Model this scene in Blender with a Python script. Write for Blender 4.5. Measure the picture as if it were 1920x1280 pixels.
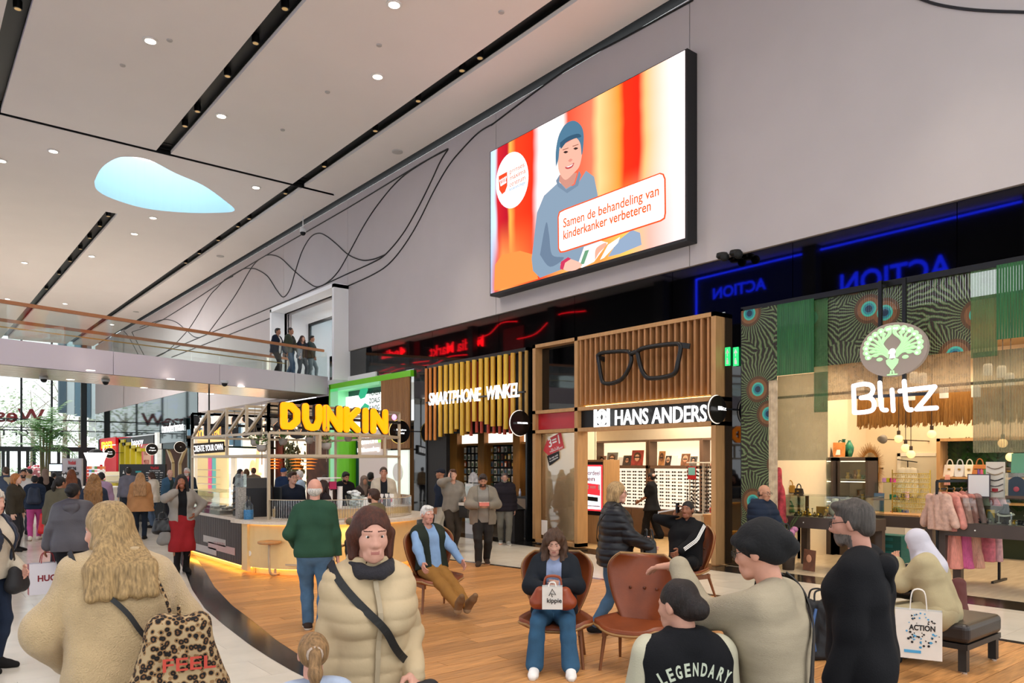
import bpy, bmesh, math, random
import numpy as np
from mathutils import Vector, Matrix
random.seed(7)
for _o in list(bpy.data.objects): bpy.data.objects.remove(_o)
SC = bpy.context.scene
COL = SC.collection
F=1411.0; CX=960.0; HY=868.0; H=1.9; YAW=math.radians(39.2)
S,C=math.sin(YAW),math.cos(YAW)
cam=bpy.data.cameras.new('camera'); camo=bpy.data.objects.new('camera',cam); COL.objects.link(camo)
camo.location=(0,0,H); camo.rotation_euler=(math.pi/2,0,-YAW)
cam.sensor_width=36; cam.lens=F/1920*36; cam.shift_y=(HY-640)/1920; cam.clip_end=300
SC.camera=camo
SC.view_settings.view_transform='Standard'; SC.view_settings.look='None'
SC.view_settings.gamma=1; SC.view_settings.use_curve_mapping=False
SC.view_settings.exposure=0.3
cy=SC.cycles; cy.max_bounces=7; cy.diffuse_bounces=3; cy.glossy_bounces=3; cy.transmission_bounces=4; cy.transparent_max_bounces=14; cy.caustics_reflective=False; cy.caustics_refractive=False; cy.use_adaptive_sampling=True; cy.adaptive_threshold=.1; cy.adaptive_min_samples=16; cy.sample_clamp_indirect=6
wd=bpy.data.worlds.new('world'); SC.world=wd; wd.use_nodes=True
_b=wd.node_tree.nodes['Background']; _b.inputs[0].default_value=(0.93,0.97,1.0,1); _b.inputs[1].default_value=1.5
def area(name,loc,size,power,col=(1,1,1),rot=(0,0,0),sy=None):
	l=bpy.data.lights.new(name,'AREA'); l.energy=power; l.color=col; l.size=size
	if sy: l.shape='RECTANGLE'; l.size_y=sy
	o=bpy.data.objects.new(name,l); o.location=loc; o.rotation_euler=rot; COL.objects.link(o); return o
def spot(name,loc,power,col=(1,.85,.65),ang=70,blend=.6,rad=.06,rot=(0,0,0)):
	l=bpy.data.lights.new(name,'SPOT'); l.energy=power; l.color=col; l.spot_size=math.radians(ang); l.spot_blend=blend; l.shadow_soft_size=rad
	o=bpy.data.objects.new(name,l); o.location=loc; o.rotation_euler=rot; COL.objects.link(o); return o
area('hall_fill_light',(3.0,4.0,10.9),4.0,360,(1,.96,.92),sy=5.0)  # four added fill lights for the hall
area('hall_fill_light',(3.0,-6.0,10.9),4.0,300,(1,.96,.92),sy=5.0)
area('hall_fill_light',(5.0,17.0,10.9),3.0,220,(1,.95,.9),sy=3.0)
area('hall_fill_light',(5.0,42.0,10.9),4.0,1500,(1,1,1),sy=6.0)
area('shop_lamp',(14.6,11.0,3.55),3.2,190,(1,.86,.66),sy=3.6)
area('shop_lamp',(14.9,5.2,3.95),3.6,230,(1,.80,.55),sy=5.0)
area('shop_lamp',(13.6,16.2,3.0),2.6,110,(1,.80,.55),sy=1.5)
area('shop_lamp',(13.8,22.3,3.2),3.0,70,(1,.95,.9),sy=3.0)
def ray(px,py): a=px-CX; return (F*S+a*C, F*C-a*S, HY-py)
def onx(px,py,X): r=ray(px,py); t=X/r[0]; return (X,r[1]*t,H+r[2]*t)
def ony(px,py,Y): r=ray(px,py); t=Y/r[1]; return (r[0]*t,Y,H+r[2]*t)
def onz(px,py,z=0): r=ray(px,py); t=(z-H)/r[2]; return (r[0]*t,r[1]*t,z)
def atd(px,py,d): r=ray(px,py); t=d/F; return (r[0]*t,r[1]*t,H+r[2]*t)
def hexc(h):
	h=h.lstrip('#'); r=[]
	for i in (0,2,4):
		c=int(h[i:i+2],16)/255; r.append(c/12.92 if c<=.04045 else ((c+.055)/1.055)**2.4)
	return (*r,1)
MATS={}
def M(name,col='#888888',rough=.6,metal=0,spec=.5,emit=None,es=0,var=0,vscale=8,bump=0,bscale=60,trans=0,alpha=1,ior=1.45,stretch=None,coat=0,sheen=0):
	if name in MATS: return MATS[name]
	m=bpy.data.materials.new(name); m.use_nodes=True; nt=m.node_tree; p=nt.nodes['Principled BSDF']
	c=hexc(col) if isinstance(col,str) else col
	p.inputs['Base Color'].default_value=c; p.inputs['Roughness'].default_value=rough; p.inputs['Metallic'].default_value=metal
	p.inputs['Specular IOR Level'].default_value=spec; p.inputs['IOR'].default_value=ior
	if coat: p.inputs['Coat Weight'].default_value=coat; p.inputs['Coat Roughness'].default_value=.08
	if sheen: p.inputs['Sheen Weight'].default_value=sheen
	if trans: p.inputs['Transmission Weight'].default_value=trans
	if alpha<1: p.inputs['Alpha'].default_value=alpha
	if emit: p.inputs['Emission Color'].default_value=hexc(emit) if isinstance(emit,str) else emit; p.inputs['Emission Strength'].default_value=es
	if var or bump:
		tc=nt.nodes.new('ShaderNodeTexCoord'); mp=nt.nodes.new('ShaderNodeMapping'); nt.links.new(tc.outputs['Object'],mp.inputs[0])
		if stretch: mp.inputs['Scale'].default_value=stretch
	if var:
		n=nt.nodes.new('ShaderNodeTexNoise'); n.inputs['Scale'].default_value=vscale; n.inputs['Detail'].default_value=4; nt.links.new(mp.outputs[0],n.inputs['Vector'])
		r=nt.nodes.new('ShaderNodeValToRGB'); e=r.color_ramp.elements; e[0].position=.3; e[1].position=.7
		e[0].color=[max(0,v*(1-var)) for v in c[:3]]+[1]; e[1].color=[min(1,v*(1+var)) for v in c[:3]]+[1]
		nt.links.new(n.outputs['Fac'],r.inputs[0]); nt.links.new(r.outputs[0],p.inputs['Base Color'])
	if bump:
		n2=nt.nodes.new('ShaderNodeTexNoise'); n2.inputs['Scale'].default_value=bscale; n2.inputs['Detail'].default_value=3; nt.links.new(mp.outputs[0],n2.inputs['Vector'])
		bp=nt.nodes.new('ShaderNodeBump'); bp.inputs['Strength'].default_value=bump; bp.inputs['Distance'].default_value=.01
		nt.links.new(n2.outputs['Fac'],bp.inputs['Height']); nt.links.new(bp.outputs[0],p.inputs['Normal'])
	MATS[name]=m; return m
def rnd_tint(m,amt=.12):
	"""per-object tint so that planks and tiles differ from piece to piece"""
	nt=m.node_tree; p=nt.nodes['Principled BSDF']; s=p.inputs['Base Color']
	oi=nt.nodes.new('ShaderNodeObjectInfo'); hs=nt.nodes.new('ShaderNodeHueSaturation')
	mr=nt.nodes.new('ShaderNodeMapRange'); mr.inputs[3].default_value=1-amt; mr.inputs[4].default_value=1+amt
	nt.links.new(oi.outputs['Random'],mr.inputs[0]); nt.links.new(mr.outputs[0],hs.inputs['Value'])
	if s.links: nt.links.new(s.links[0].from_socket,hs.inputs['Color'])
	else: hs.inputs['Color'].default_value=s.default_value
	nt.links.new(hs.outputs[0],s); return m
def tag(o,label=None,cat=None,group=None,kind=None):
	if label: o['label']=label
	if cat: o['category']=cat
	if group: o['group']=group
	if kind: o['kind']=kind
	return o
def empty(name,loc=(0,0,0),rz=0,label=None,cat=None,group=None,parent=None):
	o=bpy.data.objects.new(name,None); o.location=loc; o.rotation_euler=(0,0,rz); o.empty_display_size=.1; COL.objects.link(o)
	if parent: o.parent=parent
	return tag(o,label,cat,group)
def link(name,me,mat,parent=None,loc=None,rz=None,smooth=False):
	if mat is not None and not me.materials:
		for mm in (mat if isinstance(mat,(list,tuple)) else [mat]): me.materials.append(mm)
	if smooth: me.shade_smooth()
	o=bpy.data.objects.new(name,me); COL.objects.link(o)
	if loc is not None: o.location=loc
	if rz is not None: o.rotation_euler=(0,0,rz)
	if parent: o.parent=parent
	return o
class MB:
	def __init__(s): s.v=[]; s.f=[]; s.mi=[]; s.cur=0
	def add(s,v,f):
		b=len(s.v); s.v+=[tuple(p) for p in v]; s.f+=[tuple(b+i for i in q) for q in f]; s.mi+=[s.cur]*len(f); return s
	def m(s,i): s.cur=i; return s
	def box(s,x0,x1,y0,y1,z0,z1):
		if x0>x1:x0,x1=x1,x0
		if y0>y1:y0,y1=y1,y0
		if z0>z1:z0,z1=z1,z0
		return s.add([(x0,y0,z0),(x1,y0,z0),(x1,y1,z0),(x0,y1,z0),(x0,y0,z1),(x1,y0,z1),(x1,y1,z1),(x0,y1,z1)],
			[(0,3,2,1),(4,5,6,7),(0,1,5,4),(1,2,6,5),(2,3,7,6),(3,0,4,7)])
	def prism(s,pts,vec):
		"""polygon (3d points) extruded by vec"""
		n=len(pts); v=[Vector(p) for p in pts]; w=[p+Vector(vec) for p in v]
		return s.add(v+w,[tuple(range(n-1,-1,-1)),tuple(range(n,2*n))]+[(i,(i+1)%n,n+(i+1)%n,n+i) for i in range(n)])
	def poly(s,pts): return s.add(pts,[tuple(range(len(pts)))])
	def bar(s,a,b,w,h=None,up=(0,0,1)):
		a,b=Vector(a),Vector(b); d=(b-a).normalized(); u=Vector(up)
		if abs(d.dot(u))>.98: u=Vector((1,0,0))
		x=d.cross(u).normalized()*(w/2); y=x.cross(d).normalized()*((h or w)/2)
		return s.add([a-x-y,a+x-y,a+x+y,a-x+y,b-x-y,b+x-y,b+x+y,b-x+y],[(0,1,2,3),(7,6,5,4),(0,4,5,1),(1,5,6,2),(2,6,7,3),(3,7,4,0)])
	def tube(s,path,r,seg=8,closed=False,caps=True):
		P=[Vector(p) for p in path]; n=len(P); R=r if isinstance(r,(list,tuple)) else [r]*n; rings=[]; pu=None; V=[]
		for i,p in enumerate(P):
			if closed: d=P[(i+1)%n]-P[i-1]
			else: d=(P[min(i+1,n-1)]-P[max(i-1,0)])
			if d.length<1e-9: d=Vector((0,0,1))
			d.normalize()
			if pu is None: pu=d.orthogonal().normalized()
			u=(pu-d*pu.dot(d)); u=u.normalized() if u.length>1e-6 else d.orthogonal().normalized(); pu=u; w=d.cross(u)
			for k in range(seg): a=2*math.pi*k/seg; V.append(p+(u*math.cos(a)+w*math.sin(a))*R[i])
		Fc=[]
		for i in range(n if closed else n-1):
			j=(i+1)%n
			for k in range(seg): k2=(k+1)%seg; Fc.append((i*seg+k,i*seg+k2,j*seg+k2,j*seg+k))
		if caps and not closed: Fc.append(tuple(range(seg-1,-1,-1))); Fc.append(tuple((n-1)*seg+k for k in range(seg)))
		return s.add(V,Fc)
	def ribbon(s,path,norms,w,th=.004):
		"""flat strap along a path"""
		P=[Vector(p) for p in path]; V=[]; n=len(P)
		for i,p in enumerate(P):
			d=(P[min(i+1,n-1)]-P[max(i-1,0)]).normalized(); nn=Vector(norms[i]).normalized(); x=d.cross(nn).normalized()*w/2; q=nn*th
			V+=[p-x,p+x,p+x+q,p-x+q]
		Fc=[]
		for i in range(n-1):
			for k in range(4): k2=(k+1)%4; Fc.append((i*4+k,i*4+k2,i*4+4+k2,i*4+4+k))
		Fc+=[(3,2,1,0),tuple((n-1)*4+k for k in range(4))]
		return s.add(V,Fc)
	def lathe(s,prof,c=(0,0,0),seg=20,axis='z'):
		V=[];Fc=[]
		for (r,z) in prof:
			for k in range(seg):
				a=2*math.pi*k/seg; x,y=r*math.cos(a),r*math.sin(a)
				q=(x,y,z) if axis=='z' else ((z,x,y) if axis=='x' else (x,z,y))
				V.append((c[0]+q[0],c[1]+q[1],c[2]+q[2]))
		for i in range(len(prof)-1):
			for k in range(seg): k2=(k+1)%seg; Fc.append((i*seg+k,i*seg+k2,i*seg+seg+k2,i*seg+seg+k))
		Fc.append(tuple(range(seg-1,-1,-1))); Fc.append(tuple((len(prof)-1)*seg+k for k in range(seg)))
		return s.add(V,Fc)
	def ball(s,c,r,seg=12,rings=8):
		rr=r if isinstance(r,(tuple,list)) else (r,r,r); V=[];Fc=[]
		for i in range(rings+1):
			t=math.pi*i/rings
			for k in range(seg): a=2*math.pi*k/seg; V.append((c[0]+rr[0]*math.sin(t)*math.cos(a),c[1]+rr[1]*math.sin(t)*math.sin(a),c[2]+rr[2]*math.cos(t)))
		for i in range(rings):
			for k in range(seg): k2=(k+1)%seg; Fc.append((i*seg+k,i*seg+seg+k,i*seg+seg+k2,i*seg+k2))
		return s.add(V,Fc)
	def mesh(s,name='mesh'):
		me=bpy.data.meshes.new(name); me.from_pydata(s.v,[],s.f)
		if any(s.mi): me.polygons.foreach_set('material_index',s.mi)
		me.update(); return me
	def build(s,name,mat,parent=None,smooth=False,loc=None,rz=None):
		return link(name,s.mesh(name),mat,parent,loc,rz,smooth)
def boxo(name,mat,b,parent=None): return MB().box(*b).build(name,mat,parent)
def bev(o,w=.01,n=2):
	md=o.modifiers.new('bevel','BEVEL'); md.width=w; md.segments=n; md.limit_method='ANGLE'; return o
def wallrot(): return Matrix(((0,0,-1),(-1,0,0),(0,1,0)))      # text on a wall facing -X
def facerot(nx,ny):
	"""text plane whose outward normal is (nx,ny,0)"""
	n=Vector((nx,ny,0)).normalized(); y=Vector((0,0,1)); x=y.cross(n)
	return Matrix((x,y,n)).transposed()
def text(name,body,mat,loc,size,rot=None,parent=None,extr=.01,off=0,shear=0,ax='LEFT',sx=1,bevel=0,spacing=1):
	cu=bpy.data.curves.new(name,'FONT'); cu.body=body; cu.size=size; cu.extrude=extr; cu.offset=off; cu.shear=shear; cu.align_x=ax; cu.align_y='BOTTOM_BASELINE'
	cu.bevel_depth=bevel; cu.space_character=spacing; cu.resolution_u=3
	cu.materials.append(mat); o=bpy.data.objects.new(name,cu); COL.objects.link(o)
	r=(rot or wallrot()).to_4x4()
	o.matrix_world=Matrix.Translation(loc)@r@Matrix.Diagonal((sx,1,1,1))
	if parent:
		mw=o.matrix_world.copy(); bpy_parent(o,parent,mw)
	return o
def bpy_parent(o,parent,mw):
	o.parent=parent
	pm=Matrix.Translation(parent.location)@parent.rotation_euler.to_matrix().to_4x4() if not parent.parent else parent.parent.matrix_local@parent.matrix_local
	o.matrix_parent_inverse=pm.inverted(); o.matrix_basis=mw
def textfit(name,body,mat,p0,p1,height,parent=None,**k):
	"""text on a plane from point p0 (baseline start) to p1 (baseline end), scaled to fit that length"""
	p0,p1=Vector(p0),Vector(p1); d=p1-p0; L=d.length; x=d.normalized(); y=Vector((0,0,1)); y=(y-x*y.dot(x)).normalized(); n=x.cross(y)
	cu=bpy.data.curves.new(name,'FONT'); cu.body=body; cu.size=height/.7; cu.extrude=k.get('extr',.005); cu.offset=k.get('off',0); cu.shear=k.get('shear',0); cu.resolution_u=3
	cu.space_character=k.get('spacing',1); cu.materials.append(mat)
	o=bpy.data.objects.new(name,cu); COL.objects.link(o)
	if parent: o.parent=parent
	TEXTS.append((o,parent,p0,x,y,n,L,k.get('mirror'))); return o
TEXTS=[]
def fit_texts():
	bpy.context.view_layer.update()
	for o,parent,p0,x,y,n,L,mir in TEXTS:
		w=max(o.dimensions.x/max(o.matrix_world.to_scale().x,1e-6),.001)
		mw=Matrix.Translation(p0)@Matrix((x,y,n)).transposed().to_4x4()@Matrix.Diagonal((L/w,1,1,1))
		if parent: bpy_parent(o,parent,mw)
		else: o.matrix_world=mw
	dg_=bpy.context.evaluated_depsgraph_get(); old=[]
	for o,parent,*_ in TEXTS:
		me=bpy.data.meshes.new_from_object(o.evaluated_get(dg_)); me.name='lettering'; n_=bpy.data.objects.new('lettering_mesh',me); COL.objects.link(n_)
		n_.parent=o.parent; n_.matrix_parent_inverse=o.matrix_parent_inverse.copy(); n_.matrix_basis=o.matrix_basis.copy(); old.append((o,n_))
	for o,n_ in old: bpy.data.objects.remove(o)
	for o,n_ in old: n_.name='lettering'
def copytree(o,parent=None):
	c=o.copy(); COL.objects.link(c); c.parent=parent
	if parent is not None: c.matrix_parent_inverse=o.matrix_parent_inverse.copy()
	for ch in list(o.children): copytree(ch,c)
	return c
ORD='first second third fourth fifth sixth seventh eighth ninth tenth eleventh twelfth thirteenth fourteenth fifteenth sixteenth'.split()
def ordn(i): return ORD[i] if i<16 else '%dth'%(i+1)
def lerp(a,b,t): return a+(b-a)*t
def interp(x,xs,ys):
	return float(np.interp(x,xs,ys))
def pxpoly(pts,X): return [onx(a,b,X) for a,b in pts]
def spline(pts,n=8):
	"""Catmull-Rom through points"""
	P=[Vector(p) for p in pts]; out=[]
	for i in range(len(P)-1):
		p0=P[max(i-1,0)];p1=P[i];p2=P[i+1];p3=P[min(i+2,len(P)-1)]
		for k in range(n):
			t=k/n; out.append(.5*((2*p1)+(p2-p0)*t+(2*p0-5*p1+4*p2-p3)*t*t+(3*p1-p0-3*p2+p3)*t**3))
	out.append(P[-1]); return out
# ================================================================= STRUCTURE
WX=11.9; CZ=11.0
white=M('white_paint','#b9b2b2',.75,var=.02,vscale=1.5)
ceilm=M('ceiling_paint','#f2ebe7',.8,var=.015,vscale=.6)
black=M('black_metal','#121314',.4,spec=.4)
blackmatt=M('black_matt','#0c0d0e',.7)
darkglass=M('dark_glass','#030304',.03,spec=.75,ior=1.5)
stone=rnd_tint(M('pale_stone','#d9d0c0',.16,spec=.5,var=.06,vscale=2.5,bump=.01,bscale=20),.04)
stone2=M('pale_stone_far','#d9d0c0',.18,spec=.5,var=.06,vscale=2.5)
granite=rnd_tint(M('black_granite','#1d1c1c',.14,spec=.55,var=.5,vscale=14),.15)
woodf=M('oak_plank','#b98450',.36,spec=.35,var=.28,vscale=3.0,stretch=(1.2,14,6),bump=.02,bscale=30)
rnd_tint(woodf,.22)
grout=M('grout','#6b655c',.8)
glass=M('clear_glass','#ffffff',.0,trans=1,ior=1.12,spec=.3)
def thinglass(name,tint,gl=.06,rough=.0,tcol=(1,1,1,1)):
	m=bpy.data.materials.new(name); m.use_nodes=True; nt=m.node_tree; nt.nodes.clear()
	out=nt.nodes.new('ShaderNodeOutputMaterial'); mix=nt.nodes.new('ShaderNodeMixShader'); tr=nt.nodes.new('ShaderNodeBsdfTransparent'); g=nt.nodes.new('ShaderNodeBsdfGlossy')
	tr.inputs[0].default_value=tint; g.inputs['Roughness'].default_value=rough; fr=nt.nodes.new('ShaderNodeLayerWeight'); fr.inputs[0].default_value=.25
	mt=nt.nodes.new('ShaderNodeMath'); mt.operation='MULTIPLY_ADD'; mt.inputs[1].default_value=.5; mt.inputs[2].default_value=gl
	nt.links.new(fr.outputs['Fresnel'],mt.inputs[0]); nt.links.new(mt.outputs[0],mix.inputs[0]); nt.links.new(tr.outputs[0],mix.inputs[1]); nt.links.new(g.outputs[0],mix.inputs[2]); nt.links.new(mix.outputs[0],out.inputs[0])
	MATS[name]=m; return m
pane=thinglass('pane_glass',(.96,.98,.97,1),.03)
railglass=thinglass('rail_glass',(.93,.97,.96,1),.04)
shopglass=thinglass('shop_window_glass',(.72,.72,.70,1),.08)
fluted=thinglass('fluted_glass',(.975,.98,.985,1),.02,.05)
caseglass=thinglass('case_glass',(.9,.95,.93,1),.05)
floor=boxo('floor',M('floor_base','#8c857a',.6,var=.05),(-14,20,-6,66,-.3,-.012)); tag(floor,'pale stone floor of the mall hall',None,kind='structure')
LY=[-3,0,3,5,6.6,7.2,7.85,8.97,10.14,11.8,13.65,16,20,24]; LO=[4.2,3.5,3.0,2.83,2.79,2.81,2.85,2.96,3.1,3.42,3.85,4.35,5.3,6.6]
LI=[4.5,3.8,3.3,3.12,3.06,3.08,3.14,3.3,3.45,3.75,4.18,4.7,5.6,6.9]
RY=[-3,3,6,8,10.3,11.9,13.35,16,20,24]; RX=[9.0,9.12,9.05,8.9,8.66,8.41,8.0,7.5,7.1,6.9]
fL=lambda y:interp(y,LY,LI); fO=lambda y:interp(y,LY,LO); fR=lambda y:interp(y,RY,RX)
def inview(x,y,z=0,m=60):
	f=x*S+y*C
	if f<.8: return False
	px=CX+F*(x*C-y*S)/f; py=HY-F*(z-H)/f
	return -m<px<1920+m and -m<py<1280+m
tiles=[]; TX,TY=1.2,.6
j=0; y=-.6
while y<34:
	x=-7-(j%2)*.6
	while x<11.2:
		x1=min(x+TX,11.2)
		cx_,cy_=(x+x1)/2,y+TY/2
		hidden = fL(cy_)+.9<cx_<fR(cy_)-.9 and cy_<22
		if not hidden and any(inview(a,b) for a in (x,x1) for b in (y,y+TY)): tiles.append((cx_*S+cy_*C,x,x1,y))
		x+=TX
	y+=TY; j+=1
tiles.sort()
tmesh={}
rest=MB()
for n,(d,x,x1,y) in enumerate(tiles):
	if n<300:
		w=round(x1-x,3)
		if w not in tmesh: tmesh[w]=MB().box(-w/2+.0015,w/2-.0015,-TY/2+.0015,TY/2-.0015,-.012,0).mesh('tile'); tmesh[w].materials.append(stone)
		o=bpy.data.objects.new('tile',tmesh[w]); COL.objects.link(o); o.location=((x+x1)/2,y+TY/2,0); o.parent=floor
	else: rest.box(x+.0015,x1-.0015,y+.0015,y+TY-.0015,-.012,0)
rest.box(-14,20,34,66,-.012,-.001); rest.box(-14,-7,-6,34,-.012,-.001)
tag(rest.build('tiles_far',stone2,floor),kind='stuff')
ys=[-3+i*1.2 for i in range(58)]
for i,y in enumerate(ys):
	if i<34: MB().box(11.22,11.9,y+.002,y+1.198,-.011,.001).build('granite_slab',granite,floor)
gb=MB()
for y in ys[34:]: gb.box(11.22,11.9,y,y+1.2,-.011,.001)
gb.build('granite_strip',granite,floor)
yy=[-2+i*.75 for i in range(34)]
for y in yy:
	y1=y+.748; n=4; a=[(fO(lerp(y,y1,k/n)),lerp(y,y1,k/n),.004) for k in range(n+1)]; b=[(fL(lerp(y,y1,k/n)),lerp(y,y1,k/n),.004) for k in range(n+1)]
	m_=MB(); m_.prism(b+a[::-1],(0,0,-.015)); m_.build('band_slab',granite,floor)
for y in yy:
	y1=y+.75; m_=MB(); m_.prism([(fR(y),y,.004),(fR(y)+.13,y,.004),(fR(y1)+.13,y1,.004),(fR(y1),y1,.004)],(0,0,-.015)); m_.build('edge_slab',granite,floor)
planks=[]; PW=.185
row=0; y=-1.2
while y<18.5:
	l,r=fL(y),fR(y); x=l-random.uniform(0,1.6)
	while x<r:
		x1=x+random.uniform(1.3,2.1)
		a0,a1=max(x,fL(y)),min(x1,fR(y)); b0,b1=max(x,fL(y+PW)),min(x1,fR(y+PW))
		if a1-a0>.05 or b1-b0>.05:
			if a1<a0: a1=a0
			if b1<b0: b1=b0
			if inview((a0+a1)/2,y,0,200): planks.append(((a0+a1)/2*S+y*C,a0,a1,b0,b1,y))
		x=x1
	y+=PW; row+=1
planks.sort(); rest=MB()
for n,(d,a0,a1,b0,b1,y) in enumerate(planks):
	q=[(a0+.002,y+.003,.006),(a1-.003,y+.003,.006),(b1-.003,y+PW-.003,.006),(b0+.003,y+PW-.003,.006)]
	if n<300:
		c=Vector(((a0+a1)/2,y,0)); m_=MB(); m_.prism([Vector(p)-c for p in q],(0,0,-.014)); o=m_.build('plank',woodf,floor,loc=c)
	else: rest.prism(q,(0,0,-.014))
if rest.v: tag(rest.build('planks_far',woodf,floor),kind='stuff')
MB().prism([(fL(y),y,-.004) for y in yy[:28]]+[(fR(y),y,-.004) for y in yy[:28][::-1]],(0,0,-.006)).build('oak_underlay',M('plank_gap','#3a2512',.8),floor)
ceil=empty('ceiling'); tag(ceil,'white ceiling with black light channels',kind='structure')
XS=[-6.5,-2.3,1.86,6.02,10.16]; hw=.2; CY=23.6
edges=[-14]+XS+[11.75]
cp=[]
for i in range(len(edges)-1):
	x0=edges[i]+(hw if i else 0); x1=edges[i+1]-(hw if i<len(edges)-2 else 0)
	cp.append((x0,x1,-6,CY-.07));
	if i not in (3,4): cp.append((x0,x1,CY+.07,66))
cp+= [(XS[2]+hw,XS[3]-hw,30.4,66),(XS[3]+hw,XS[4]-hw,30.4,66)]
for b in cp: boxo('ceiling_panel',ceilm,(b[0],b[1],b[2],b[3],CZ,CZ+.12),ceil)
for a,b in ((-14,10.3),(10.1,12.2)): boxo('roof_slab',blackmatt,(a,b,-6,CY-.1,CZ+.26,CZ+.3),ceil)
for a,b in ((-14,1.6),(10.3,12.2)): boxo('roof_slab',blackmatt,(a,b,CY-.1,66,CZ+.26,CZ+.3),ceil)
boxo('roof_slab',blackmatt,(1.6,10.3,30.4,66,CZ+.26,CZ+.3),ceil)
hole=[(4.91,27.37),(4.86,26.0),(5.02,24.97),(5.29,24.55),(5.85,24.4),(6.76,25.0),(7.73,25.5),(8.74,26.48),(9.4,27.36),(8.88,28.08),(7.96,28.76),(6.8,29.12),(5.7,28.76),(5.13,28.17)]
hs=[ (p.x,p.y) for p in spline([(*p,0) for p in hole+[hole[0]]],4)][:-1]
bm=bmesh.new(); ov=[bm.verts.new((x,y,CZ)) for x,y in [(XS[2]+hw,CY+.07),(XS[4]-hw,CY+.07),(XS[4]-hw,30.4),(XS[2]+hw,30.4)]]; hv=[bm.verts.new((x,y,CZ)) for x,y in hs]
ed=[bm.edges.new((ov[i],ov[(i+1)%4])) for i in range(4)]+[bm.edges.new((hv[i],hv[(i+1)%len(hv)])) for i in range(len(hv))]
bmesh.ops.triangle_fill(bm,use_beauty=True,edges=ed)
me=bpy.data.meshes.new('ceiling_panel'); bm.to_mesh(me); bm.free(); link('ceiling_panel',me,ceilm,ceil)
sh=MB(); n=len(hs); sh.add([(x,y,CZ) for x,y in hs]+[(x,y,CZ+1.7) for x,y in hs],[(i,(i+1)%n,n+(i+1)%n,n+i) for i in range(n)])
sh.build('skylight_shaft',M('shaft_paint','#a9cbdc',.7),ceil)
tp=MB(); tp.poly([(x,y,CZ+1.7) for x,y in hs]); tp.build('skylight_pane',M('sky_pane','#ffffff',.3,emit='#f4fbff',es=3.0),ceil)
ch=MB()
for x in XS:
	for a,b in ([(-6,CY),(30.4,66)] if x==XS[3] else [(-6,66)]): ch.box(x-.4,x+.4,a,b,CZ+.2,CZ+.25); ch.box(x-hw-.02,x-hw,a,b,CZ+.1,CZ+.22); ch.box(x+hw,x+hw+.02,a,b,CZ+.1,CZ+.22)
ch.box(-14,11.7,CY-.3,CY+.3,CZ+.18,CZ+.2); ch.box(-14,11.5,CY+.07,CY+.09,CZ,CZ+.2); ch.box(-14,11.5,CY-.09,CY-.07,CZ+.1,CZ+.2); ch.build('light_channel',black,ceil)
boxo('channel_cap',ceilm,(11.48,11.75,CY-.07,CY+.07,CZ,CZ+.1),ceil)
MB().box(WX-.3,WX+.3,-6,58,CZ+.13,CZ+.2).build('wall_gap',blackmatt,ceil)
wall=empty('wall_right'); tag(wall,'white panelled upper wall of the hall',kind='structure')
seams=sorted([-6]+[onx(p,300,WX)[1] for p in (1293,930,652,532,304)]+[56.5])
PZ0,PZ1=5.72,7.83; PY0,PY1=23.55,28.9
for i in range(len(seams)-1):
	a,b=seams[i]+.008,seams[i+1]-.008
	for (ya,yb,za,zb) in ([(a,b,PZ0,CZ-.1)] if b<PY0+.3 or a>PY1 else [(a,min(b,PY0),PZ0,PZ1),(max(a,PY1),b,PZ0,PZ1),(a,b,PZ1,CZ-.1)]):
		if yb-ya>.05: boxo('wall_panel',white,(WX,WX+.18,ya,yb,za,zb),wall)
boxo('wall_base',white,(WX+.14,WX+.3,-6,PY0,PZ0-.02,CZ),wall); boxo('wall_base',white,(WX+.14,WX+.3,PY1,40,4.4,CZ),wall); boxo('wall_base',white,(WX+.14,WX+.3,40,57,5.6,CZ),wall); boxo('wall_base',white,(WX+.14,WX+.3,PY0,PY1,PZ1,CZ),wall)
boxo('wall_panel',white,(WX,WX+.18,PY1,40,4.5,PZ0),wall)
trimm=M('black_trim','#17171a',.5)
def wl(pts,k=6):
	P=spline([onx(a,b,WX-.01) for a,b in pts],k); m_=MB(); m_.tube(P,.022,5); m_.build('trim_line',trimm,wall)
q=lambda L:[(420+a/3.5556,200+b/3.5556) for a,b in L]
wl([(1300,0),(1180,66),(1060,132),(930,228)]+q([(1795,113),(1700,170),(1600,270),(1500,390),(1400,560),(1290,780),(1190,940),(1090,1055),(980,1125),(820,1197),(700,1245)]))
wl(q([(1495,282),(1440,370),(1380,500),(1290,680),(1190,850),(1075,985),(980,1043),(820,1115),(690,1175),(450,1280)]) )
wl(q([(1495,282),(1340,365),(1180,475),(1050,620),(940,780),(828,985),(760,1100),(690,1170),(620,1200),(560,1170),(470,1095),(380,1010),(320,988),(280,990)]))
wl([(840,279),(790,306),(652,390),(532,459),(420,526),(304,600),(248,622)],2)
wl(q([(1075,985),(1000,1015),(920,1022),(828,985),(750,915),(680,860),(630,843),(575,872),(520,965),(475,1100),(440,1215),(395,1268),(350,1220),(290,1130),(220,1085),(180,1078),(120,1085),(0,1155)]))
q2=lambda L:[(120+a/4.3636,540+b/4.3636) for a,b in L]
wl(q([(230,1020),(180,1078),(60,1280)])+q2([(1190,355),(1020,330)])[:1]+q2([(1020,540),(900,620)])[:0])
wl(q([(60,1130),(0,1160)])+q2([(1250,0),(1180,80),(1020,335),(850,510),(760,560)]))
wl(q2([(1920,65),(1780,122),(1190,370),(800,535),(700,590)]),3)
wl(q2([(1690,245),(1340,385),(880,565)]),3)
wl(q2([(1110,405),(1060,395),(1000,345),(920,280),(840,257),(760,270),(620,320)]))
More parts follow.
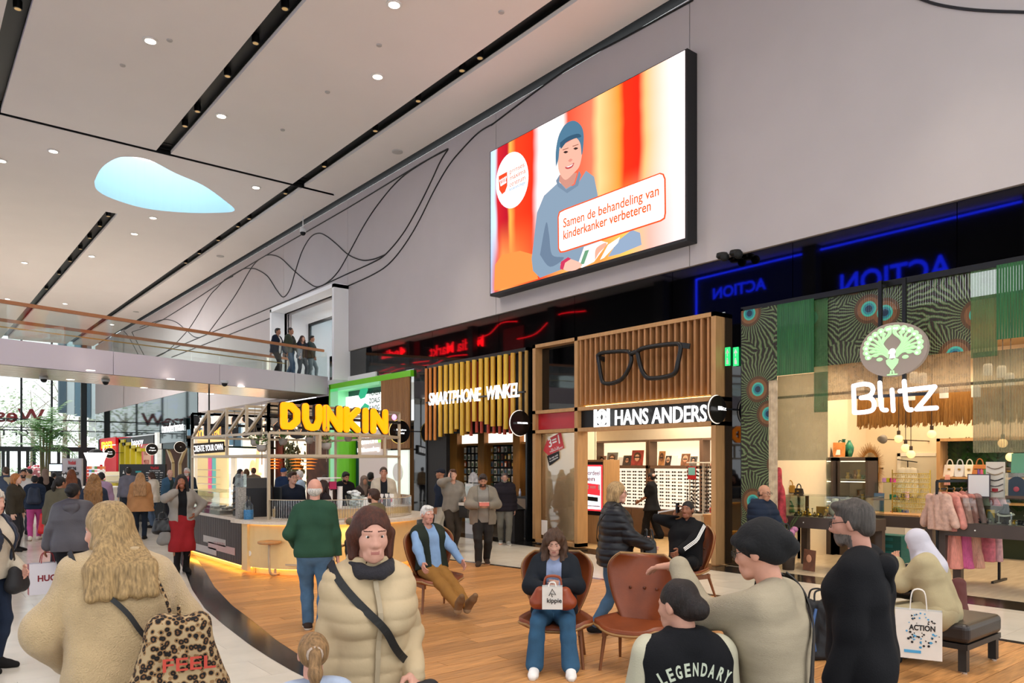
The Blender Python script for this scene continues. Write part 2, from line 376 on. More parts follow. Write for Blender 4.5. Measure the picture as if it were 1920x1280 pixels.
wl([(1715,-6),(1760,9),(1830,19),(1925,23)]); wl(q2([(490,352),(530,400),(600,530),(640,620)]),3); wl(q2([(555,360),(650,540),(690,620)]),3)
pf=M('portal_white','#e9eaec',.6)
portal=MB(); portal.box(11.36,WX+.1,PY0-.14,PY0,4.72,PZ1+.12); portal.box(11.36,WX+.1,PY1,PY1+.14,4.72,PZ1+.12); portal.box(11.36,WX+.1,PY0-.14,PY1+.14,PZ1,PZ1+.14)
tag(portal.build('trim_1',pf),'white portal frame at the end of the bridge',kind='structure')
boxo('wall_gallery',pf,(WX+.3,17,PY1,PY1+.1,4.7,8)); tag(bpy.data.objects['wall_gallery'],kind='structure')
g2=MB(); g2.box(WX,17,PY0-2,PY1,4.6,4.85); g2.box(WX+.3,17,PY0-2,PY1+.1,PZ1,PZ1+.1); tag(g2.build('floor_gallery',pf),kind='structure')
gw=empty('wall_gallery_back'); tag(gw,'pale wood slatted wall inside the upper gallery',kind='structure')
slm=rnd_tint(M('pale_oak','#d9ae7a',.5,var=.1,vscale=3,stretch=(8,8,.6)),.12)
boxo('backing',M('slat_gap','#5d452c',.8),(15.2,15.3,PY0-2,27.3,4.85,PZ1),gw)
for i in range(34): boxo('slat',slm,(15.1,15.2,PY0-1.9+i*.15,PY0-1.9+i*.15+.115,4.85,PZ1-.6),gw)
for n_,yl in enumerate((26.2,25.1,24.1)):
	tag(MB().box(15.02,15.09,yl-.04,yl+.04,5.6,6.9).build('tube_lamp',M('tube_lamp','#ffffff',emit='#fff3dc',es=6)),'vertical glowing tube lamp on the slatted gallery wall, %s from the left'%ordn(n_),'lamp','tube lamps in the gallery')
area('gallery_lamp',(13.6,26,7.7),2.5,90,(1,.95,.9),sy=4)
gd=MB(); gd.box(12.9,13.0,PY1-2.3,PY1-2.2,4.85,7.5); gd.box(12.9,13.0,PY0,PY1,7.45,7.55); gd.box(12.9,13,PY1-.1,PY1,4.85,7.5)
tag(gd.build('door_1',black),'dark framed glass sliding door of the upper gallery',kind='structure')
boxo('window_1',M('gallery_pane','#8fb0bd',.1,trans=.0,alpha=.35),(12.94,12.96,PY1-2.2,PY1-.1,4.85,7.45)); tag(bpy.data.objects['window_1'],'glass leaf of the gallery door',kind='structure')
bx=lambda X,off=0:25.0-(11.9-X)*.267+off
br=empty('bridge',label='pale lilac footbridge with glass balustrade spanning the hall',cat='bridge')
lil=M('lilac_panel','#cfc6cf',.35,spec=.5); sofm=M('brushed_soffit','#cdbfae',.22,metal=.65,var=.06,vscale=2,stretch=(1,20,1))
BL=-10; BD=2.9
xsb=[-10,-6,-2,2.0,5.05,8.2,11.0,11.88]
xsb=[-10,-6,-2]+sorted([onx(0,0,1)[0]*0+v for v in (4.6,7.75,10.5)])+[11.9]
for i in range(len(xsb)-1):
	a,b=xsb[i]+.006,xsb[i+1]-.006
	MB().prism([(a,bx(a),4.98),(b,bx(b),4.98),(b,bx(b),4.34),(a,bx(a),4.34)],(0,.1,0)).build('fascia_panel',lil,br)
	MB().prism([(a,bx(a,BD),4.98),(b,bx(b,BD),4.98),(b,bx(b,BD),4.34),(a,bx(a,BD),4.34)],(0,.1,0)).build('fascia_panel',lil,br)
	for k in range(5):
		o0,o1=BD*k/5+.01,BD*(k+1)/5-.01
		MB().prism([(a,bx(a,o0),4.34),(b,bx(b,o0),4.34),(b,bx(b,o1),4.34),(a,bx(a,o1),4.34)],(0,0,.04)).build('soffit_panel',sofm,br)
	for off in (.05,BD):
		MB().prism([(a,bx(a,off),4.98),(b,bx(b,off),4.98),(b,bx(b,off),5.86),(a,bx(a,off),5.86)],(0,.02,0)).build('glass_panel',railglass,br)
MB().prism([(BL,bx(BL,.1),4.85),(11.9,bx(11.9,.1),4.85),(11.9,bx(11.9,BD),4.85),(BL,bx(BL,BD),4.85)],(0,0,.05)).build('deck',lil,br)
oakrail=M('oak_rail','#a9714c',.35,var=.1,stretch=(1,8,8))
for off in (.06,BD): MB().bar((BL,bx(BL,off),5.9),(11.75,bx(11.75,off),5.9),.07,.09).build('handrail',oakrail,br)
brm=M('brass_rail','#c9a35c',.3,metal=.7)
MB().bar((BL,bx(BL,.12),5.28),(10.2,bx(10.2,.12),5.28),.03).build('low_rail',brm,br)
domem=M('dome_grey','#b9bcc0',.3); lampm=M('lamp_disc','#ffffff',emit='#fff0d8',es=5)
for i,(px,py,nm) in enumerate([(198,713,'middle'),(421,716,'right'),(82,708,'left')]):
	p=onz(px,py,4.31); e=empty('dome_camera',p,label=['grey dome camera under the bridge above the palm kiosk sign','grey dome camera under the bridge above the donut kiosk lattice','grey dome camera under the bridge near its shaded far edge'][i],cat='camera')
	MB().lathe([(.0,.04),(.11,.04),(.11,-.02),(.1,-.04)]).build('base',domem,e,smooth=True); MB().ball((0,0,-.05),.085).build('lens',blackmatt,e,smooth=True)
p=onz(451,735,4.3)
for i,(px,py) in enumerate(sorted([(170,694),(132,711),(270,726),(320,710),(452,724),(395,738)])):
	p=onz(px,py,4.35); tag(MB().lathe([(.11,.0),(.11,-.01),(.09,-.012)],p).build('soffit_lamp',lampm),'round recessed lamp in the bridge soffit, %s from the left'%ordn(i),'lamp','lamps in the bridge soffit')
dl=[(282,76),(739,8),(708,143),(415,217),(100,283),(480,351),(3,301),(46,492),(287,408),(172,480),(252,438),(122,569),(210,608),(14,560)]
for n_,(px,py) in enumerate(sorted(dl,key=lambda p:p[1])):
	p=onz(px,py,CZ-.005); e=empty('downlight',p,label='round recessed ceiling downlight, %s from the top of the picture'%ordn(n_),cat='lamp',group='downlights in the white ceiling')
	MB().lathe([(.16,.0),(.16,-.015),(.12,-.02)]).build('ring',M('lamp_ring','#efece8',.5),e); MB().lathe([(.11,-.012),(.11,-.022)]).build('lens',M('lamp_glow','#ffffff',emit='#ffeeda',es=7),e)
for n_,(px,py) in enumerate([(230,122),(255,584),(318,75),(413,480),(530,243),(614,172),(711,84),(745,284),(940,22)]):
	p=onz(px,py,CZ); r=.16 if px in (745,413,255) else .06
	tag(MB().lathe([(r,0),(r,-.02),(r*.8,-.03)],p).build('ceiling_sensor',M('sensor_grey','#bdb9b5',.6)),'small round grey ceiling sensor, %s from the left'%ordn(n_),'sensor','sensors on the white ceiling')
spm=M('spot_body','#0a0a0b',.35); spg=M('spot_gold','#6b5230',.3,metal=.8,emit='#ffcf88',es=.35)
sp=[(XS[3],y) for y in (9.7,10.0,10.4,12.0,13.6,14.6,16.2,18.0,20.3,21.4)]+[(XS[4],y) for y in (13.6,14.3,16.2,18.4,21.6,24.6,28,29.2,31.5,34,36)]+[(XS[2],y) for y in (14,16,18)]+[(XS[3],y) for y in (31,32.5,34.5,36.5,39,42,46)]
sp.sort()
for x,y in sp:
	n_=[q for q in sp if q[0]==x].index((x,y)); e=empty('channel_spotlight',(x,y,CZ+.04),label='%s black spotlight from the camera in the %s ceiling channel'%(ordn(n_),{XS[2]:'leftmost',XS[3]:'middle'}.get(x,'rightmost')),cat='spotlight',group='spotlights in the ceiling channels')
	MB().lathe([(.085,.14),(.085,-.02),(.07,-.02)],seg=14).build('housing',spm,e,smooth=False); MB().lathe([(.065,-.005),(.06,-.022)],seg=14).build('reflector',spg,e)
for i,(x,y) in enumerate([(6.0,10),(10.1,10),(6.0,16),(10.1,16),(6,4),(10,4),(6,-1)]): spot('channel_beam',(x,y,CZ-.05),600,(1,.88,.7),60,.8,.15)
e=empty('dome_camera',onz(568,405,CZ),label='white dome camera hanging from the ceiling by the patterned wall',cat='camera')
MB().tube([(0,0,0),(0,0,-.45)],.02).build('stem',M('cam_white','#e6e6e6'),e); MB().lathe([(.1,-.45),(.12,-.55),(.1,-.6)]).build('housing',MATS['cam_white'],e,smooth=True); MB().ball((0,0,-.62),.1).build('lens',blackmatt,e,smooth=True)
for i,(px,py) in enumerate([(1354,479),(1379,474)]):
	p=onx(px,py,WX-.15); e=empty('security_camera',p,label=['black security camera under the white wall, the one nearer the big screen','black security camera under the white wall, beside the blue light reflections'][i],cat='camera')
	MB().box(0,.16,-.05,.05,-.03,.04).build('bracket',black,e); MB().lathe([(.1,.04),(.11,-.02),(.08,-.05)]).build('base',black,e,smooth=True); MB().ball((-.06,-.1,-.06),.08).build('lens',blackmatt,e,smooth=True)
dg=empty('wall_shopfront_glass'); tag(dg,'black mirror glass band above the shop fronts',kind='structure')
for a,b in [(-2,1.2),(1.2,4.4),(4.4,7.0),(7.0,9.6),(9.6,12.4),(12.4,15.2),(15.2,18.3),(18.3,21.5),(21.5,25.0)]:
	boxo('glass_panel',darkglass,(WX+.06,WX+.1,a+.006,b-.006,4.72,5.71),dg)
for a,b in [(7.98,8.36),(13.55,13.93),(18.5,19.28)]:
	boxo('glass_pier',darkglass,(WX+.04,WX+.1,a+.004,b-.004,.02,4.74),dg)
boxo('backing',blackmatt,(WX+.12,WX+.2,-2,25,4.72,5.72),dg)
for a,b in [(7.98,8.36),(13.55,13.93),(18.5,19.28)]: boxo('backing',blackmatt,(WX+.12,WX+.3,a+.02,b-.02,0,4.72),dg)
# ================================================================= PEOPLE: bodies grown from smooth-blended tapered limbs
A=lambda *v: np.array(v,dtype=float)
def smin(a,b,k):
	h=np.maximum(k-np.abs(a-b),0)/k
	return np.minimum(a,b)-h*h*k*.25
def cone_d(p,X,Y,Z):
	if p[0]=='c':
		_,a,ra,b,rb=p; d=b-a; L=float(d@d)+1e-9
		t=np.clip(((X-a[0])*d[0]+(Y-a[1])*d[1]+(Z-a[2])*d[2])/L,0,1)
		return np.sqrt((X-a[0]-t*d[0])**2+(Y-a[1]-t*d[1])**2+(Z-a[2]-t*d[2])**2)-(ra+(rb-ra)*t)
	_,c,r,R=p; x,y,z=X-c[0],Y-c[1],Z-c[2]
	u=R[0,0]*x+R[1,0]*y+R[2,0]*z; v=R[0,1]*x+R[1,1]*y+R[2,1]*z; w=R[0,2]*x+R[1,2]*y+R[2,2]*z
	k0=np.sqrt((u/r[0])**2+(v/r[1])**2+(w/r[2])**2); k1=np.sqrt((u/r[0]**2)**2+(v/r[1]**2)**2+(w/r[2]**2)**2)
	return k0*(k0-1)/(k1+1e-6)
def cn(a,ra,b,rb): return ('c',np.asarray(a,float),ra,np.asarray(b,float),rb)
def el(c,r,R=np.eye(3)): return ('e',np.asarray(c,float),np.asarray(r,float),R)
def bbox(p):
	if p[0]=='c': return np.minimum(p[1]-p[2],p[3]-p[4]),np.maximum(p[1]+p[2],p[3]+p[4])
	m=max(p[2]); return p[1]-m,p[1]+m
def inflate(ps,g): return [('c',p[1],p[2]+g,p[3],p[4]+g) if p[0]=='c' else ('e',p[1],p[2]+g,p[3]) for p in ps]
CE=[((0,0,0),(1,0,0)),((0,1,0),(1,1,0)),((0,0,1),(1,0,1)),((0,1,1),(1,1,1)),((0,0,0),(0,1,0)),((1,0,0),(1,1,0)),((0,0,1),(0,1,1)),((1,0,1),(1,1,1)),((0,0,0),(0,0,1)),((1,0,0),(1,0,1)),((0,1,0),(0,1,1)),((1,1,0),(1,1,1))]
def surfnets(D,o,h):
	ins=D<0; c=sum(ins[i:ins.shape[0]-1+i,j:ins.shape[1]-1+j,k:ins.shape[2]-1+k].astype(np.int8) for i in (0,1) for j in (0,1) for k in (0,1))
	idx=np.argwhere((c>0)&(c<8))
	if len(idx)==0: return np.zeros((0,3)),np.zeros((0,4),int)
	ids=np.full(c.shape,-1,np.int32); ids[tuple(idx.T)]=np.arange(len(idx))
	acc=np.zeros((len(idx),3)); cnt=np.zeros(len(idx))
	for a,b in CE:
		a,b=np.array(a),np.array(b); da=D[tuple((idx+a).T)]; db=D[tuple((idx+b).T)]; m=(da<0)!=(db<0)
		t=np.where(m,da/(da-db+1e-12),0)
		acc+=np.where(m[:,None],a+(b-a)*t[:,None],0); cnt+=m
	V=o+h*(idx+acc/cnt[:,None]); Q=[]
	for ax in range(3):
		u,v=(ax+1)%3,(ax+2)%3; sl0=[slice(None)]*3; sl1=[slice(None)]*3; sl0[ax]=slice(0,-1); sl1[ax]=slice(1,None)
		e=ins[tuple(sl0)]!=ins[tuple(sl1)]; E=np.argwhere(e); E=E[(E[:,u]>0)&(E[:,v]>0)&(E[:,u]<D.shape[u]-1)&(E[:,v]<D.shape[v]-1)]
		if not len(E): continue
		du=np.zeros(3,int);du[u]=1;dv=np.zeros(3,int);dv[v]=1
		q=np.stack([ids[tuple((E-du-dv).T)],ids[tuple((E-dv).T)],ids[tuple(E.T)],ids[tuple((E-du).T)]],1)
		fl=~ins[tuple(E.T)]; q[fl]=q[fl][:,::-1]; Q.append(q)
	Q=np.concatenate(Q); return V,Q[(Q>=0).all(1)]
def sdf(ps,k,h,cuts=(),disp=None,box=None,subs=(),ps2=(),k2=.016):
	if box is None:
		bb=[bbox(p) for p in list(ps)+list(ps2)]; lo=np.min([b[0] for b in bb],0)-2.5*h-.02; hi=np.max([b[1] for b in bb],0)+2.5*h+.02
	else: lo,hi=box
	n=np.ceil((hi-lo)/h).astype(int)+1; ax=[lo[i]+h*np.arange(n[i]) for i in range(3)]
	D=np.full(n,.2,np.float32); D0=None
	for j_,p in enumerate(list(ps)+list(ps2)):
		if j_==len(ps): D0=D; D=np.full(n,.2,np.float32)
		b0,b1=bbox(p); m=k+2*h; s=[slice(max(0,int((b0[i]-m-lo[i])/h)),max(0,int((b1[i]+m-lo[i])/h)+2)) for i in range(3)]
		if any(x.stop-x.start<=0 or x.start>=n[i] for i,x in enumerate(s)): continue
		d=cone_d(p,ax[0][s[0]][:,None,None],ax[1][s[1]][None,:,None],ax[2][s[2]][None,None,:]).astype(np.float32)
		D[tuple(s)]=smin(D[tuple(s)],d,k)
	if D0 is not None: D=smin(D0,D,k2)
	X,Y,Z=ax[0][:,None,None],ax[1][None,:,None],ax[2][None,None,:]
	if disp is not None: D=D+disp(X,Y,Z).astype(np.float32)
	for p in subs: D=np.maximum(D,-cone_d(p,X,Y,Z))
	for c in cuts: D=np.maximum(D,c(X,Y,Z))
	for a in range(3):
		s=[slice(None)]*3; s[a]=0; D[tuple(s)]=np.maximum(D[tuple(s)],.01); s[a]=-1; D[tuple(s)]=np.maximum(D[tuple(s)],.01)
	return surfnets(D,lo,h)
def npmesh(name,V,Q,mats,mi=None):
	me=bpy.data.meshes.new(name); me.vertices.add(len(V)); me.vertices.foreach_set('co',np.asarray(V,np.float32).ravel())
	me.loops.add(len(Q)*4); me.loops.foreach_set('vertex_index',np.asarray(Q,np.int32).ravel()); me.polygons.add(len(Q)); me.polygons.foreach_set('loop_start',np.arange(0,len(Q)*4,4,dtype=np.int32))
	me.update(calc_edges=True); me.polygons.foreach_set('use_smooth',np.ones(len(Q),bool))
	for m in mats: me.materials.append(m)
	if mi is not None: me.polygons.foreach_set('material_index',np.asarray(mi,np.int32))
	return me
def rx(a): a=math.radians(a); c,s=math.cos(a),math.sin(a); return np.array([[1,0,0],[0,c,-s],[0,s,c]])
def ry(a): a=math.radians(a); c,s=math.cos(a),math.sin(a); return np.array([[c,0,s],[0,1,0],[-s,0,c]])
def rz_(a): a=math.radians(a); c,s=math.cos(a),math.sin(a); return np.array([[c,-s,0],[s,c,0],[0,0,1]])
def unit(v): return v/(np.linalg.norm(v)+1e-9)
def ik(r,t,l1,l2,pole):
	d=t-r; L=np.linalg.norm(d);
	if L>(l1+l2)*.998: t=r+d/L*(l1+l2)*.998; d=t-r; L=np.linalg.norm(d)
	u=d/L; a=(l1*l1-l2*l2+L*L)/(2*L); hh=math.sqrt(max(l1*l1-a*a,0)); p=pole-u*(pole@u); p=unit(p) if np.linalg.norm(p)>1e-6 else A(0,1,0)
	return r+u*a+p*hh, t
def skin(col): return M('skin_'+col,'#'+col,.5,spec=.35,var=.05,vscale=30)
def cloth(col,bump=.25,bs=180,var=.10,rough=.85,vs=6): return M('cloth_%s_%s_%s'%(col,bump,bs),'#'+col,rough,spec=.2,var=var,vscale=vs,bump=bump,bscale=bs)
def hairm(col): return M('hair_'+col,'#'+col,.5,spec=.4,var=.45,vscale=14,stretch=(7,7,1),bump=.6,bscale=40)
lipm=M('lips','#ab6a60',.45); eyew=M('eye_white','#e8e2dc',.3); eyed=M('eye_dark','#2b1d14',.25)
class Person:
	def __init__(s,px,d,Ht,face,label,group=None,**k):
		s.k=k; x,y,_=atd(px,868,d); ang=math.radians(face); rel=math.atan2(px-CX,F)
		a=YAW+rel+ang   # angle from +Y towards +X
		s.e=empty('person',(x,y,k.get('z',0)),-a,label,'person',group)
		s.H=Ht; s.t=d/F; s.h=max(.009,min(.024,1.25*s.t)) if not k.get('res') else k['res']
		s.skel(); s.sk=skin(k.get('skin','c99a80'))
		s.body(); s.face()
	def T(s,x,y,z): return s.P+s.R@(A(x,y,z)*s.s)
	def skel(s):
		k=s.k; q=s.s=s.H/1.75; s.bulk=k.get('bulk',1.0); fem=k.get('fem',0); s.shw=(.168-.016*fem)*k.get('shw',1)
		s.P=A(0,k.get('py',0),k.get('pz',.93))*A(1,1,q); lean=k.get('lean',2)
		s.R=rz_(k.get('twist',0))@ry(k.get('side',0))@rx(-lean)
		T=s.T; s.up=s.R[:,2]; s.neck=T(0,-.015,.53)
		s.Rh=rz_(k.get('twist',0)*.6+k.get('hyaw',0))@rx(-k.get('hpitch',0)-lean*.35)@ry(k.get('hroll',0)); s.nt=T(0,.0,.60)
		s.hc=s.nt+s.Rh@(A(0,.022,.098)*q)
		s.sh={1:T(s.shw,-.01,.468),-1:T(-s.shw,-.01,.468)}
		s.arm={}; l1,l2=.285*q,.25*q
		for sd in (1,-1):
			t=k.get('handR' if sd==1 else 'handL'); pole=k.get('elbR' if sd==1 else 'elbL')
			if t is None: t=(sd*.27,.06,.80)
			t=A(*t)*q
			e,w=ik(s.sh[sd],t,l1,l2,A(*pole) if pole else A(sd*.35,-1,-.1)); s.arm[sd]=(e,w)
		s.leg={}
		for sd in (1,-1):
			f=k.get('footR' if sd==1 else 'footL') or (sd*.095,0,.085); kp=k.get('kneeR' if sd==1 else 'kneeL') or (sd*.12,1,0)
			hp=s.P+(s.R if not k.get('pz') else np.eye(3))@A(sd*.088*q,0,-.03*q)
			kn,an=ik(hp,A(*f)*A(q,q,q),.42*q,.415*q,A(*kp)); s.leg[sd]=(hp,kn,an)
	def prims_torso(s):
		T=s.T; q=s.s; b=s.bulk; fem=s.k.get('fem',0); o=[]
		for x in (1,-1):
			o+=[cn(T(x*.085,-.01,0),.108*q*b,T(x*.065*b,0,.17),(.098-.006*fem)*q*b),cn(T(x*.065*b,0,.17),(.098-.006*fem)*q*b,T(x*.085,.01,.36),.112*q*b),cn(T(x*.085,.01,.36),.112*q*b,T(x*.10,-.015,.46),.08*q),
				cn(T(x*.035,-.02,.515),.048*q,T(x*(s.shw-.01),-.012,.458),.058*q)]
			if fem: o.append(el(T(x*.075,.085,.33),A(.065,.06,.065)*q,s.R))
		o.append(cn(T(0,0,-.01),.10*q*b,T(0,.005,.36),.10*q*b))
		if b>1.12: o.append(el(T(0,.07,.12),A(.13,.10*b,.14)*q,s.R))
		return o
	def prims_arm(s,sd,cut=1):
		e,w=s.arm[sd]; q=s.s; b=.5+.5*s.bulk
		if cut<.6: return [cn(s.sh[sd],.055*q*b,s.sh[sd]+(e-s.sh[sd])*cut*2,.045*q*b)]
		w2=e+(w-e)*min(1,(cut-.5)*2); return [cn(s.sh[sd],.056*q*b,e,.042*q*b),cn(e,.042*q*b,w2,.029*q*b)]
	def prims_leg(s,sd,low=1.0):
		hp,kn,an=s.leg[sd]; q=s.s; b=.4+.6*s.bulk
		return [cn(hp,.088*q*b,hp+(kn-hp)*.5,.074*q*b),cn(hp+(kn-hp)*.5,.074*q*b,kn,.054*q),cn(kn,.054*q,kn+(an-kn)*.35,.054*q),cn(kn+(an-kn)*.35,.054*q,kn+(an-kn)*low,.038*q)]
	def footdir(s,sd):
		hp,kn,an=s.leg[sd]; f=s.k.get('toeR' if sd==1 else 'toeL')
		if f is not None: return unit(A(*f))
		d=kn-hp; v=A(sd*.18,1,0); return unit(v)
	def prims_foot(s,sd,g=0):
		an=s.leg[sd][2]; q=s.s; d=s.footdir(sd); dn=A(0,0,-1) if abs(d[2])<.5 else unit(np.cross(np.cross(d,A(0,0,-1)),d))
		heel=an-d*.045*q+dn*.048*q; ball=an+d*.12*q+dn*.055*q; toe=an+d*.185*q+dn*.06*q
		return [cn(an,.04*q+g,heel,.036*q+g),cn(heel,.036*q+g,ball,.036*q+g),cn(an,.042*q+g,ball,.034*q+g),cn(ball,.038*q+g,toe,.027*q+g)]
	def hx(s,x,y,z): return s.hc+s.Rh@(A(x,y,z)*s.s*.98)
	def prims_head(s):
		hx=s.hx; q=s.s*.98; j=s.k.get('jaw',.93 if s.k.get('fem') else 1)
		o=[cn(s.neck-s.up*.02,.062*q,s.nt,.052*q),cn(s.nt,.052*q,hx(0,-.015,-.03),.055*q),el(hx(0,-.018,.03),A(.078,.094,.092)*q,s.Rh),el(hx(0,.03,-.02),A(.062*j,.06,.085)*q,s.Rh),
		   cn(hx(-.022,.055,-.085),.026*q,hx(.022,.055,-.085),.026*q),cn(hx(0,.068,-.088),.022*q,hx(0,.066,-.098),.02*q),el(hx(.036,.052,-.022),A(.026,.026,.03)*q,s.Rh),el(hx(-.036,.052,-.022),A(.026,.026,.03)*q,s.Rh)]
		return o
	def body(s):
		k=s.k; q=s.s; h=s.h; ps=s.prims_torso()
		for sd in (1,-1): ps+=s.prims_arm(sd)+s.prims_leg(sd)+s.prims_foot(sd)
		V,Q=sdf(ps+s.prims_head(),.03*q,max(h,.014),cuts=[lambda X,Y,Z:(X-s.neck[0])*s.up[0]+(Y-s.neck[1])*s.up[1]+(Z-s.neck[2])*s.up[2]-.03*q])
		Vs=[V];Qs=[Q];mi=[np.zeros(len(Q),int)]
		hh=max(.0045,min(.012,s.t*.9)); hp=s.prims_head(); hx=s.hx; qq=q*.98
		nf=.8 if k.get('fem') else 1; fine=[cn(hx(0,.080,.012),.010*qq*nf,hx(0,.104-.006*(nf<1),-.026),.0125*qq*nf),cn(hx(-.012,.088,-.032),.009*qq,hx(.012,.088,-.032),.009*qq),
			  cn(hx(-.018,.078,-.060),.008*qq,hx(.018,.078,-.060),.008*qq),cn(hx(-.017,.077,-.068),.009*qq,hx(.017,.077,-.068),.009*qq),
			  cn(hx(-.045,.062,.026),.008*qq,hx(-.015,.074,.027),.009*qq),cn(hx(.045,.062,.026),.008*qq,hx(.015,.074,.027),.009*qq)]
		for sd in (1,-1): fine+=[el(hx(sd*.079,-.008,-.008),A(.011,.019,.031)*qq,s.Rh)]
		subs=[el(hx(sd*.031,.092,.008),A(.017,.014,.011)*qq,s.Rh) for sd in (1,-1)]
		ctr=s.hc; lo=ctr-.16*q; hi=ctr+.16*q; lo[2]=min(lo[2],s.neck[2]-.03)
		V,Q=sdf(hp+fine,.018*q,hh,box=(lo,hi),subs=subs,cuts=[lambda X,Y,Z:-((X-s.neck[0])*s.up[0]+(Y-s.neck[1])*s.up[1]+(Z-s.neck[2])*s.up[2])+.0*q])
		cen=(V[Q].mean(1)-s.hc)@s.Rh/(q*.98); m=np.zeros(len(Q),int)
		lip=(np.abs(cen[:,0])<.020)&(cen[:,2]<-.056)&(cen[:,2]>-.072)&(cen[:,1]>.070); m[lip]=1
		br=(np.abs(np.abs(cen[:,0])-.031)<.019)&(np.abs(cen[:,2]-.032)<(.0032 if k.get('fem') else .0045))&(cen[:,1]>.05); m[br]=2
		bd=k.get('beard')
		if bd:
			lim=-.035 if bd>1 else -.048
			z=(cen[:,2]<lim-.25*np.maximum(0,.05-cen[:,1]))&(cen[:,1]>-.0)&(cen[:,2]>-.125)&~((np.abs(cen[:,0])<.024)&(cen[:,2]>-.074)&(cen[:,2]<-.053)); m[z]=2
		Vs.append(V);Qs.append(Q);mi.append(m)
		for sd in (1,-1):
			V,Q=sdf(s.hand(sd),.008*q,max(.0042,min(.008,s.t*.8))); Vs.append(V);Qs.append(Q);mi.append(np.zeros(len(Q),int))
		off=0;QQ=[]
		for V,Q in zip(Vs,Qs): QQ.append(Q+off); off+=len(V)
		hc=k.get('beardcol',k.get('hair',('short','4a3526'))[1])
		link('body',npmesh('body',np.concatenate(Vs),np.concatenate(QQ),[s.sk,lipm,hairm(hc)],np.concatenate(mi)),None,s.e)
	def hand(s,sd):
		q=s.s; e,w=s.arm[sd]; k=s.k; K='R' if sd==1 else 'L'
		d=unit(A(*k['hd'+K])) if k.get('hd'+K) else unit(w-e); n=k.get('palm'+K); n=A(*n) if n else A(-sd,.0,0)
		n=unit(n-d*(n@d)); lat=np.cross(d,n)*(1 if sd==1 else -1)   # towards the thumb
		if lat[1]<0 and not k.get('palm'+K): lat=-lat
		s.hframe=getattr(s,'hframe',{}); s.hframe[sd]=(w,d,n,lat)
		cu=k.get('curl'+K,.45); o=[cn(e+(w-e)*.9,.027*q,w+d*.01,.026*q)]
		for i in range(4): l=(i-1.5)*.019*q; o.append(cn(w+d*.015*q+lat*l*.6,.018*q,w+d*.085*q+lat*l,.0125*q))
		for i,(L) in enumerate((.062,.076,.082,.073)):
			l=(i-1.5)*.0205*q; p=w+d*.088*q+lat*l; a=cu*.55; L=L*q
			for j,fr in enumerate((.45,.32,.26)):
				dd=d*math.cos(a)+n*math.sin(a)+lat*(i-1.5)*.05; p2=p+unit(dd)*L*fr; r=(.0088-.0009*j)*q; o.append(cn(p,r,p2,r-.0008*q)); p=p2; a+=cu*(.9 if j==0 else .8)
		tb=w+d*.03*q+lat*.03*q; t1=tb+unit(d*.6+lat*.75+n*.25)*.04*q; t2=t1+unit(d*.95+lat*.15+n*(.2+.5*cu))*.034*q
		o+=[cn(w+d*.02*q+lat*.012*q,.016*q,tb,.0145*q),cn(tb,.0135*q,t1,.0115*q),cn(t1,.011*q,t2,.009*q)]
		return o
	def face(s):
		k=s.k; q=s.s*.98
		if k.get('noface'): return
		for sd in (1,-1):
			m=MB(); c=s.hx(sd*.031,.0690,.007); m.ball(c,.0115*q,10,8); m.m(1); c2=s.hx(sd*.031+k.get('gaze',0)*.004,.0752,.007); m.ball(c2,.0072*q,8,6)
			m.build('eye',[eyew,eyed],s.e,smooth=True)
		if k.get('glasses'):
			m=MB()
			for sd in (1,-1):
				m.tube([s.hx(sd*.033+.024*math.cos(a),.098,.004+.018*math.sin(a)) for a in np.linspace(0,2*math.pi,14)[:-1]],.0022*q,5,closed=True)
				m.tube([s.hx(sd*.057,.096,.008),s.hx(sd*.08,.04,.012),s.hx(sd*.082,-.01,.010)],.002*q,5)
			m.tube([s.hx(-.01,.1,.006),s.hx(.01,.1,.006)],.002*q,5); m.build('glasses',M('spec_frame','#15120f',.3),s.e)
	def part(s,name,ps,mat,k=.04,cuts=(),disp=None,h=None,subs=(),ps2=()):
		V,Q=sdf(ps,k*s.s,h or s.h,cuts=cuts,disp=disp,subs=subs,ps2=ps2)
		if len(Q)==0: return None
		return link(name,npmesh(name,V,Q,[mat] if not isinstance(mat,list) else mat),None,s.e)
	def plane(s,p,n):
		n=unit(np.asarray(n,float)); c=float(np.asarray(p)@n); return lambda X,Y,Z:X*n[0]+Y*n[1]+Z*n[2]-c     # keeps the side where value < 0
	def folds(s,amp=.004,f=26,puff=0,pa=.012):
		u=s.up; P=s.P; ph=random.uniform(0,6)
		def g(X,Y,Z):
			v=amp*(np.sin(f*X+ph+9*Z)*np.sin(f*.8*Y+2*ph)+.7*np.sin(17*Z+6*X+ph)*np.cos(f*.6*X+4*Y))
			if puff: w=(X-P[0])*u[0]+(Y-P[1])*u[1]+(Z-P[2])*u[2]; v=v-pa*np.sqrt(np.abs(np.sin(math.pi*w/puff)))+pa*.6
			return v
		return g
	def top(s,name,mat,fit=.014,hem=-.06,sleeve=1.0,puff=0,openw=0,collar=0,flare=0,amp=.0035,sides=(1,-1),fk=None,pa=.012,neckcut=.05,arms=True,longhem=None):
		q=s.s; ps=inflate(s.prims_torso(),fit*q)
		pa_=[]
		if arms:
			for sd in sides:
				a=s.prims_arm(sd,sleeve); pa_+=inflate(a,fit*q*.8+.004)
		if hem<-.08:
			for x in (1,0,-1): ps.append(cn(s.T(x*.085,0,.02),(.108*s.bulk+fit)*q,s.T(x*(.085+flare*.5),0,hem),(.105*s.bulk+fit+flare)*q))
		if collar: ps+=[cn(s.T(-.03,-.03,.53),(.055+collar)*q,s.T(-.02,-.02,.53+.06),(.05+collar)*q),cn(s.T(.03,-.03,.53),(.055+collar)*q,s.T(.02,-.02,.53+.06),(.05+collar)*q)]
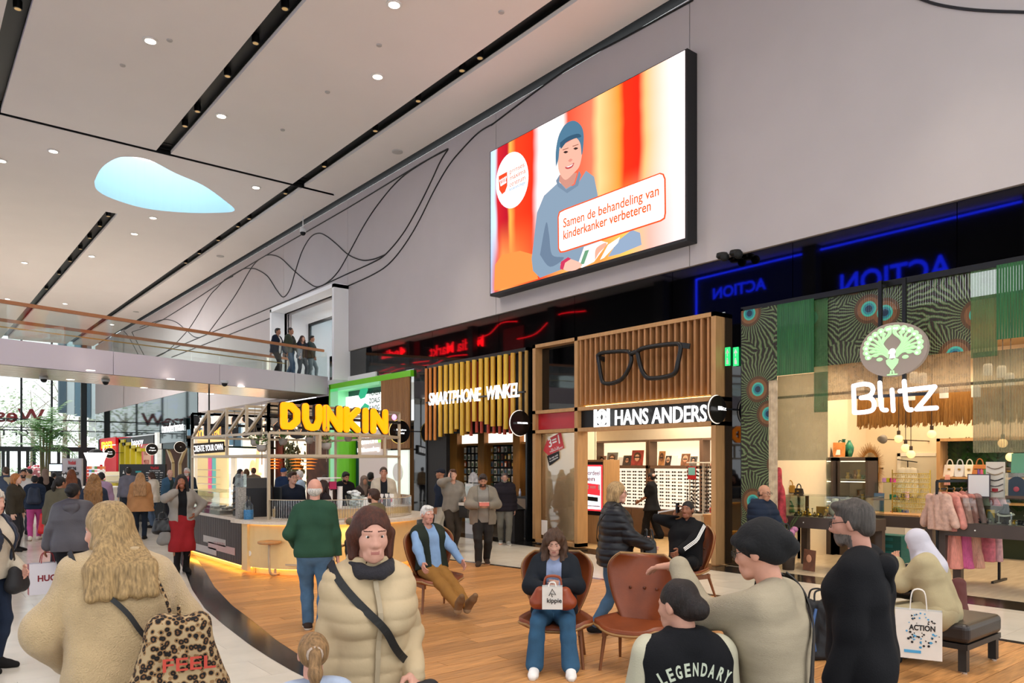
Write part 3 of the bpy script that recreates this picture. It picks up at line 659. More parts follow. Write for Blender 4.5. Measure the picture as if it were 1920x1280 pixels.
		cuts=[s.plane(s.T(0,0,hem),-s.up)]
		subs=[]
		if collar: cuts.append(s.plane(s.T(0,0,.60),s.up)); subs=[cn(s.T(0,.0,.52),.05*q,s.T(0,.02,.75),.058*q)]
		else: subs=[cn(s.T(0,.03,.50+neckcut),.056*q,s.T(0,.04,.7),.075*q)]
		if openw:
			R=s.R;P=s.P
			def op(X,Y,Z):
				x=(X-P[0])*R[0,0]+(Y-P[1])*R[1,0]+(Z-P[2])*R[2,0]; y=(X-P[0])*R[0,1]+(Y-P[1])*R[1,1]+(Z-P[2])*R[2,1]; return np.minimum(openw*q-np.abs(x),y-.02)
			cuts.append(op)
		o=s.part(name,ps,mat,.045,cuts,s.folds(amp,puff=puff*q if puff else 0,pa=pa),subs=subs,ps2=pa_); s.topps=ps; return o
	def pants(s,mat,fit=.014,flare=0,name='trousers',low=.97,waist=.08):
		q=s.s; ps=inflate([p for p in s.prims_torso()[:1]+s.prims_torso()[4:5]],fit*q)
		ps=[]; T=s.T
		for x in (1,-1): ps.append(cn(T(x*.075,-.005,-.0),(.105*s.bulk+fit)*q,T(x*.068,0,.12),(.098*s.bulk+fit)*q))
		ps.append(cn(T(0,0,-.03),(.095*s.bulk+fit)*q,T(0,0,.12),(.095*s.bulk+fit)*q))
		for sd in (1,-1):
			L=s.prims_leg(sd,low); L=inflate(L,fit*q)
			a=L[-1]; hp,kn,an=s.leg[sd]; L[-1]=('c',a[1],a[2],a[3],a[4]+(flare+.008)*q); ps+=L
		cuts=[s.plane(s.T(0,0,waist),s.up)]
		for sd in (1,-1): pass
		s.pantps=ps
		return s.part(name,ps,mat,.028,cuts,s.folds(.004,22))
	def skirt(s,mat,length=.45,flare=.02,name='skirt',fit=.018):
		q=s.s; T=s.T; z0=s.P[2]; ps=[]
		for x in (1,-1):
			hp,kn,an=s.leg[x]; b=hp+(kn-hp)*min(1,length/.42); ps+=[cn(T(x*.075,0,.12),(.09*s.bulk+fit)*q,hp,(.105*s.bulk+fit)*q),cn(hp,(.105*s.bulk+fit)*q,b,(.09+flare)*q)]
			if length>.42: c=kn+(an-kn)*min(1,(length-.42)/.41); ps.append(cn(b,(.09+flare)*q,c,(.10+flare*1.5)*q))
		ps.append(cn((s.leg[1][0]+s.leg[-1][0])/2,.1*q,(ps[1][3]+ps[-1][3])/2,(.09+flare)*q)); zh_=max(.03,min(ps[1][3][2],ps[-2][3][2]))
		return s.part(name,ps,mat,.10,[s.plane(T(0,0,.12),s.up),lambda X,Y,Z:zh_-Z+0*X+0*Y],s.folds(.006,30))
	def shoes(s,mat,sole=None,boot=0):
		for sd in (1,-1):
			ps=s.prims_foot(sd,.008*s.s)
			if boot: hp,kn,an=s.leg[sd]; ps.append(cn(an,.05*s.s,an+(kn-an)*boot,.055*s.s))
			d=s.footdir(sd); an=s.leg[sd][2]; cuts=[]
			if abs(d[2])<.3: zf=an[2]-.085*s.s; cuts=[lambda X,Y,Z,zf=zf:zf-Z+0*X+0*Y]
			V,Q=sdf(ps,.02,max(.007,min(.014,s.h)),cuts=cuts);
			cz=V[Q].mean(1)[:,2]; mi=(cz<an[2]-.085*s.s+.028).astype(int) if sole is not None else None
			link('shoe',npmesh('shoe',V,Q,[mat]+([sole] if sole is not None else []),mi),None,s.e)
	def hairdo(s,style,col,extra=None):
		hx=s.hx; q=s.s*.98; E=lambda c,r:el(hx(*c),A(*r)*q,s.Rh); mat=hairm(col) if isinstance(col,str) else col
		win=[E((0,.100,-.040),(.066,.085,.105))]; amp=.004; f=60
		if style=='short': ps=[E((0,-.022,.034),(.084,.099,.096)),cn(hx(-.075,-.02,.0),.016*q,hx(-.077,-.01,-.03),.008*q),cn(hx(.075,-.02,.0),.016*q,hx(.077,-.01,-.03),.008*q),E((0,-.07,-.03),(.06,.04,.05)),E((0,.05,.095),(.06,.04,.025))]
		if style in ('short','crop'): win.append(E((0,.035,-.095),(.13,.095,.075))); win.append(E((0,-.06,-.13),(.12,.09,.055)))
		if style=='short': pass
		elif style=='crop': ps=[E((0,-.02,.033),(.083,.097,.095)),E((0,-.07,-.03),(.06,.03,.05))]; amp=.001
		elif style=='bald': ps=[E((0,-.035,-.015),(.085,.085,.05)),E((0,-.07,-.03),(.06,.03,.05))]; amp=.001; win=[E((0,.09,-.0),(.09,.085,.2))]
		elif style=='bob': ps=[E((0,-.025,.03),(.091,.106,.101)),cn(hx(-.085,-.025,.0),.030*q,hx(-.080,-.01,-.10),.024*q),cn(hx(.085,-.025,.0),.030*q,hx(.080,-.01,-.10),.024*q),E((0,-.075,-.06),(.085,.05,.085))]; win=[E((.0,.115,-.045),(.076,.105,.118))]
		elif style in('long','curly'):
			b=-(extra or .33); ps=[E((0,-.022,.034),(.094,.106,.103)),E((0,-.07,-.05),(.08,.05,.09))]
			for x in (-.085,-.045,0,.045,.085):
				p1=s.T(x*1.35,-.14*s.bulk,.50); p2=s.T(x*1.5,-.17*s.bulk,.52+b); ps+=[cn(hx(x*.9,-.05,-.02),.042*q,p1,.040*q),cn(p1,.040*q,p2,.030*q)]
			for sd in (1,-1):
				p1=hx(sd*.085,.015,-.06); p2=s.T(sd*.10,.055,.50); p3=s.T(sd*.11,.11,.52+b*.75); ps+=[cn(hx(sd*.078,0,.03),.03*q,p1,.032*q),cn(p1,.032*q,p2,.033*q)]+([cn(p2,.033*q,p3,.02*q)] if style=='curly' or s.k.get('hairfront') else [])
			win=[E((0,.110,-.045),(.070,.10,.120))]
			if style=='curly': amp=.012; f=75; ps=inflate(ps,.007*q)
		elif style=='bun': ps=[E((0,-.024,.034),(.087,.101,.097)),E((0,-.07,-.03),(.062,.04,.05)),E((0,-.125,extra or .01),(.055,.05,.055))]
		elif style=='pony': ps=[E((0,-.024,.034),(.087,.101,.097)),E((0,-.06,-.02),(.065,.04,.05)),E((0,-.118,.02),(.03,.03,.03)),cn(hx(0,-.13,.02),.032*q,hx(0,-.155,-.08),.036*q),cn(hx(0,-.155,-.08),.036*q,hx(0,-.13,-.22),.018*q)]
		elif style=='curlshort': ps=[E((0,-.025,.04),(.105,.118,.11)),E((0,-.06,-.03),(.09,.06,.07))]; amp=.012; f=90
		elif style=='beanie': ps=[E((0,-.03,.05),(.096,.112,.098)),cn(hx(-.05,-.03,.045),.045*q,hx(.05,-.03,.045),.045*q)]; amp=.003; win=[E((0,.10,-.06),(.09,.11,.105)),cn(hx(-.2,.0,-.09),.095*q,hx(.2,.0,-.09),.095*q)]
		elif style=='turban': ps=[E((0,-.03,.045),(.097,.116,.103)),E((0,-.08,.0),(.075,.06,.07)),cn(hx(-.02,-.14,.03),.036*q,hx(.02,-.145,.0),.036*q),cn(hx(-.09,.0,.03),.022*q,hx(0,.085,.06),.022*q),cn(hx(.09,.0,.03),.022*q,hx(0,.085,.06),.022*q)]; amp=.004; f=40; win=[E((0,.11,-.05),(.085,.10,.095)),E((0,.03,-.14),(.2,.11,.10))]
		elif style=='cap': ps=[E((0,-.02,.05),(.09,.105,.085)),cn(hx(-.04,.08,.055),.012*q,hx(-.03,.15,.045),.008*q),cn(hx(.04,.08,.055),.012*q,hx(.03,.15,.045),.008*q),cn(hx(0,.08,.06),.012*q,hx(0,.165,.05),.008*q)]; amp=0; win=[cn(hx(-.2,.0,-.07),.1*q,hx(.2,.0,-.07),.1*q)]
		elif style=='hijab':
			ps=[E((0,-.02,.035),(.098,.116,.108)),E((0,.0,-.04),(.094,.10,.11)),cn(hx(0,-.02,-.08),.085*q,s.T(0,-.01,.50),.12*q),cn(hx(0,-.05,-.02),.085*q,s.T(0,-.06,.42),.13*q),cn(s.T(.08,0,.5),.085*q,s.T(.13,-.02,.42),.09*q),cn(s.T(-.08,0,.5),.085*q,s.T(-.13,-.02,.42),.09*q),cn(hx(0,.03,-.1),.06*q,s.T(0,.1,.36),.07*q)]
			win=[E((0,.105,-.025),(.056,.06,.088))]; amp=.006; f=34
		ph=random.uniform(0,6)
		g=(lambda X,Y,Z:amp*np.sin(f*X+ph)*np.sin(f*Y+1.3*ph)*np.cos(f*.55*Z)) if amp else None
		nm='hijab' if style=='hijab' else ('beanie' if style=='beanie' else ('cap' if style=='cap' else ('turban' if style=='turban' else 'hair')))
		return s.part(nm,ps,mat,.03,disp=g,h=max(.006,min(.016,s.t*1.1)),subs=win)
	def hood(s,mat):
		q=s.s; T=s.T; b=s.bulk
		ps=[cn(T(-.10,-.04,.50),.05*q,T(-.05,-.11*b,.49),.04*q),cn(T(.09,-.03,.51),.04*q,T(.05,-.11*b,.49),.04*q),cn(T(-.06,-.115*b,.49),.045*q,T(.06,-.115*b,.49),.045*q),cn(T(-.05,-.12*b,.46),.03*q,T(.02,-.12*b,.34),.012*q),cn(T(.05,-.12*b,.46),.03*q,T(-.02,-.12*b,.34),.012*q)]
		return s.part('hood',ps,mat,.04,disp=s.folds(.004,40))
	def scarf(s,mat,r=.035):
		q=s.s; c=s.T(0,.01,.555); ps=[]
		for i in range(10):
			a,b=2*math.pi*i/10,2*math.pi*(i+1)/10; ps.append(cn(c+s.R@A(.075*math.cos(a),.085*math.sin(a),-.02*math.sin(a))*q,r*q,c+s.R@A(.075*math.cos(b),.085*math.sin(b),-.02*math.sin(b))*q,r*q))
		return s.part('scarf',ps,mat,.02,disp=s.folds(.005,60))
	def dist(s,ps,p,k=.045):
		d=.3
		for pr in ps: d=smin(np.float64(d),cone_d(pr,p[0],p[1],p[2]),k*s.s)
		return float(d)
	def onsurf(s,o,dr,off=.014,ps=None):
		"""point on the clothed surface met when coming in towards o from direction dr"""
		dr=unit(np.asarray(dr,float)); p=o+dr*.6; ps=ps or s.topps
		for _ in range(40):
			d=s.dist(ps,p)-off
			if abs(d)<.001: break
			p=p-dr*d*.9
		return p,dr
	def strap(s,side,mat,w=.03,name='bag_strap',hipz=-.05,parent=None,front=True,back=True,skips=0):
		"""strap from the shoulder on `side` to the opposite hip, laid on the clothes"""
		T=s.T; pts=[];nr=[]
		top_=T(side*.10,-.02,.50); hip=T(-side*.13,0,hipz)
		n=14; rng=[]
		if front: rng+=[(i/n,1) for i in range(n+1)]
		if back: rng+=[(1-i/n,-1) for i in range(1,n+1)] if front else [(i/n,-1) for i in range(n+1)]
		for t,sg in rng:
			ctr=top_*(1-t)+hip*t; ctr=ctr+s.R@A(-side*.03*math.sin(math.pi*t),0,0)
			ang=math.pi*.5*(1-math.sin(math.pi*min(1,max(0,t)))); dr=s.R@A((side*math.cos(t*math.pi))*abs(math.cos(math.pi*t))**3*.9,sg*(.08+math.sin(math.pi*t)),.9*max(0,1-4*t))
			p,d_=s.onsurf(ctr,dr); pts.append(p);nr.append(d_)
		Pn=np.array(pts);
		for _ in range(3): Pn[1:-1]=(Pn[:-2]+2*Pn[1:-1]+Pn[2:])/4
		N=np.array(nr)
		for _ in range(3): N[1:-1]=(N[:-2]+2*N[1:-1]+N[2:])/4
		Pn=[p+unit(n_)*.008 for p,n_ in zip(Pn,N)]
		m=MB(); m.ribbon([tuple(p) for p in spline(Pn,3)],[tuple(N[min(i//3,len(N)-1)]) for i in range(3*(len(Pn)-1)+1)],w,.006); return m.build(name,mat,s.e)
	def world(s,p): return s.e.matrix_basis@Vector(p) if False else (Matrix.Translation(s.e.location)@s.e.rotation_euler.to_matrix().to_4x4())@Vector(p)
STAND={}
def walkp(ph=1,st=.22,arm=.16):
	"""mid-stride: ph=1 right foot forward"""
	f=dict(footR=(.085,st*ph,.10 if ph<0 else .085),footL=(-.085,-st*ph,.10 if ph>0 else .085),pz=.905)
	f['handR']=(.25,.08-arm*ph,.82+.0); f['handL']=(-.25,.08+arm*ph,.82)
	if ph>0: f['toeL']=(-.1,.9,-.25)
	else: f['toeR']=(.1,.9,-.25)
	return f
def sitp(seat=.46,knee=.44,spread=.11):
	return dict(pz=seat+.10,py=-.02,footR=(spread,.44,.085),footL=(-spread,.44,.085),lean=-8,handR=(.14,.30,seat+.22),handL=(-.14,.30,seat+.22))
# ================================================================= SHOPS ON THE RIGHT
def em(name,col,es): return M(name,col,.5,emit=col,es=es)
Yp=lambda px,X=WX: onx(px,868,X)[1]
Zp=lambda px,py,X=WX: onx(px,py,X)[2]
oak=rnd_tint(M('oak_slat','#a9784c',.5,var=.12,vscale=4,stretch=(6,6,.5)),.06)
oakf=M('oak_frame','#b58a5a',.5,var=.1,vscale=4,stretch=(5,5,.6))
brownc=M('brown_cabinet','#6b5140',.5,var=.08,vscale=5)
darkc=M('dark_cabinet','#4a3f3a',.5,var=.08,vscale=5)
cream=M('cream_wall','#e6d8c0',.8,var=.02)
wlet=em('white_letter','#ffffff',1.6); wprint=M('white_print','#f2f0ec',.6)
redp=M('red_panel','#b3242c',.3); blackp=M('black_print','#18181a',.6)
blk_wood=M('black_wood','#17120f',.6,var=.3,vscale=6,stretch=(10,10,.5))
def disc(name,mat,c,r,n,th=.05,seg=28,parent=None):
	n=Vector(n).normalized(); u=Vector((0,0,1)); v=u.cross(n).normalized(); m_=MB()
	m_.prism([Vector(c)+u*math.sin(a)*r+v*math.cos(a)*r for a in np.linspace(0,2*math.pi,seg+1)[:-1]],n*-th); return m_.build(name,mat,parent)
def blade(px,py,X,r,lines,label,sz=.07,glow='#f4e7d8'):
	c=Vector(onx(px,py,X)); e=empty('blade_sign',c,label=label,cat='sign')
	o=disc('panel',M('blade_black','#140f0d',.25),(0,0,0),r,(0,-1,0),.07,parent=e)
	m_=MB(); m_.tube([(math.cos(a)*r,.035,math.sin(a)*r) for a in np.linspace(0,2*math.pi,29)[:-1]],.012,6,closed=True); m_.build('rim',em('blade_rim'+glow,glow,.9),e)
	MB().bar((0,.035,.02),(WX-X+.05,.035,.02),.03).build('bracket',black,e)
	for i,l in enumerate(lines):
		z=-.02+ (len(lines)-1)*sz*.7-i*sz*1.4
		w=min(r*1.5,.62*sz*len(l)*.75); p=c+Vector((-w/2,-.075,z)); textfit('lettering',l,em('blade_letter','#ffffff',1.2),p,p+Vector((w,0,0)),sz*.7,parent=e)
	return e
Y0,Y1=8.38,13.55; YM=Yp(1096); ZT,ZB,ZS=4.70,3.12,2.66
op=empty('optician_shop_facade',(WX,11,0),label='optician shop front framed in pale oak with vertical fins',cat='shop front')
def opb(nm,mat,b):
	o=boxo(nm,mat,b); o.parent=op; o.matrix_parent_inverse=Matrix.Translation(op.location).inverted(); return o
for y in (Y0,YM,Y1-.1): opb('post',oakf,(WX-.22,WX+.1,y,y+.1,.02,ZT))
for z,a in ((ZT-.08,Y0),(ZB-.06,Y0),(ZS-.06,Y0),(.03,YM)): opb('beam',oakf,(WX-.22,WX+.1,a,Y1,z,z+.08))
opb('fin_backing',M('fin_back','#4d3724',.7),(WX+.06,WX+.1,Y0+.1,YM,ZB,ZT-.08))
nf=23
for i in range(nf):
	y=Y0+.16+(YM-Y0-.2)*i/(nf-1)*.985; opb('fin',oak,(WX-.2,WX+.06,y,y+.045,ZB+.06,ZT-.08))
opb('led_strip',em('led_warm','#ffe08a',6),(WX+.0,WX+.05,Y0+.12,YM-.03,ZB+.03,ZB+.05))
opb('dark_pane',darkglass,(WX,WX+.03,YM+.1,Y1-.1,ZB,ZT-.08))
opb('red_panel',redp,(WX-.12,WX,YM+.1,Y1-.1,ZS+.03,ZB-.06))
opb('sign_board',black,(WX-.1,WX,Y0+.1,YM,ZS+.02,ZB-.06))
opb('window_pane',shopglass,(WX-.03,WX-.015,YM+.1,Y1-.1,.1,ZS-.06))
zq=lambda a,b:(1000+a/2.6667,580+b/2.6667)
sg=empty('optician_sign',(WX-.2,10.5,2.7),label='glowing white optician letters with an eye logo on a black board',cat='sign')
textfit('lettering','HANS ANDERS',wlet,onx(*zq(405,577),WX-.16),onx(*zq(862,558),WX-.16),.31,parent=sg,extr=.01,off=.006)
lg=MB(); ly0,lz0=onx(*zq(380,586),WX-.16)[1:]; ly1=onx(*zq(308,586),WX-.16)[1]; w=ly1-ly0
def lb(a,b,c,d): lg.box(WX-.2,WX-.14,ly0+a*w,ly0+b*w,lz0+c*w,lz0+d*w)
lb(0,1,0,.1); lb(0,1,.9,1); lb(0,.1,.1,.9); lb(.9,1,.1,.9)
lg.tube([(WX-.17,ly0+w*(.5+.17*math.cos(a)),lz0+w*(.5+.2*math.sin(a))) for a in np.linspace(0,2*math.pi,20)[:-1]],.028,6,closed=True)
for sgn in (1,-1): lg.tube([(WX-.17,ly0+w*(.5+t*.42),lz0+w*(.5+sgn*.36*math.cos(t*math.pi/2))) for t in np.linspace(-1,1,12)],.026,6)
o=lg.build('eye_logo',wlet); o.parent=sg; o.matrix_parent_inverse=Matrix.Translation(sg.location).inverted()
gg=empty('giant_spectacles',(WX-.35,10.5,3.9),label='huge black spectacle frame mounted on the oak fins',cat='decoration')
gm=M('spectacle_black','#0b0909',.4)
def gt(nm,pts,X,r,closed=False):
	P=[onx(*zq(a,b),X) for a,b in pts]; P=[Vector(p)-gg.location for p in P]
	if closed: P=spline(P+[P[0]],5)[:-1]
	m_=MB(); m_.tube(P,r,8,closed=closed); return m_.build(nm,gm,gg,smooth=True)
gt('rim',[(322,230),(345,217),(400,211),(465,209),(487,222),(490,260),(470,310),(445,345),(420,360),(385,370),(350,365),(338,330),(330,280)],WX-.32,.045,True)
gt('rim',[(520,210),(545,195),(610,182),(700,172),(732,176),(736,200),(722,270),(712,310),(690,328),(640,340),(580,343),(555,325),(535,280)],WX-.38,.047,True)
gt('bridge',[(487,222),(505,214),(522,212)],WX-.36,.05)
m_=MB(); a=Vector(onx(*zq(732,178),WX-.38))-gg.location; m_.bar(a,Vector(onx(*zq(783,184),WX-.3))-gg.location,.06,.1); m_.build('temple',gm,gg)
m_=MB(); a=Vector(onx(*zq(326,240),WX-.32))-gg.location; m_.bar(a,Vector(onx(*zq(380,258),WX-.05))-gg.location,.05,.09); m_.build('temple',gm,gg)
tg=empty('window_sticker',onx(1035,850,WX-.05),label='red 3=1 price tag sticker on the optician window',cat='sticker')
def tq(a,b,X=WX-.05): return Vector(onx(*zq(a,b),X))-tg.location
MB().prism([tq(50,705),(tq(70,650)),tq(137,613),tq(154,692),tq(75,730)],(.006,0,0)).build('red_tag',M('tag_red','#c8353a',.4),tg)
textfit('lettering','3=1',wprint,onx(*zq(77,690),WX-.056),onx(*zq(132,668),WX-.056),.2,parent=tg,extr=.001,off=.006)
textfit('lettering','2e + 3e',wprint,onx(*zq(88,704),WX-.056),onx(*zq(128,690),WX-.056),.04,parent=tg,extr=.001)
textfit('lettering','compleet bril gratis!',wprint,onx(*zq(82,716),WX-.056),onx(*zq(147,692),WX-.056),.05,parent=tg,extr=.001)
tg2=empty('window_sticker',onx(1037,858,WX-.05),label='black tag sticker hanging below the red price tag',cat='sticker')
MB().prism([Vector(onx(*zq(a,b),WX-.05))-tg2.location for a,b in [(68,735),(72,730),(128,708),(130,745),(80,782)]],(.006,0,0)).build('black_tag',blackp,tg2)
textfit('lettering','2e set ook',wprint,onx(*zq(80,752),WX-.056),onx(*zq(124,730),WX-.056),.05,parent=tg2,extr=.001)
textfit('lettering','te combineren',wprint,onx(*zq(82,764),WX-.056),onx(*zq(124,742),WX-.056),.045,parent=tg2,extr=.001)
tag(MB().box(WX-.05,WX-.045,Yp(1029),Yp(1018),.2,.55).build('window_notice',wprint),'small white notice at the foot of the optician window','notice')
blade(1347,767,WX-.42,.25,['Blitz'],'round black blade sign at the right corner of the optician front',.1)
BX=15.35
sh=empty('wall_optician'); tag(sh,'cream walls, floor and ceiling of the optician',kind='structure')
boxo('back_wall',cream,(BX+.4,BX+.5,Y0-.3,16.3,0,3.7),sh); boxo('side_wall',cream,(WX+.1,13.8,Y1,Y1+.06,0,3.7),sh); boxo('side_wall',cream,(13.78,13.84,Y1,16.2,0,3.7),sh); boxo('side_wall',cream,(13.8,BX+.5,16.2,16.26,0,3.7),sh); boxo('side_wall',cream,(WX+.3,BX+.5,Y0-.05,Y0,0,3.7),sh)
sh_c=empty('ceiling_optician'); tag(sh_c,kind='structure'); boxo('shop_ceiling',cream,(WX+.1,BX+.5,Y0,Y1,3.62,3.7),sh_c); boxo('shop_ceiling',cream,(13.8,BX+.5,Y1,16.2,3.62,3.7),sh_c)
fl=empty('floor_optician'); tag(fl,'pale oak floor of the optician',kind='structure')
lf=rnd_tint(M('pale_floor','#c9a877',.35,var=.12,vscale=3,stretch=(1.5,10,4)),.1)
for i in range(26):
	for j in range(3): boxo('plank',lf,(WX+.02+j*1.25,WX+.02+(j+1)*1.25-.003,Y0+i*.2,Y0+i*.2+.197,-.011,.004),fl)
for i in range(13): boxo('plank',lf,(13.86,15.6,Y1+.1+i*.2,Y1+.1+i*.2+.197,-.011,.004),fl)
zi=lambda a,b:(1080+a/4.2667,780+b/4.2667)
bays=[(165,560),(590,990),(1015,1400)]
lit=em('display_white','#fff4e0',.75);
specmesh=MB();
for sd in (1,-1): specmesh.tube([(0,sd*.036+.028*math.cos(a),.021*math.sin(a)) for a in np.linspace(0,2*math.pi,9)[:-1]],.004,4,closed=True); specmesh.bar((0,sd*.066,.008),(.06,sd*.068,.008),.006)
specmesh.bar((0,-.01,.006),(0,.01,.006),.006); specmesh.m(1)
for sd in (1,-1): specmesh.poly([(.001,sd*.036+.027*math.cos(a),.02*math.sin(a)) for a in np.linspace(0,2*math.pi,9)[:-1]])
sme=[]
for c_,l_ in (('#2a1a12','#1d1512'),('#111111','#2a2a2e'),('#6b4a2e','#3a3028'),('#8a7a66','#b8b0a4')):
	me=specmesh.mesh('spectacles'); me.materials.append(M('frame'+c_,c_,.3)); me.materials.append(M('lens'+l_,l_,.15)); sme.append(me)
nsp=0
photo=[M('portrait_%d'%i,c,.5,var=.5,vscale=7) for i,c in enumerate(['#8a5a40','#6e6a66','#b07848','#3a2a24','#a83c30','#7f8fa0'])]
hairp=[M('portrait_hair%d'%i,c,.6) for i,c in enumerate(['#1d1411','#5a3a22','#c8b090'])]; skinp=[M('portrait_skin%d'%i,c,.6) for i,c in enumerate(['#c89070','#8a5a40','#e0b090'])]
ncard=0
for bi,(a,b) in enumerate(bays):
	ya=Yp(zi(a,0)[0],BX); yb=max(Y0+.05,Yp(zi(b,0)[0],BX)); zt,zm,zl,zc=2.47,1.84,1.76,.70
	e=empty('display_bay',(BX,(ya+yb)/2,0),label=['eyewear display bay beside the advertising totem','eyewear display bay behind the shop assistant','eyewear display bay behind the revolving rack'][bi],cat='display',group='eyewear display bays')
	c0=(ya+yb)/2; B=lambda nm,mat,x0,x1,y0,y1,z0,z1: MB().box(x0-BX,x1-BX,y0-c0,y1-c0,z0,z1).build(nm,mat,e)
	B('cabinet',brownc,BX-.05,BX+.4,yb-.05,ya+.05,0,zc)
	nd=4
	for k in range(nd): B('door',brownc,BX-.07,BX-.05,lerp(yb,ya,k/nd)+.01,lerp(yb,ya,(k+1)/nd)-.01,.06,zc-.03)
	B('display_board',lit,BX+.2,BX+.22,yb,ya,zc,zl); B('shelf',brownc,BX,BX+.4,yb-.04,ya+.04,zl,zm); B('light_box_back',em('lightbox_cream','#ffe9c4',.85),BX+.3,BX+.32,yb,ya,zm,zt)
	B('light_box_top',brownc,BX,BX+.4,yb-.04,ya+.04,zt,zt+.05)
	for y in (yb-.04,ya): B('upright',brownc,BX,BX+.4,y,y+.05,zc,zt)
	for r in range(11): B('rail',M('acrylic','#d8d0c4',.2),BX+.15,BX+.2,yb+.03,ya-.03,zl-.10-r*.088-.012,zl-.10-r*.088-.006)
	ncol=int((ya-yb-.1)/.172)
	for r in range(11):
		for k in range(ncol):
			if nsp>=290: break
			y=yb+.11+k*(ya-yb-.2)/max(1,ncol-1); z=zl-.09-r*.088
			if (bi==0 and not(zi(300,0)[0]<0) and y>Yp(1150,BX)): continue
			o=bpy.data.objects.new('spectacles',sme[(r*3+k*7+bi)%4 if bi else (r+k)%2]); COL.objects.link(o); o.location=(BX+.13,y,z)
			tag(o,'spectacles in the %s row, %s from the left, %s'%(ordn(r),ordn(ncol-1-k),['beside the totem','behind the assistant','behind the rack'][bi]),'spectacles','spectacles on wall bay %d'%(bi+1)); nsp+=1
	cards=[[(168,262,232,338,0),(240,285,325,388,1),(328,325,368,390,2),(370,310,438,390,3),(438,268,532,390,4)],[(655,275,705,390,0),(708,315,755,393,1),(752,316,800,393,2),(803,335,843,393,5),(835,297,903,392,3),(905,318,962,392,4)],[(1075,310,1108,395,1),(1112,305,1165,395,3)]][bi]
	for n,(x0,y0,x1,y1,ki) in enumerate(cards):
		p0=onx(*zi(x0,y1),BX+.1); p1=onx(*zi(x1,y0),BX+.1); ce=empty('portrait_card',((BX+.1),(p0[1]+p1[1])/2,zm),label=None)
		nm=['leftmost','second','third','fourth','fifth','sixth'][n]
		tag(ce,'%s portrait card standing on the %s light box shelf of the optician'%(nm,['first','middle','last'][bi]),'picture','portrait cards in the optician')
		w2=abs(p0[1]-p1[1])/2; hh=p1[2]-p0[2]
		MB().prism([(0,-w2,0),(0,w2,0),(.06,w2,hh),(.06,-w2,hh)],(.01,0,0)).build('card',photo[(n+bi*2)%6] if ki!=2 and ki!=5 else wprint,ce)
		if ki not in (2,5):
			tl=lambda z:.06*z/hh-.004
			MB().prism([(tl(hh*.55+.24*hh*math.sin(a)),w2*.62*math.cos(a),hh*.58+.3*hh*math.sin(a)) for a in np.linspace(0,2*math.pi,13)[:-1]],(-.002,0,0)).build('print_hair',hairp[(n+bi)%3],ce)
			MB().prism([(tl(hh*.5+.2*hh*math.sin(a))-.004,w2*.40*math.cos(a),hh*.50+.23*hh*math.sin(a)) for a in np.linspace(0,2*math.pi,13)[:-1]],(-.002,0,0)).build('print_face',skinp[(n*2+bi)%3],ce)
			MB().box(-.012+.03,-.006+.03,-w2*.45,w2*.45,hh*.5,hh*.58).build('print_glasses',blackp,ce)
		ncard+=1
t0=onx(1127,990,12.7); te=empty('advertising_totem',(12.75,Yp(1110,12.7),0),label='oak advertising totem with a red framed screen inside the optician window',cat='totem')
ty0,ty1=Yp(1152,12.75)-te.location.y,Yp(1084,12.75)-te.location.y
MB().box(-.05,.5,ty0+.3,ty1,0,1.98).build('body',oakf,te); MB().box(-.07,-.05,ty0+.32,ty1-.02,.68,1.93).build('frame',black,te)
ys0,ys1=Yp(1125,12.6)-te.location.y,Yp(1087,12.6)-te.location.y
MB().box(-.09,-.07,ys0,ys1,.78,1.86).build('screen_border',em('screen_red','#e8323c',1.1),te)
MB().box(-.095,-.09,ys0+.03,ys1-.03,.82,1.82).build('screen',em('screen_pale','#dcecf4',1.2),te)
sy=te.location.y
for body,za,zb,ya,yb,mt in [('voordeel',1.62,0,ys1-.07,ys0+.05,redp),('en',1.48,0,ys1-.2,ys0+.22,redp),('3=1',1.28,0,ys1-.1,ys0+.07,wprint),('HANS ANDERS',.88,0,ys1-.18,ys0+.05,redp)]:
	if body=='3=1': MB().prism([(-.1,ys1-.05,1.18),(-.1,ys0+.05,1.14),(-.1,ys0+.05,1.40),(-.1,ys1-.05,1.44)],(.004,0,0)).build('red_tag',em('tag_glow','#d8303a',.9),te)
	textfit('lettering',body,mt,(12.75-.104,sy+ya,za),(12.75-.104,sy+yb,za),.11 if body!='HANS ANDERS' else .03,parent=te,extr=.001,off=.002)
MB().prism([(-.1,ys1-.12,1.02),(-.1,ys0+.12,1.0),(-.1,ys0+.12,1.1),(-.1,ys1-.12,1.12)],(.004,0,0)).build('dark_tag',blackp,te)
re=empty('revolving_rack',(*onz(1311,1018)[:2],0),label='white revolving rack full of sunglasses in the optician',cat='rack')
wm=M('rack_white','#d9d3c8',.4)
MB().box(-.2,.2,-.2,.2,0,.72).build('base',wm,re)
for a in range(6):
	an=a*math.pi/3; x,y=.22*math.cos(an),.22*math.sin(an); MB().box(x-.012,x+.012,y-.012,y+.012,.7,1.92).build('upright',wm,re)
MB().lathe([(.3,1.9),(.3,1.93)],seg=18).build('top_ring',wm,re); MB().lathe([(.3,.68),(.3,.72)],seg=18).build('tray',wm,re)
for r in range(12):
	for a in range(6):
		an=a*math.pi/3+.3; o=bpy.data.objects.new('sunglasses',sme[(r+a)%2]); COL.objects.link(o); o.location=re.location+Vector((.28*math.cos(an),.28*math.sin(an),.78+r*.093)); o.rotation_euler=(0,0,an+math.pi)
		tag(o,'sunglasses on the revolving rack, %s up in the %s column'%(ordn(r),ordn(a)),'sunglasses','sunglasses on the revolving rack')
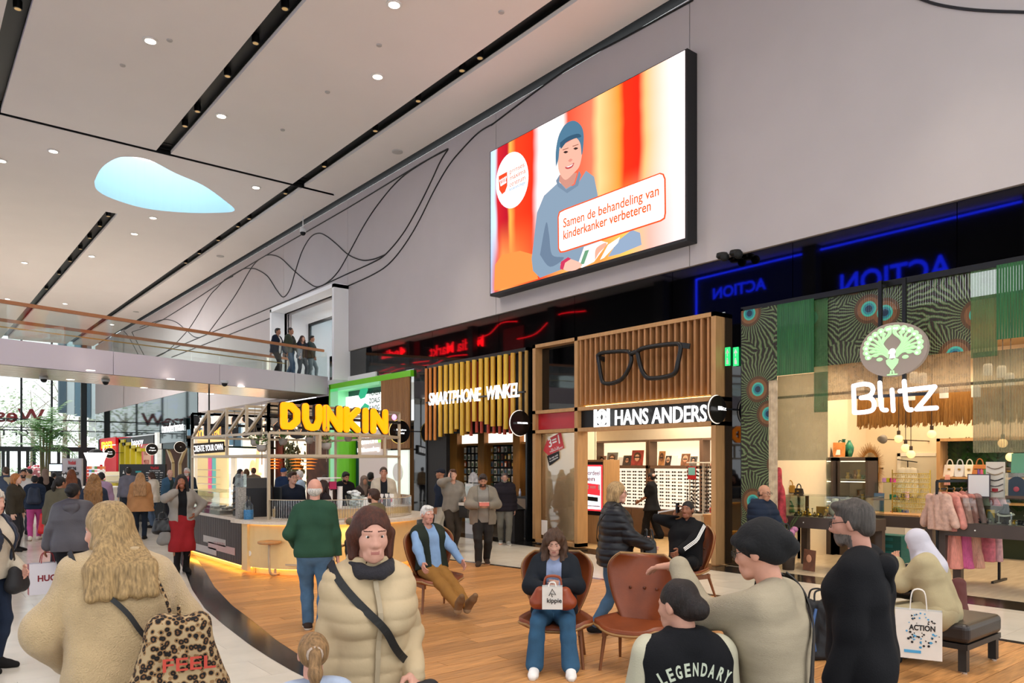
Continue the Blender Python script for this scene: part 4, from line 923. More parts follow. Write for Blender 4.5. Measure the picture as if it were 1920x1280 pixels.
pc=MB(); pc.box(-.31,-.30,-.14,.1,1.52,1.82); pc.m(1).box(-.315,-.31,-.12,.08,1.62,1.80); pc.build('poster_card',[redp,M('card_teal','#6fb3b0',.5)],re)
de=empty('desk',(*onz(1358,1030)[:2],0),label='pale oak desk at the right edge of the optician',cat='desk')
MB().box(-.3,.5,-.35,.35,.72,.77).build('desktop',oakf,de); MB().box(-.28,-.2,-.33,.33,0,.72).build('panel',oakf,de); MB().box(.4,.46,-.33,.33,0,.72).build('panel',oakf,de)
ce=empty('red_chair',(*onz(1338,1016)[:2],0),label='red plastic chair behind the oak desk',cat='chair')
MB().prism([(.1*math.cos(a)*2,.0,.72+.14*math.sin(a)) for a in np.linspace(0,math.pi,9)]+[(-.2,0,.55),(.2,0,.55)],(0,.03,0)).build('backrest',M('red_plastic','#c23a36',.4),ce); MB().box(-.2,.2,-.02,-.4,.42,.46).build('seat',MATS['red_plastic'],ce)
for x in (-.17,.17):
	for y in (-.04,-.36): MB().bar((x,y,0),(x,y,.42),.025).build('leg',black,ce)
eg=em('exit_green','#1fae5a',1.6)
for i,px in enumerate((1364.5,1380)):
	p=onx(px,668,WX-.02); e=empty('exit_sign',p,label=['green exit sign with arrow on the dark pier, the larger one','green exit sign with arrow beside the peacock curtain'][i],cat='sign')
	MB().box(0,.02,-.045,.06,-.17,.17).build('panel',eg,e); MB().prism([(-.002,.045,.06),(-.002,-.03,.06),(-.002,.008,.14)],(.001,0,0)).build('arrow',wprint,e); MB().box(-.002,0,0,.015,-.0,.07).build('arrow_stem',wprint,e)
	MB().ball((-.002,.01,-.04),(.001,.015,.018)).build('figure_head',wprint,e); MB().prism([(-.002,.03,-.14),(-.002,-.02,-.14),(-.002,-.01,-.06),(-.002,.03,-.06)],(.001,0,0)).build('figure',wprint,e)
ps_=empty('phone_shop_facade',(WX,16,0),label='black phone shop front with hanging yellow and orange tubes',cat='shop front')
def pb(nm,mat,b):
	o=boxo(nm,mat,b); o.parent=ps_; o.matrix_parent_inverse=Matrix.Translation(ps_.location).inverted(); return o
A0,A1=13.95,18.5
pb('top_frame',black,(WX-.05,WX+.12,A0,A1,4.62,4.72)); pb('end_frame',black,(WX-.05,WX+.12,A0,A0+.06,0,4.72)); pb('end_frame',black,(WX-.05,WX+.12,A1-.06,A1,0,4.72))
pb('fascia',blackmatt,(WX+.08,WX+.14,A0,A1,2.72,4.7)); pb('side_panel',blk_wood,(WX-.02,WX+.1,Yp(838),A1-.05,0,2.75)); pb('plinth',blk_wood,(WX-.25,WX+.1,Yp(836),A1-.3,0,.5))
zz=lambda a,b:(760+a/2.7826,640+b/2.7826)
tubes=[(110,515,'#c8762a'),(131,515,'#cc7a28'),(155,515,'#cf7f26'),(183,497,'#d9a52a'),(212,480,'#d8a82c'),(240,480,'#dcae30'),(268,457,'#dcae30'),(297,490,'#d8aa2c'),(328,470,'#d6a62c'),(360,417,'#dcb032'),(395,417,'#d8aa2c'),(425,432,'#dcae30'),(457,443,'#d6a62a'),(492,441,'#dcb032'),(525,458,'#dab02e'),(562,455,'#d09a2a'),(600,455,'#b98a34'),(632,450,'#a98238')]
for i,(a,b,c) in enumerate(tubes):
	px,py=zz(a,b); y=Yp(px,WX-.12); z=Zp(px,py,WX-.12); r=.062 if 160<a<590 else .045
	m_=MB(); m_.tube([(WX-.12,y,z),(WX-.12,y,4.62)],r,12); o=m_.build('tube',M('tube'+c,c,.35),None,smooth=False); o.parent=ps_; o.matrix_parent_inverse=Matrix.Translation(ps_.location).inverted()
for i,(a,b) in enumerate([(205,495),(340,492),(370,475),(395,478),(430,480),(460,480),(490,482),(515,485),(545,480),(258,470),(310,480)]):
	px,py=zz(a,b); y=Yp(px,WX+.0); z=Zp(px,py,WX+.0); m_=MB(); m_.tube([(WX+.02,y,z),(WX+.02,y,4.6)],.045,8); c='#b8432a' if i>0 and i<9 else '#c8862a'; o=m_.build('tube',M('tube'+c,c,.4)); o.parent=ps_; o.matrix_parent_inverse=Matrix.Translation(ps_.location).inverted()
sg=empty('phone_shop_sign',(WX-.3,16,3.5),label='glowing white slanted letters over the yellow tubes',cat='sign')
X_=WX-.3
textfit('lettering','SMARTPHONE',wlet,onx(*zz(121,333),X_),onx(*zz(392,308),X_),.34,parent=sg,extr=.01,off=.006,shear=.12)
textfit('lettering','WINKEL',wlet,onx(*zz(420,304),X_),onx(*zz(592,287),X_),.34,parent=sg,extr=.01,off=.006,shear=.12)
m_=MB(); m_.bar(onx(*zz(110,320),X_+.1),onx(*zz(625,262),X_+.1),.04); o=m_.build('rail',black); o.parent=sg; o.matrix_parent_inverse=Matrix.Translation(sg.location).inverted()
blade(976,793,WX-.45,.30,['HANS ANDERS'],'round dark blade sign on the right corner of the phone shop',.06)
ph=empty('wall_phone_shop'); tag(ph,'wood panelled back of the phone shop',kind='structure'); pfl=empty('floor_phone_shop'); tag(pfl,kind='structure'); pce=empty('ceiling_phone_shop'); tag(pce,kind='structure')
PX=14.1
boxo('back_wall',blackmatt,(PX+.45,PX+.5,16.3,21,0,3.0),ph); boxo('shop_ceiling',blackmatt,(WX+.1,13.78,A0,A1,2.95,3.0),pce); boxo('shop_ceiling',blackmatt,(12.3,PX+.5,16.3,21,3.0,3.05),pce); boxo('shop_floor',M('dark_tile','#4c443c',.3,var=.2),(WX,13.78,A0,21,-.01,.004),pfl); boxo('shop_floor',MATS['dark_tile'],(13.78,PX+.5,16.3,21,-.01,.004),pfl)
boxo('side_wall',oak,(12.4,PX+.5,21,21.06,0,3),ph)
wd_=M('amber_oak','#a8743a',.45,var=.15,vscale=4,stretch=(6,6,.5))
for i,px in enumerate((852,902,968,1000)):
	y=Yp(px,PX); boxo('oak_pier',wd_,(PX-.05,PX+.45,y-.22,y+.1 if i else y+.3,0,2.9),ph)
for i,(a,b) in enumerate([(282,372),(420,560),(606,640)]):
	ya,yb=Yp(zz(a,0)[0],PX),Yp(zz(b,0)[0],PX); e=empty('phone_case_rack',(PX,(ya+yb)/2,0),label=['black rack of phone cases near the young man on the phone','black rack of phone cases behind the man in the grey cardigan','black rack of phone cases above the shop counter'][i],cat='rack',group='phone case racks'); c0=(ya+yb)/2
	MB().box(.28,.32,yb-c0,ya-c0,0,2.5).build('backboard',blackmatt,e); MB().box(.1,.14,yb-c0,ya-c0,2.52,2.82).build('light_box',em('lb_pink','#f3e2d0',1.3),e); MB().box(0,.3,yb-c0,ya-c0,2.46,2.52).build('shelf',wd_,e)
	nc=max(2,int((ya-yb)/.16)); cols=['#e7e4dc','#c9c4b8','#2b2b2d','#b4552e','#3d5a44','#8a8f98','#d8b25a','#efe9e0','#6a3a2e','#4a6a8a']
	for r in range(8):
		MB().box(.22,.28,yb-c0,ya-c0,.66+r*.225-.02,.66+r*.225-.01).build('hook_bar',black,e)
		for k in range(nc):
			y=yb+.06+(ya-yb-.12)*k/(nc-1); ci=(r*7+k*3+i*2+int(r*k/2))%10
			if i==0: ci=[0,1,7,0,1,7,0,3,5,1][ci]
			key='case_pack_%d'%ci
			if key not in bpy.data.meshes: me=MB().box(-.015,.015,-.05,.05,0,.17).m(1).box(-.018,-.015,-.035,.035,.02,.12).mesh(key); me.materials.append(M('pack'+cols[ci],cols[ci],.5)); me.materials.append(M('packin%d'%((ci+4)%10),cols[(ci+4)%10],.4))
			o=bpy.data.objects.new('phone_case_pack',bpy.data.meshes[key]); COL.objects.link(o); o.location=(PX+.2,y,.66+r*.225); o.rotation_euler=(0,0,random.uniform(-.06,.06))
			tag(o,'phone case in the %s row up, %s from the left, %s'%(ordn(r),ordn(nc-1-k),['rack near the young man','rack behind the cardigan man','rack above the counter'][i]),'phone case','phone cases on rack %d'%(i+1))
for px in (880,935,990): spot('shop_spot',(PX-.5,Yp(px,PX),2.9),30,(1,.8,.5),90,.7)
rk=empty('accessory_stand',(*onz(888,1000)[:2],0),label='white freestanding accessory stand with rounded header in the phone shop',cat='stand')
MB().box(-.15,.15,-.18,.18,0,1.35).build('body',M('stand_white','#d8d6d4',.5),rk); MB().prism([(-.02,.22*math.cos(a),1.38+.28*math.sin(a)) for a in np.linspace(0,math.pi,13)],(.03,0,0)).build('header',M('header_grey','#b9b4b0',.5,var=.4,vscale=9),rk)
for k in range(3): MB().box(-.17,-.15,-.15,.15,.3+k*.35,.58+k*.35).build('pocket',M('stand_panel','#c3ccc8',.4,var=.2),rk)
ct=empty('shop_counter',(WX+.75,14.5,0),label='dark counter with a diagonal brown front in the phone shop',cat='counter')
MB().box(-.3,.5,-.3,.75,0,1.0).build('body',blk_wood,ct); MB().prism([(-.31,-.3,1.0),(-.31,.7,1.0),(-.31,-.3,.55)],(-.01,0,0)).build('front_wedge',M('taupe','#8a7660',.6),ct); MB().box(-.33,.52,-.32,.78,1.0,1.04).build('worktop',black,ct)
mo=empty('monitor',(WX+.8,14.75,1.04),label='small blue lit monitor on the phone shop counter',cat='monitor'); MB().bar((0,0,0),(0,0,.1),.04).build('stand',black,mo); MB().box(-.02,.02,-.16,.16,.08,.32).build('casing',black,mo); MB().box(-.025,-.02,-.14,.14,.1,.3).build('screen',em('screen_blue','#2a5cc8',1.4),mo)
tag(MB().lathe([(.03,0),(.03,.12),(.012,.16),(.012,.2)],(WX+.6,15.0,1.04)).build('spray_bottle',wprint,smooth=True),'white spray bottle on the phone shop counter','bottle')
pl=empty('plinth_box',(WX-.12,14.25,0),label='low dark fluted plinth at the phone shop entrance',cat='plinth'); MB().box(-.2,.1,-.15,.3,0,.75).build('body',blk_wood,pl); MB().box(-.22,.12,-.17,.32,.75,.78).build('top',black,pl)
G0,G1=19.3,24.9
hs_=empty('hearing_shop_facade',(WX,22,0),label='bright green framed hearing shop front with wood slats',cat='shop front')
def hb(nm,mat,b):
	o=boxo(nm,mat,b); o.parent=hs_; o.matrix_parent_inverse=Matrix.Translation(hs_.location).inverted(); return o
gr=M('lime_green','#6cc417',.4,emit='#6cc417',es=.06); grl=M('mint_green','#9be8b4',.4,emit='#8ce8a8',es=.18); teal=M('dark_teal','#1f4a44',.5)
hb('green_top',gr,(WX-.06,WX+.1,G0,G1-.1,4.5,4.68)); hb('green_jamb',gr,(WX-.06,WX+.1,G1-.22,G1-.1,0,4.68)); hb('mint_reveal',grl,(WX-.1,WX+.4,G1-.9,G1-.3,0,4.5)); hb('mint_soffit',grl,(WX-.1,WX+.3,Yp(716),G1-.3,4.4,4.5))
hb('teal_back',teal,(WX+.3,WX+.4,Yp(716),G1-.3,0,4.4))
sy0,sy1=Yp(716,WX+.2),Yp(643,WX+.2)
hb('screen',em('screen_white','#f4fff8',1.2),(WX+.2,WX+.25,sy0,sy1,3.0,4.2))
for k,(l) in enumerate(('HOREN','ZOALS','JE NOG','NOOIT','HOORDE')):
	p=onx(692,742+k*14,WX+.18); textfit('lettering',l,blackp,p,onx(712,740+k*14-1,WX+.18),.16,parent=hs_,extr=.002,off=.004)
gl=M('leaf_green','#1f9a72',.5,emit='#1f9a72',es=.8)
for pts in ([(672,742),(676,728),(686,724),(690,730),(684,745),(676,748)],[(676,765),(684,755),(692,760),(688,778),(680,780)]):
	m_=MB(); m_.prism([Vector(onx(a,b,WX+.19))-hs_.location for a,b in pts],(.006,0,0)); m_.build('leaf_graphic',gl,hs_)
nsl=24; ya,yb=Yp(768),Yp(716)
for i in range(nsl): hb('slat',oak,(WX-.05,WX+.02,lerp(ya,yb,i/nsl)+.008,lerp(ya,yb,(i+1)/nsl)-.03,2.35,4.5))
for i in range(nsl): hb('slat',oak,(WX-.05,WX+.02,lerp(ya,yb,i/nsl)+.008,lerp(ya,yb,(i+1)/nsl)-.03,.05,.95))
hb('slat_backing',M('slat_dark','#3c2a1a',.7),(WX+.02,WX+.06,ya,yb,2.35,4.5)); hb('slat_backing',MATS['slat_dark'],(WX+.02,WX+.06,ya,yb,.0,.95))
pk=M('pink_white','#ead9cf',.6); hb('name_panel',pk,(WX+.1,WX+.2,Yp(722),Yp(668),0,3.0))
hb('display_window',M('window_mint','#dfeee0',.3,emit='#eef6e8',es=.5),(WX+.05,WX+.1,Yp(763),Yp(724),.95,2.3))
disc('wall_dial',M('dial','#f4efe6',.5),Vector(onx(745,885,WX))-hs_.location,.28,(-1,0,0),.04,parent=hs_)
m_=MB(); m_.lathe([(.36,0),(.36,3.0)],(0,0,0),24); o=m_.build('column',gr,None,smooth=False); o.location=(*onx(650,868,WX+.1)[:2],0); tag(o,'lime green round column beside the hearing shop',kind='structure'); o.name='wall_column'
sg=empty('hearing_sign',onx(695,835,WX),label='white two line lettering beside the green column',cat='sign')
textfit('lettering','world of h',wlet,onx(671,834,WX+.05),onx(708,829,WX+.05),.2,parent=sg,off=.002); textfit('lettering','ea',em('lime_letter','#7ade2a',1.2),onx(708.5,829,WX+.05),onx(715,828,WX+.05),.16,parent=sg,off=.002)
textfit('lettering','by Schoonenberg',wlet,onx(670,848,WX+.05),onx(710,844,WX+.05),.14,parent=sg,off=.001)
blade(750,809,WX-.5,.34,['Smartphone','Winkel'],'round black blade sign with gold rim beside the slatted wall',.07,'#e8c86a')
sh2=empty('wall_hearing_shop'); tag(sh2,kind='structure'); boxo('back_wall',cream,(15,15.1,19.3,25,0,3.2),sh2); boxo('shop_ceiling',cream,(WX+.2,15,19.3,25,3.15,3.2),sh2); boxo('slab',lil,(WX+.02,WX+.5,24.9,26,4.3,4.72),sh2)
zb=lambda a,b:(1380+a/3.3685,480+b/3.3685)
def peacock(name,dots=1,hue='print'):
	m=bpy.data.materials.new(name); m.use_nodes=True; nt=m.node_tree; p=nt.nodes['Principled BSDF']; N=nt.nodes.new; L=nt.links.new
	tc=N('ShaderNodeTexCoord'); sx=N('ShaderNodeSeparateXYZ'); mp=N('ShaderNodeCombineXYZ'); L(tc.outputs['Object'],sx.inputs[0]); L(sx.outputs[1],mp.inputs[0]); L(sx.outputs[2],mp.inputs[1])
	v=N('ShaderNodeTexVoronoi'); v.voronoi_dimensions='2D'; v.inputs['Scale'].default_value=1.25; v.inputs['Randomness'].default_value=.8; L(mp.outputs[0],v.inputs['Vector'])
	r=N('ShaderNodeValToRGB'); e=r.color_ramp.elements; r.color_ramp.interpolation='CONSTANT'; e[0].position=0; e[0].color=hexc('#16304a')
	for pos,c in ((.07,'#257f8c'),(.11,'#43b09c'),(.15,'#7a5230'),(.23,'#54391f'),(.29,'#000000')): q=e.new(pos); q.color=hexc(c)
	L(v.outputs['Distance'],r.inputs[0])
	d=N('ShaderNodeVectorMath'); d.operation='SUBTRACT'; L(mp.outputs[0],d.inputs[0]); L(v.outputs['Position'],d.inputs[1]); s2=N('ShaderNodeSeparateXYZ'); L(d.outputs[0],s2.inputs[0])
	at=N('ShaderNodeMath'); at.operation='ARCTAN2'; L(s2.outputs[0],at.inputs[0]); L(s2.outputs[1],at.inputs[1])
	m1=N('ShaderNodeMath'); m1.operation='MULTIPLY_ADD'; m1.inputs[1].default_value=44; L(at.outputs[0],m1.inputs[0]); m0=N('ShaderNodeMath'); m0.operation='MULTIPLY'; m0.inputs[1].default_value=9; L(v.outputs['Distance'],m0.inputs[0])
	ns=N('ShaderNodeTexNoise'); ns.inputs['Scale'].default_value=5; L(mp.outputs[0],ns.inputs['Vector']); m3=N('ShaderNodeMath'); m3.operation='MULTIPLY_ADD'; m3.inputs[1].default_value=9; L(ns.outputs['Fac'],m3.inputs[0]); L(m0.outputs[0],m3.inputs[2]); L(m3.outputs[0],m1.inputs[2])
	si=N('ShaderNodeMath'); si.operation='SINE'; L(m1.outputs[0],si.inputs[0]); w=N('ShaderNodeMath'); w.operation='MULTIPLY_ADD'; w.inputs[1].default_value=.5; w.inputs[2].default_value=.5; L(si.outputs[0],w.inputs[0])
	r2=N('ShaderNodeValToRGB'); e2=r2.color_ramp.elements; e2[0].position=.45; e2[0].color=hexc('#241c12'); e2[1].position=.6; e2[1].color=hexc('#4f6a3c'); q=e2.new(.78); q.color=hexc('#3f7038'); q=e2.new(.97); q.color=hexc('#74765a'); L(w.outputs[0],r2.inputs[0])
	lt=N('ShaderNodeMath'); lt.operation='LESS_THAN'; lt.inputs[1].default_value=.29; L(v.outputs['Distance'],lt.inputs[0])
	mx=N('ShaderNodeMix'); mx.data_type='RGBA'; L(lt.outputs[0],mx.inputs[0]); L(r2.outputs[0],mx.inputs[6]); L(r.outputs[0],mx.inputs[7]); L(mx.outputs[2],p.inputs['Base Color'])
	p.inputs['Roughness'].default_value=.45; p.inputs['Specular IOR Level'].default_value=.4
	MATS[name]=m; return m
pea=peacock('peacock_print')
greenc=M('green_beads','#1f5a2a',.4,spec=.5,var=.25,vscale=5,stretch=(1,6,.5))
beige=M('beige_beads','#b9a483',.5,var=.2,vscale=8,alpha=.42); beige2=M('olive_beads','#8a8460',.5,var=.2,vscale=8,alpha=.55)
ghost=M('green_haze_beads','#3f6a3c',.5,var=.3,vscale=5,alpha=.55)
bz=empty('jewellery_shop_facade',(WX,5.5,0),label='jewellery shop front with black rail for the peacock bead curtains',cat='shop front')
def bb(nm,mat,b):
	o=boxo(nm,mat,b); o.parent=bz; o.matrix_parent_inverse=Matrix.Translation(bz.location).inverted(); return o
bb('top_rail',black,(WX-.02,WX+.12,0.5,7.98,4.64,4.73)); bb('end_post',black,(WX-.02,WX+.1,7.93,7.98,0,4.7))
bb('cross_rail',M('grey_rail','#6b6252',.5),(WX+.3,WX+.36,0.5,7.6,3.05,3.09))
def curtain(name,mat,px0,px1,zbot,X,label,ztop=4.66,zb2=None,w=.03):
	y1,y0=Yp(px0,X),Yp(px1,X); n=max(3,int((y1-y0)/(w+.004))); m_=MB()
	for i in range(n):
		y=lerp(y0,y1,i/n); zbb=zbot if zb2 is None else lerp(zb2,zbot,i/n)
		m_.box(X-.004,X+.004,y,y+(y1-y0)/n-.004,zbb,ztop)
	e=empty('bead_curtain',(0,0,0),label=label,cat='curtain',group='bead curtains'); o=m_.build('strands',mat,e); o['kind']='stuff'; return e
Zb=lambda a,b,X: onx(*zb(a,b),X)[2]
curtain('c',pea,1390,1441,.05,WX-.02,'narrow peacock printed bead curtain hanging to the floor by the dark pier')
curtain('c',pea,1441,1457,3.35,WX-.02,'short strip of peacock bead curtain beside the first green curtain')
curtain('c',M('cream_beads','#c9b79a',.5,var=.25,vscale=10,alpha=.7),1441,1458,.05,WX-.01,'cream bead strip hanging to the floor beside the peacock column',3.35)
curtain('c',greenc,1457,1526,3.42,WX-.02,'plain green bead curtain right of the peacock column')
curtain('c',beige2,1458,1552,1.95,WX+.2,'sheer olive bead curtain below the first green curtain',3.44)
curtain('c',ghost,1526,1552,2.75,WX+.02,'sheer green peacock bead strip left of the oval emblem')
curtain('c',pea,1526,1820,3.52,WX+.06,'wide peacock printed bead curtain behind the oval emblem')
curtain('c',M('tan_beads','#b89a70',.5,var=.25,vscale=9,alpha=.5),1552,1820,2.95,WX+.22,'sheer tan bead curtain below the wide peacock print',3.6)
curtain('c',ghost,1820,1870,3.4,WX,'sheer green bead strip right of the wide peacock print')
curtain('c',beige2,1824,1990,2.05,WX+.2,'sheer olive bead curtain in front of the green tiled niche',3.5)
curtain('c',greenc,1868,1990,3.62,WX-.02,'plain green bead curtain at the right edge of the shop front')
ov=empty('peacock_emblem',onx(*zb(988,590),WX-.3),label='grey oval shop emblem with a pale green peacock',cat='sign')
c0=ov.location; ry_=abs(onx(*zb(775,590),WX-.3)[1]-onx(*zb(1203,590),WX-.3)[1])/2; rz0=abs(Zb(990,420,WX-.3)-Zb(990,760,WX-.3))/2
MB().prism([(0,ry_*math.cos(a),rz0*math.sin(a)) for a in np.linspace(0,2*math.pi,41)[:-1]],(.08,0,0)).build('oval_panel',M('emblem_grey','#8f8278',.5,emit='#8f8278',es=.25),ov)
pg=M('emblem_green','#a8d8a0',.5,emit='#a8d8a0',es=.55); pw=em('emblem_white','#f2f8f4',1.0)
U=lambda u,v:(-.006,-u*ry_,v*rz0)
def fe(pts,mat,r=.016): m_=MB(); m_.tube(spline([U(*p) for p in pts],4),[r*(.4+.6*math.sin(math.pi*min(1,.15+i/(len(pts)*4)))) for i in range((len(pts)-1)*4+1)],5); return m_.build('feather',mat,ov)
for sd in (1,-1):
	for i in range(9):
		a=math.radians(200-sd*0-i*14) ; a=math.radians(205-i*15.0); x,y=.80*math.cos(a),.10+.70*math.sin(a)
		fe([(sd*-.15*-1*0+sd*-.12,-.30+.03*i),(sd*-.3,-.12+.05*i),(sd*-abs(x)*.75 if i<9 else 0,y*.75),(sd*-abs(x),y)],pg,.02)
		m_=MB(); m_.ball(U(sd*-abs(x),y),(.012,.055,.045),10,6); m_.build('feather_eye',pg,ov); m_=MB(); m_.ball(U(sd*-abs(x)*.98,y-.02),(.018,.026,.022),8,5); m_.build('feather_eye_spot',pw,ov)
	for (x,y) in [(.35,.35),(.45,.1),(.5,-.15),(.38,-.32),(.28,.6),(.6,-.0)]: m_=MB(); m_.ball(U(sd*x,y),(.012,.05,.03),8,5); m_.build('feather_eye',pg,ov)
m_=MB(); m_.prism([U(.0,-.78),U(.17,-.52),U(.19,-.38),U(.1,-.32),U(0,-.38),U(-.1,-.32),U(-.19,-.38),U(-.17,-.52)],(-.004,0,0)); m_.build('heart',pg,ov)
m_=MB(); m_.ball(U(-.0,-.08),(.012,.05,.05)); m_.prism([U(-.05,-.08),U(-.14,-.14),U(-.04,-.15)],(-.01,0,0)); m_.prism([U(-.06,-.2),U(.05,-.1),U(.1,-.32),U(-.08,-.32)],(-.01,0,0)); m_.build('peacock_head',pw,ov)
m_=MB(); m_.bar(U(-.03,-.78),U(-.05,-.92),.02); m_.bar(U(.03,-.78),U(.05,-.92),.02); m_.bar(U(-.15,-.93),U(.15,-.93),.02); m_.build('legs',pg,ov)
ls=empty('jewellery_sign',onx(*zb(1000,900),WX-.34),label='glowing white rounded letters below the oval emblem',cat='sign'); lm=em('neon_white','#f4f0ff',1.8)
def st(nm,strokes,r=.034):
	for pl in strokes:
		m_=MB(); P=[Vector(onx(*zb(a,b),WX-.34))-ls.location for a,b in pl]; P=spline(P,5) if len(P)>3 else P
		m_.tube(P,r,8); m_.ball(P[0],r,8,6); m_.ball(P[-1],r,8,6); m_.build(nm,lm,ls,smooth=True)
st('letter_stroke',[[(747,985),(745,900),(742,820)],[(742,820),(800,808),(850,815),(865,845),(845,880),(790,895)],[(790,895),(850,897),(872,930),(862,970),(810,985),(747,988)],
 [(908,800),(912,880),(918,950),(930,970),(950,972)],[(985,845),(990,905),(993,975)],[(1062,790),(1068,870),(1075,940),(1088,968),(1108,970)],[(1035,852),(1070,846),(1255,825)],[(1255,825),(1215,880),(1145,962)],[(1140,966),(1200,962),(1265,958)]])
m_=MB();
for px,w in ((912,.05),(1064,.05)):
	a=Vector(onx(*zb(px,150),WX-.26)); b=Vector(onx(*zb(px,830 if px>1000 else 800),WX-.26)); a.z=4.66; m_.bar(a-ls.location,b-ls.location,w)
m_.bar(Vector(onx(*zb(765,892),WX-.26))-ls.location,Vector(onx(*zb(1215,868),WX-.26))-ls.location,.045); m_.bar(Vector((WX+.05,onx(*zb(912,150),WX-.26)[1],4.68))-ls.location,Vector((WX-.28,onx(*zb(912,150),WX-.26)[1],4.66))-ls.location,.05); m_.build('bracket',black,ls)
JX=17.2
jw=empty('wall_jewellery'); tag(jw,'cream walls of the jewellery shop',kind='structure')
cw=M('warm_wall','#ead7b6',.85,var=.015)
boxo('back_wall',cw,(JX,JX+.1,-1,12,0,4.3),jw); boxo('side_wall',cw,(WX+.32,15.9,8.02,8.12,0,4.3),jw); boxo('side_wall',cw,(15.88,JX,8.25,8.3,0,4.3),jw); jc=empty('ceiling_jewellery'); tag(jc,kind='structure'); jf=empty('floor_jewellery'); tag(jf,kind='structure'); boxo('shop_ceiling',M('shop_ceiling_grey','#9a8568',.8),(WX+.15,JX,-1,8.3,4.25,4.3),jc)
boxo('shop_floor',M('shop_floor_pale','#c9b79c',.25,var=.1,vscale=2,stretch=(1,6,1)),(WX+.02,JX,-1,8.3,-.011,.003),jf)
dm=M('door_cream','#d3c8ae',.7); d0,d1=Yp(1757,JX),Yp(1690,JX)
boxo('door_2',dm,(JX-.03,JX,d0,d1,0,2.05)); tag(bpy.data.objects['door_2'],'pale plain door in the back wall of the jewellery shop',kind='structure')
m_=MB(); m_.box(JX-.05,JX,d0-.07,d0,0,2.12); m_.box(JX-.05,JX,d1,d1+.07,0,2.12); m_.box(JX-.05,JX,d0-.07,d1+.07,2.05,2.12); tag(m_.build('trim_2',M('door_frame','#efe6d2',.6)),kind='structure')
sp_=empty('straw_pelmet',(15.0,4.5,3.0),label='brown straw fringe pelmet hanging across the jewellery shop ceiling',cat='pelmet'); straw=rnd_tint(M('straw','#a87434',.8,var=.35,vscale=20,stretch=(1,8,.4)),.2)
X_=14.6; y1,y0=Yp(1617,X_),Yp(1990,X_)
MB().box(-.5,-.05,y0-4.5,y1-4.5,-.12,.2).build('frame',straw,sp_)
m_=MB(); n=260
for i in range(n):
	y=lerp(y0,y1,i/n)-4.5; z0=-.36-random.uniform(0,.10); m_.prism([(-.55,y,.2),(-.55,y+.032,.2),(-.57-random.uniform(0,.03),y+.026+random.uniform(-.02,.02),z0),(-.57,y+.004,z0+random.uniform(0,.04))],(.01,0,0))
o=m_.build('fringe',straw,sp_); o['kind']='stuff'
for i,(px,py) in enumerate([(1650,762),(1713,718),(1730,720),(1878,708),(1852,704),(1893,722),(1613,732),(1546,731),(1708,750),(1770,746),(1830,744)]):
	p=onx(px,py,14.2); tag(MB().lathe([(.07,0),(.07,.16),(.05,.2)],p).build('track_spot',M('track_spot','#b8a88c',.5,emit='#fff2d8',es=.4),smooth=False),'small white spotlight under the jewellery shop ceiling, %s counting from the left'%ordn(sorted([1650,1713,1730,1878,1852,1893,1613,1546,1708,1770,1830]).index(px)),'spotlight','spotlights in the jewellery shop')
for i,px in enumerate((1600,1740,1880)): spot('shop_spot',(14.6,Yp(px,14.6),3.9),110,(1,.78,.5),80,.7)
bulbm=M('bulb_glass','#ffd9a0',.1,emit='#ffc878',es=1.3); capm=M('bulb_cap','#4a3a2c',.4,metal=.5)
for i,(px,py) in enumerate([(1685,817),(1698,834),(1708,846),(1747,808),(1880,825),(1895,851)]):
	p=Vector(onx(px,py,14.4)); e=empty('pendant_bulb',p,label=['glowing pendant bulb, leftmost in the jewellery shop','glowing pendant bulb, second from the left by the door','glowing pendant bulb hanging lowest by the door','glowing pendant bulb hanging highest near the tiled niche','glowing pendant bulb above the handbag shelf','glowing pendant bulb hanging low before the green tiles'][i],cat='lamp',group='pendant bulbs')
	MB().ball((0,0,-.05),.075,14,10).build('bulb',bulbm,e,smooth=True); MB().lathe([(.03,.0),(.03,.09),(.02,.1)],seg=10).build('socket',capm,e); MB().tube([(0,0,.1),(0,0,4.25-p.z)],.006,5).build('cord',black,e)
ni=empty('wall_niche'); tag(ni,'oak framed niche lined with green herringbone tiles',kind='structure')
n0,n1=Yp(2010,JX-.3),Yp(1770,JX-.3); nz0,nz1=.0,2.35
boxo('frame',oakf,(JX-.5,JX-.02,n1,n1+.07,0,nz1+.06),ni); boxo('frame',oakf,(JX-.5,JX-.02,n0,n1+.07,nz1,nz1+.06),ni); boxo('tile_backing',M('tile_grout','#2f3a24',.7),(JX-.1,JX-.06,n0,n1,0,nz1),ni)
gt_=rnd_tint(M('green_glaze','#1d3d16',.12,spec=.6,var=.3,vscale=6),.35)
tw,tl=.075,.26; me=MB().box(-.012,.0,-tl/2+.004,tl/2-.004,-tw/2+.004,tw/2-.004).mesh('herringbone_tile'); me.materials.append(gt_)
cnt=0; ca=math.cos(math.pi/4); u_=tw*math.sqrt(2)
for i in range(-2,60):
	for j in range(-2,26):
		for k in (0,1):
			bx_=n0+i*tl*ca*1.0 ;
			y=n0-.1+ i*(tl*ca) ; z=.95+ j*u_ + (k*u_/2)
			if k==0 and i%2==0: ang=math.pi/4
			elif k==0: ang=-math.pi/4
			else: continue
			zz2=z+(0 if i%2==0 else 0)
			if n0<y<n1+.05 and 1.0<zz2<nz1+.05 and cnt<300:
				o=bpy.data.objects.new('herringbone_tile',me); COL.objects.link(o); o.location=(JX-.1,y,zz2); o.rotation_euler=(ang,0,0); o.parent=ni; cnt+=1
for z in (1.62,1.12,.6): boxo('shelf_board',oakf,(JX-.5,JX-.06,n0,n1,z-.04,z),ni)
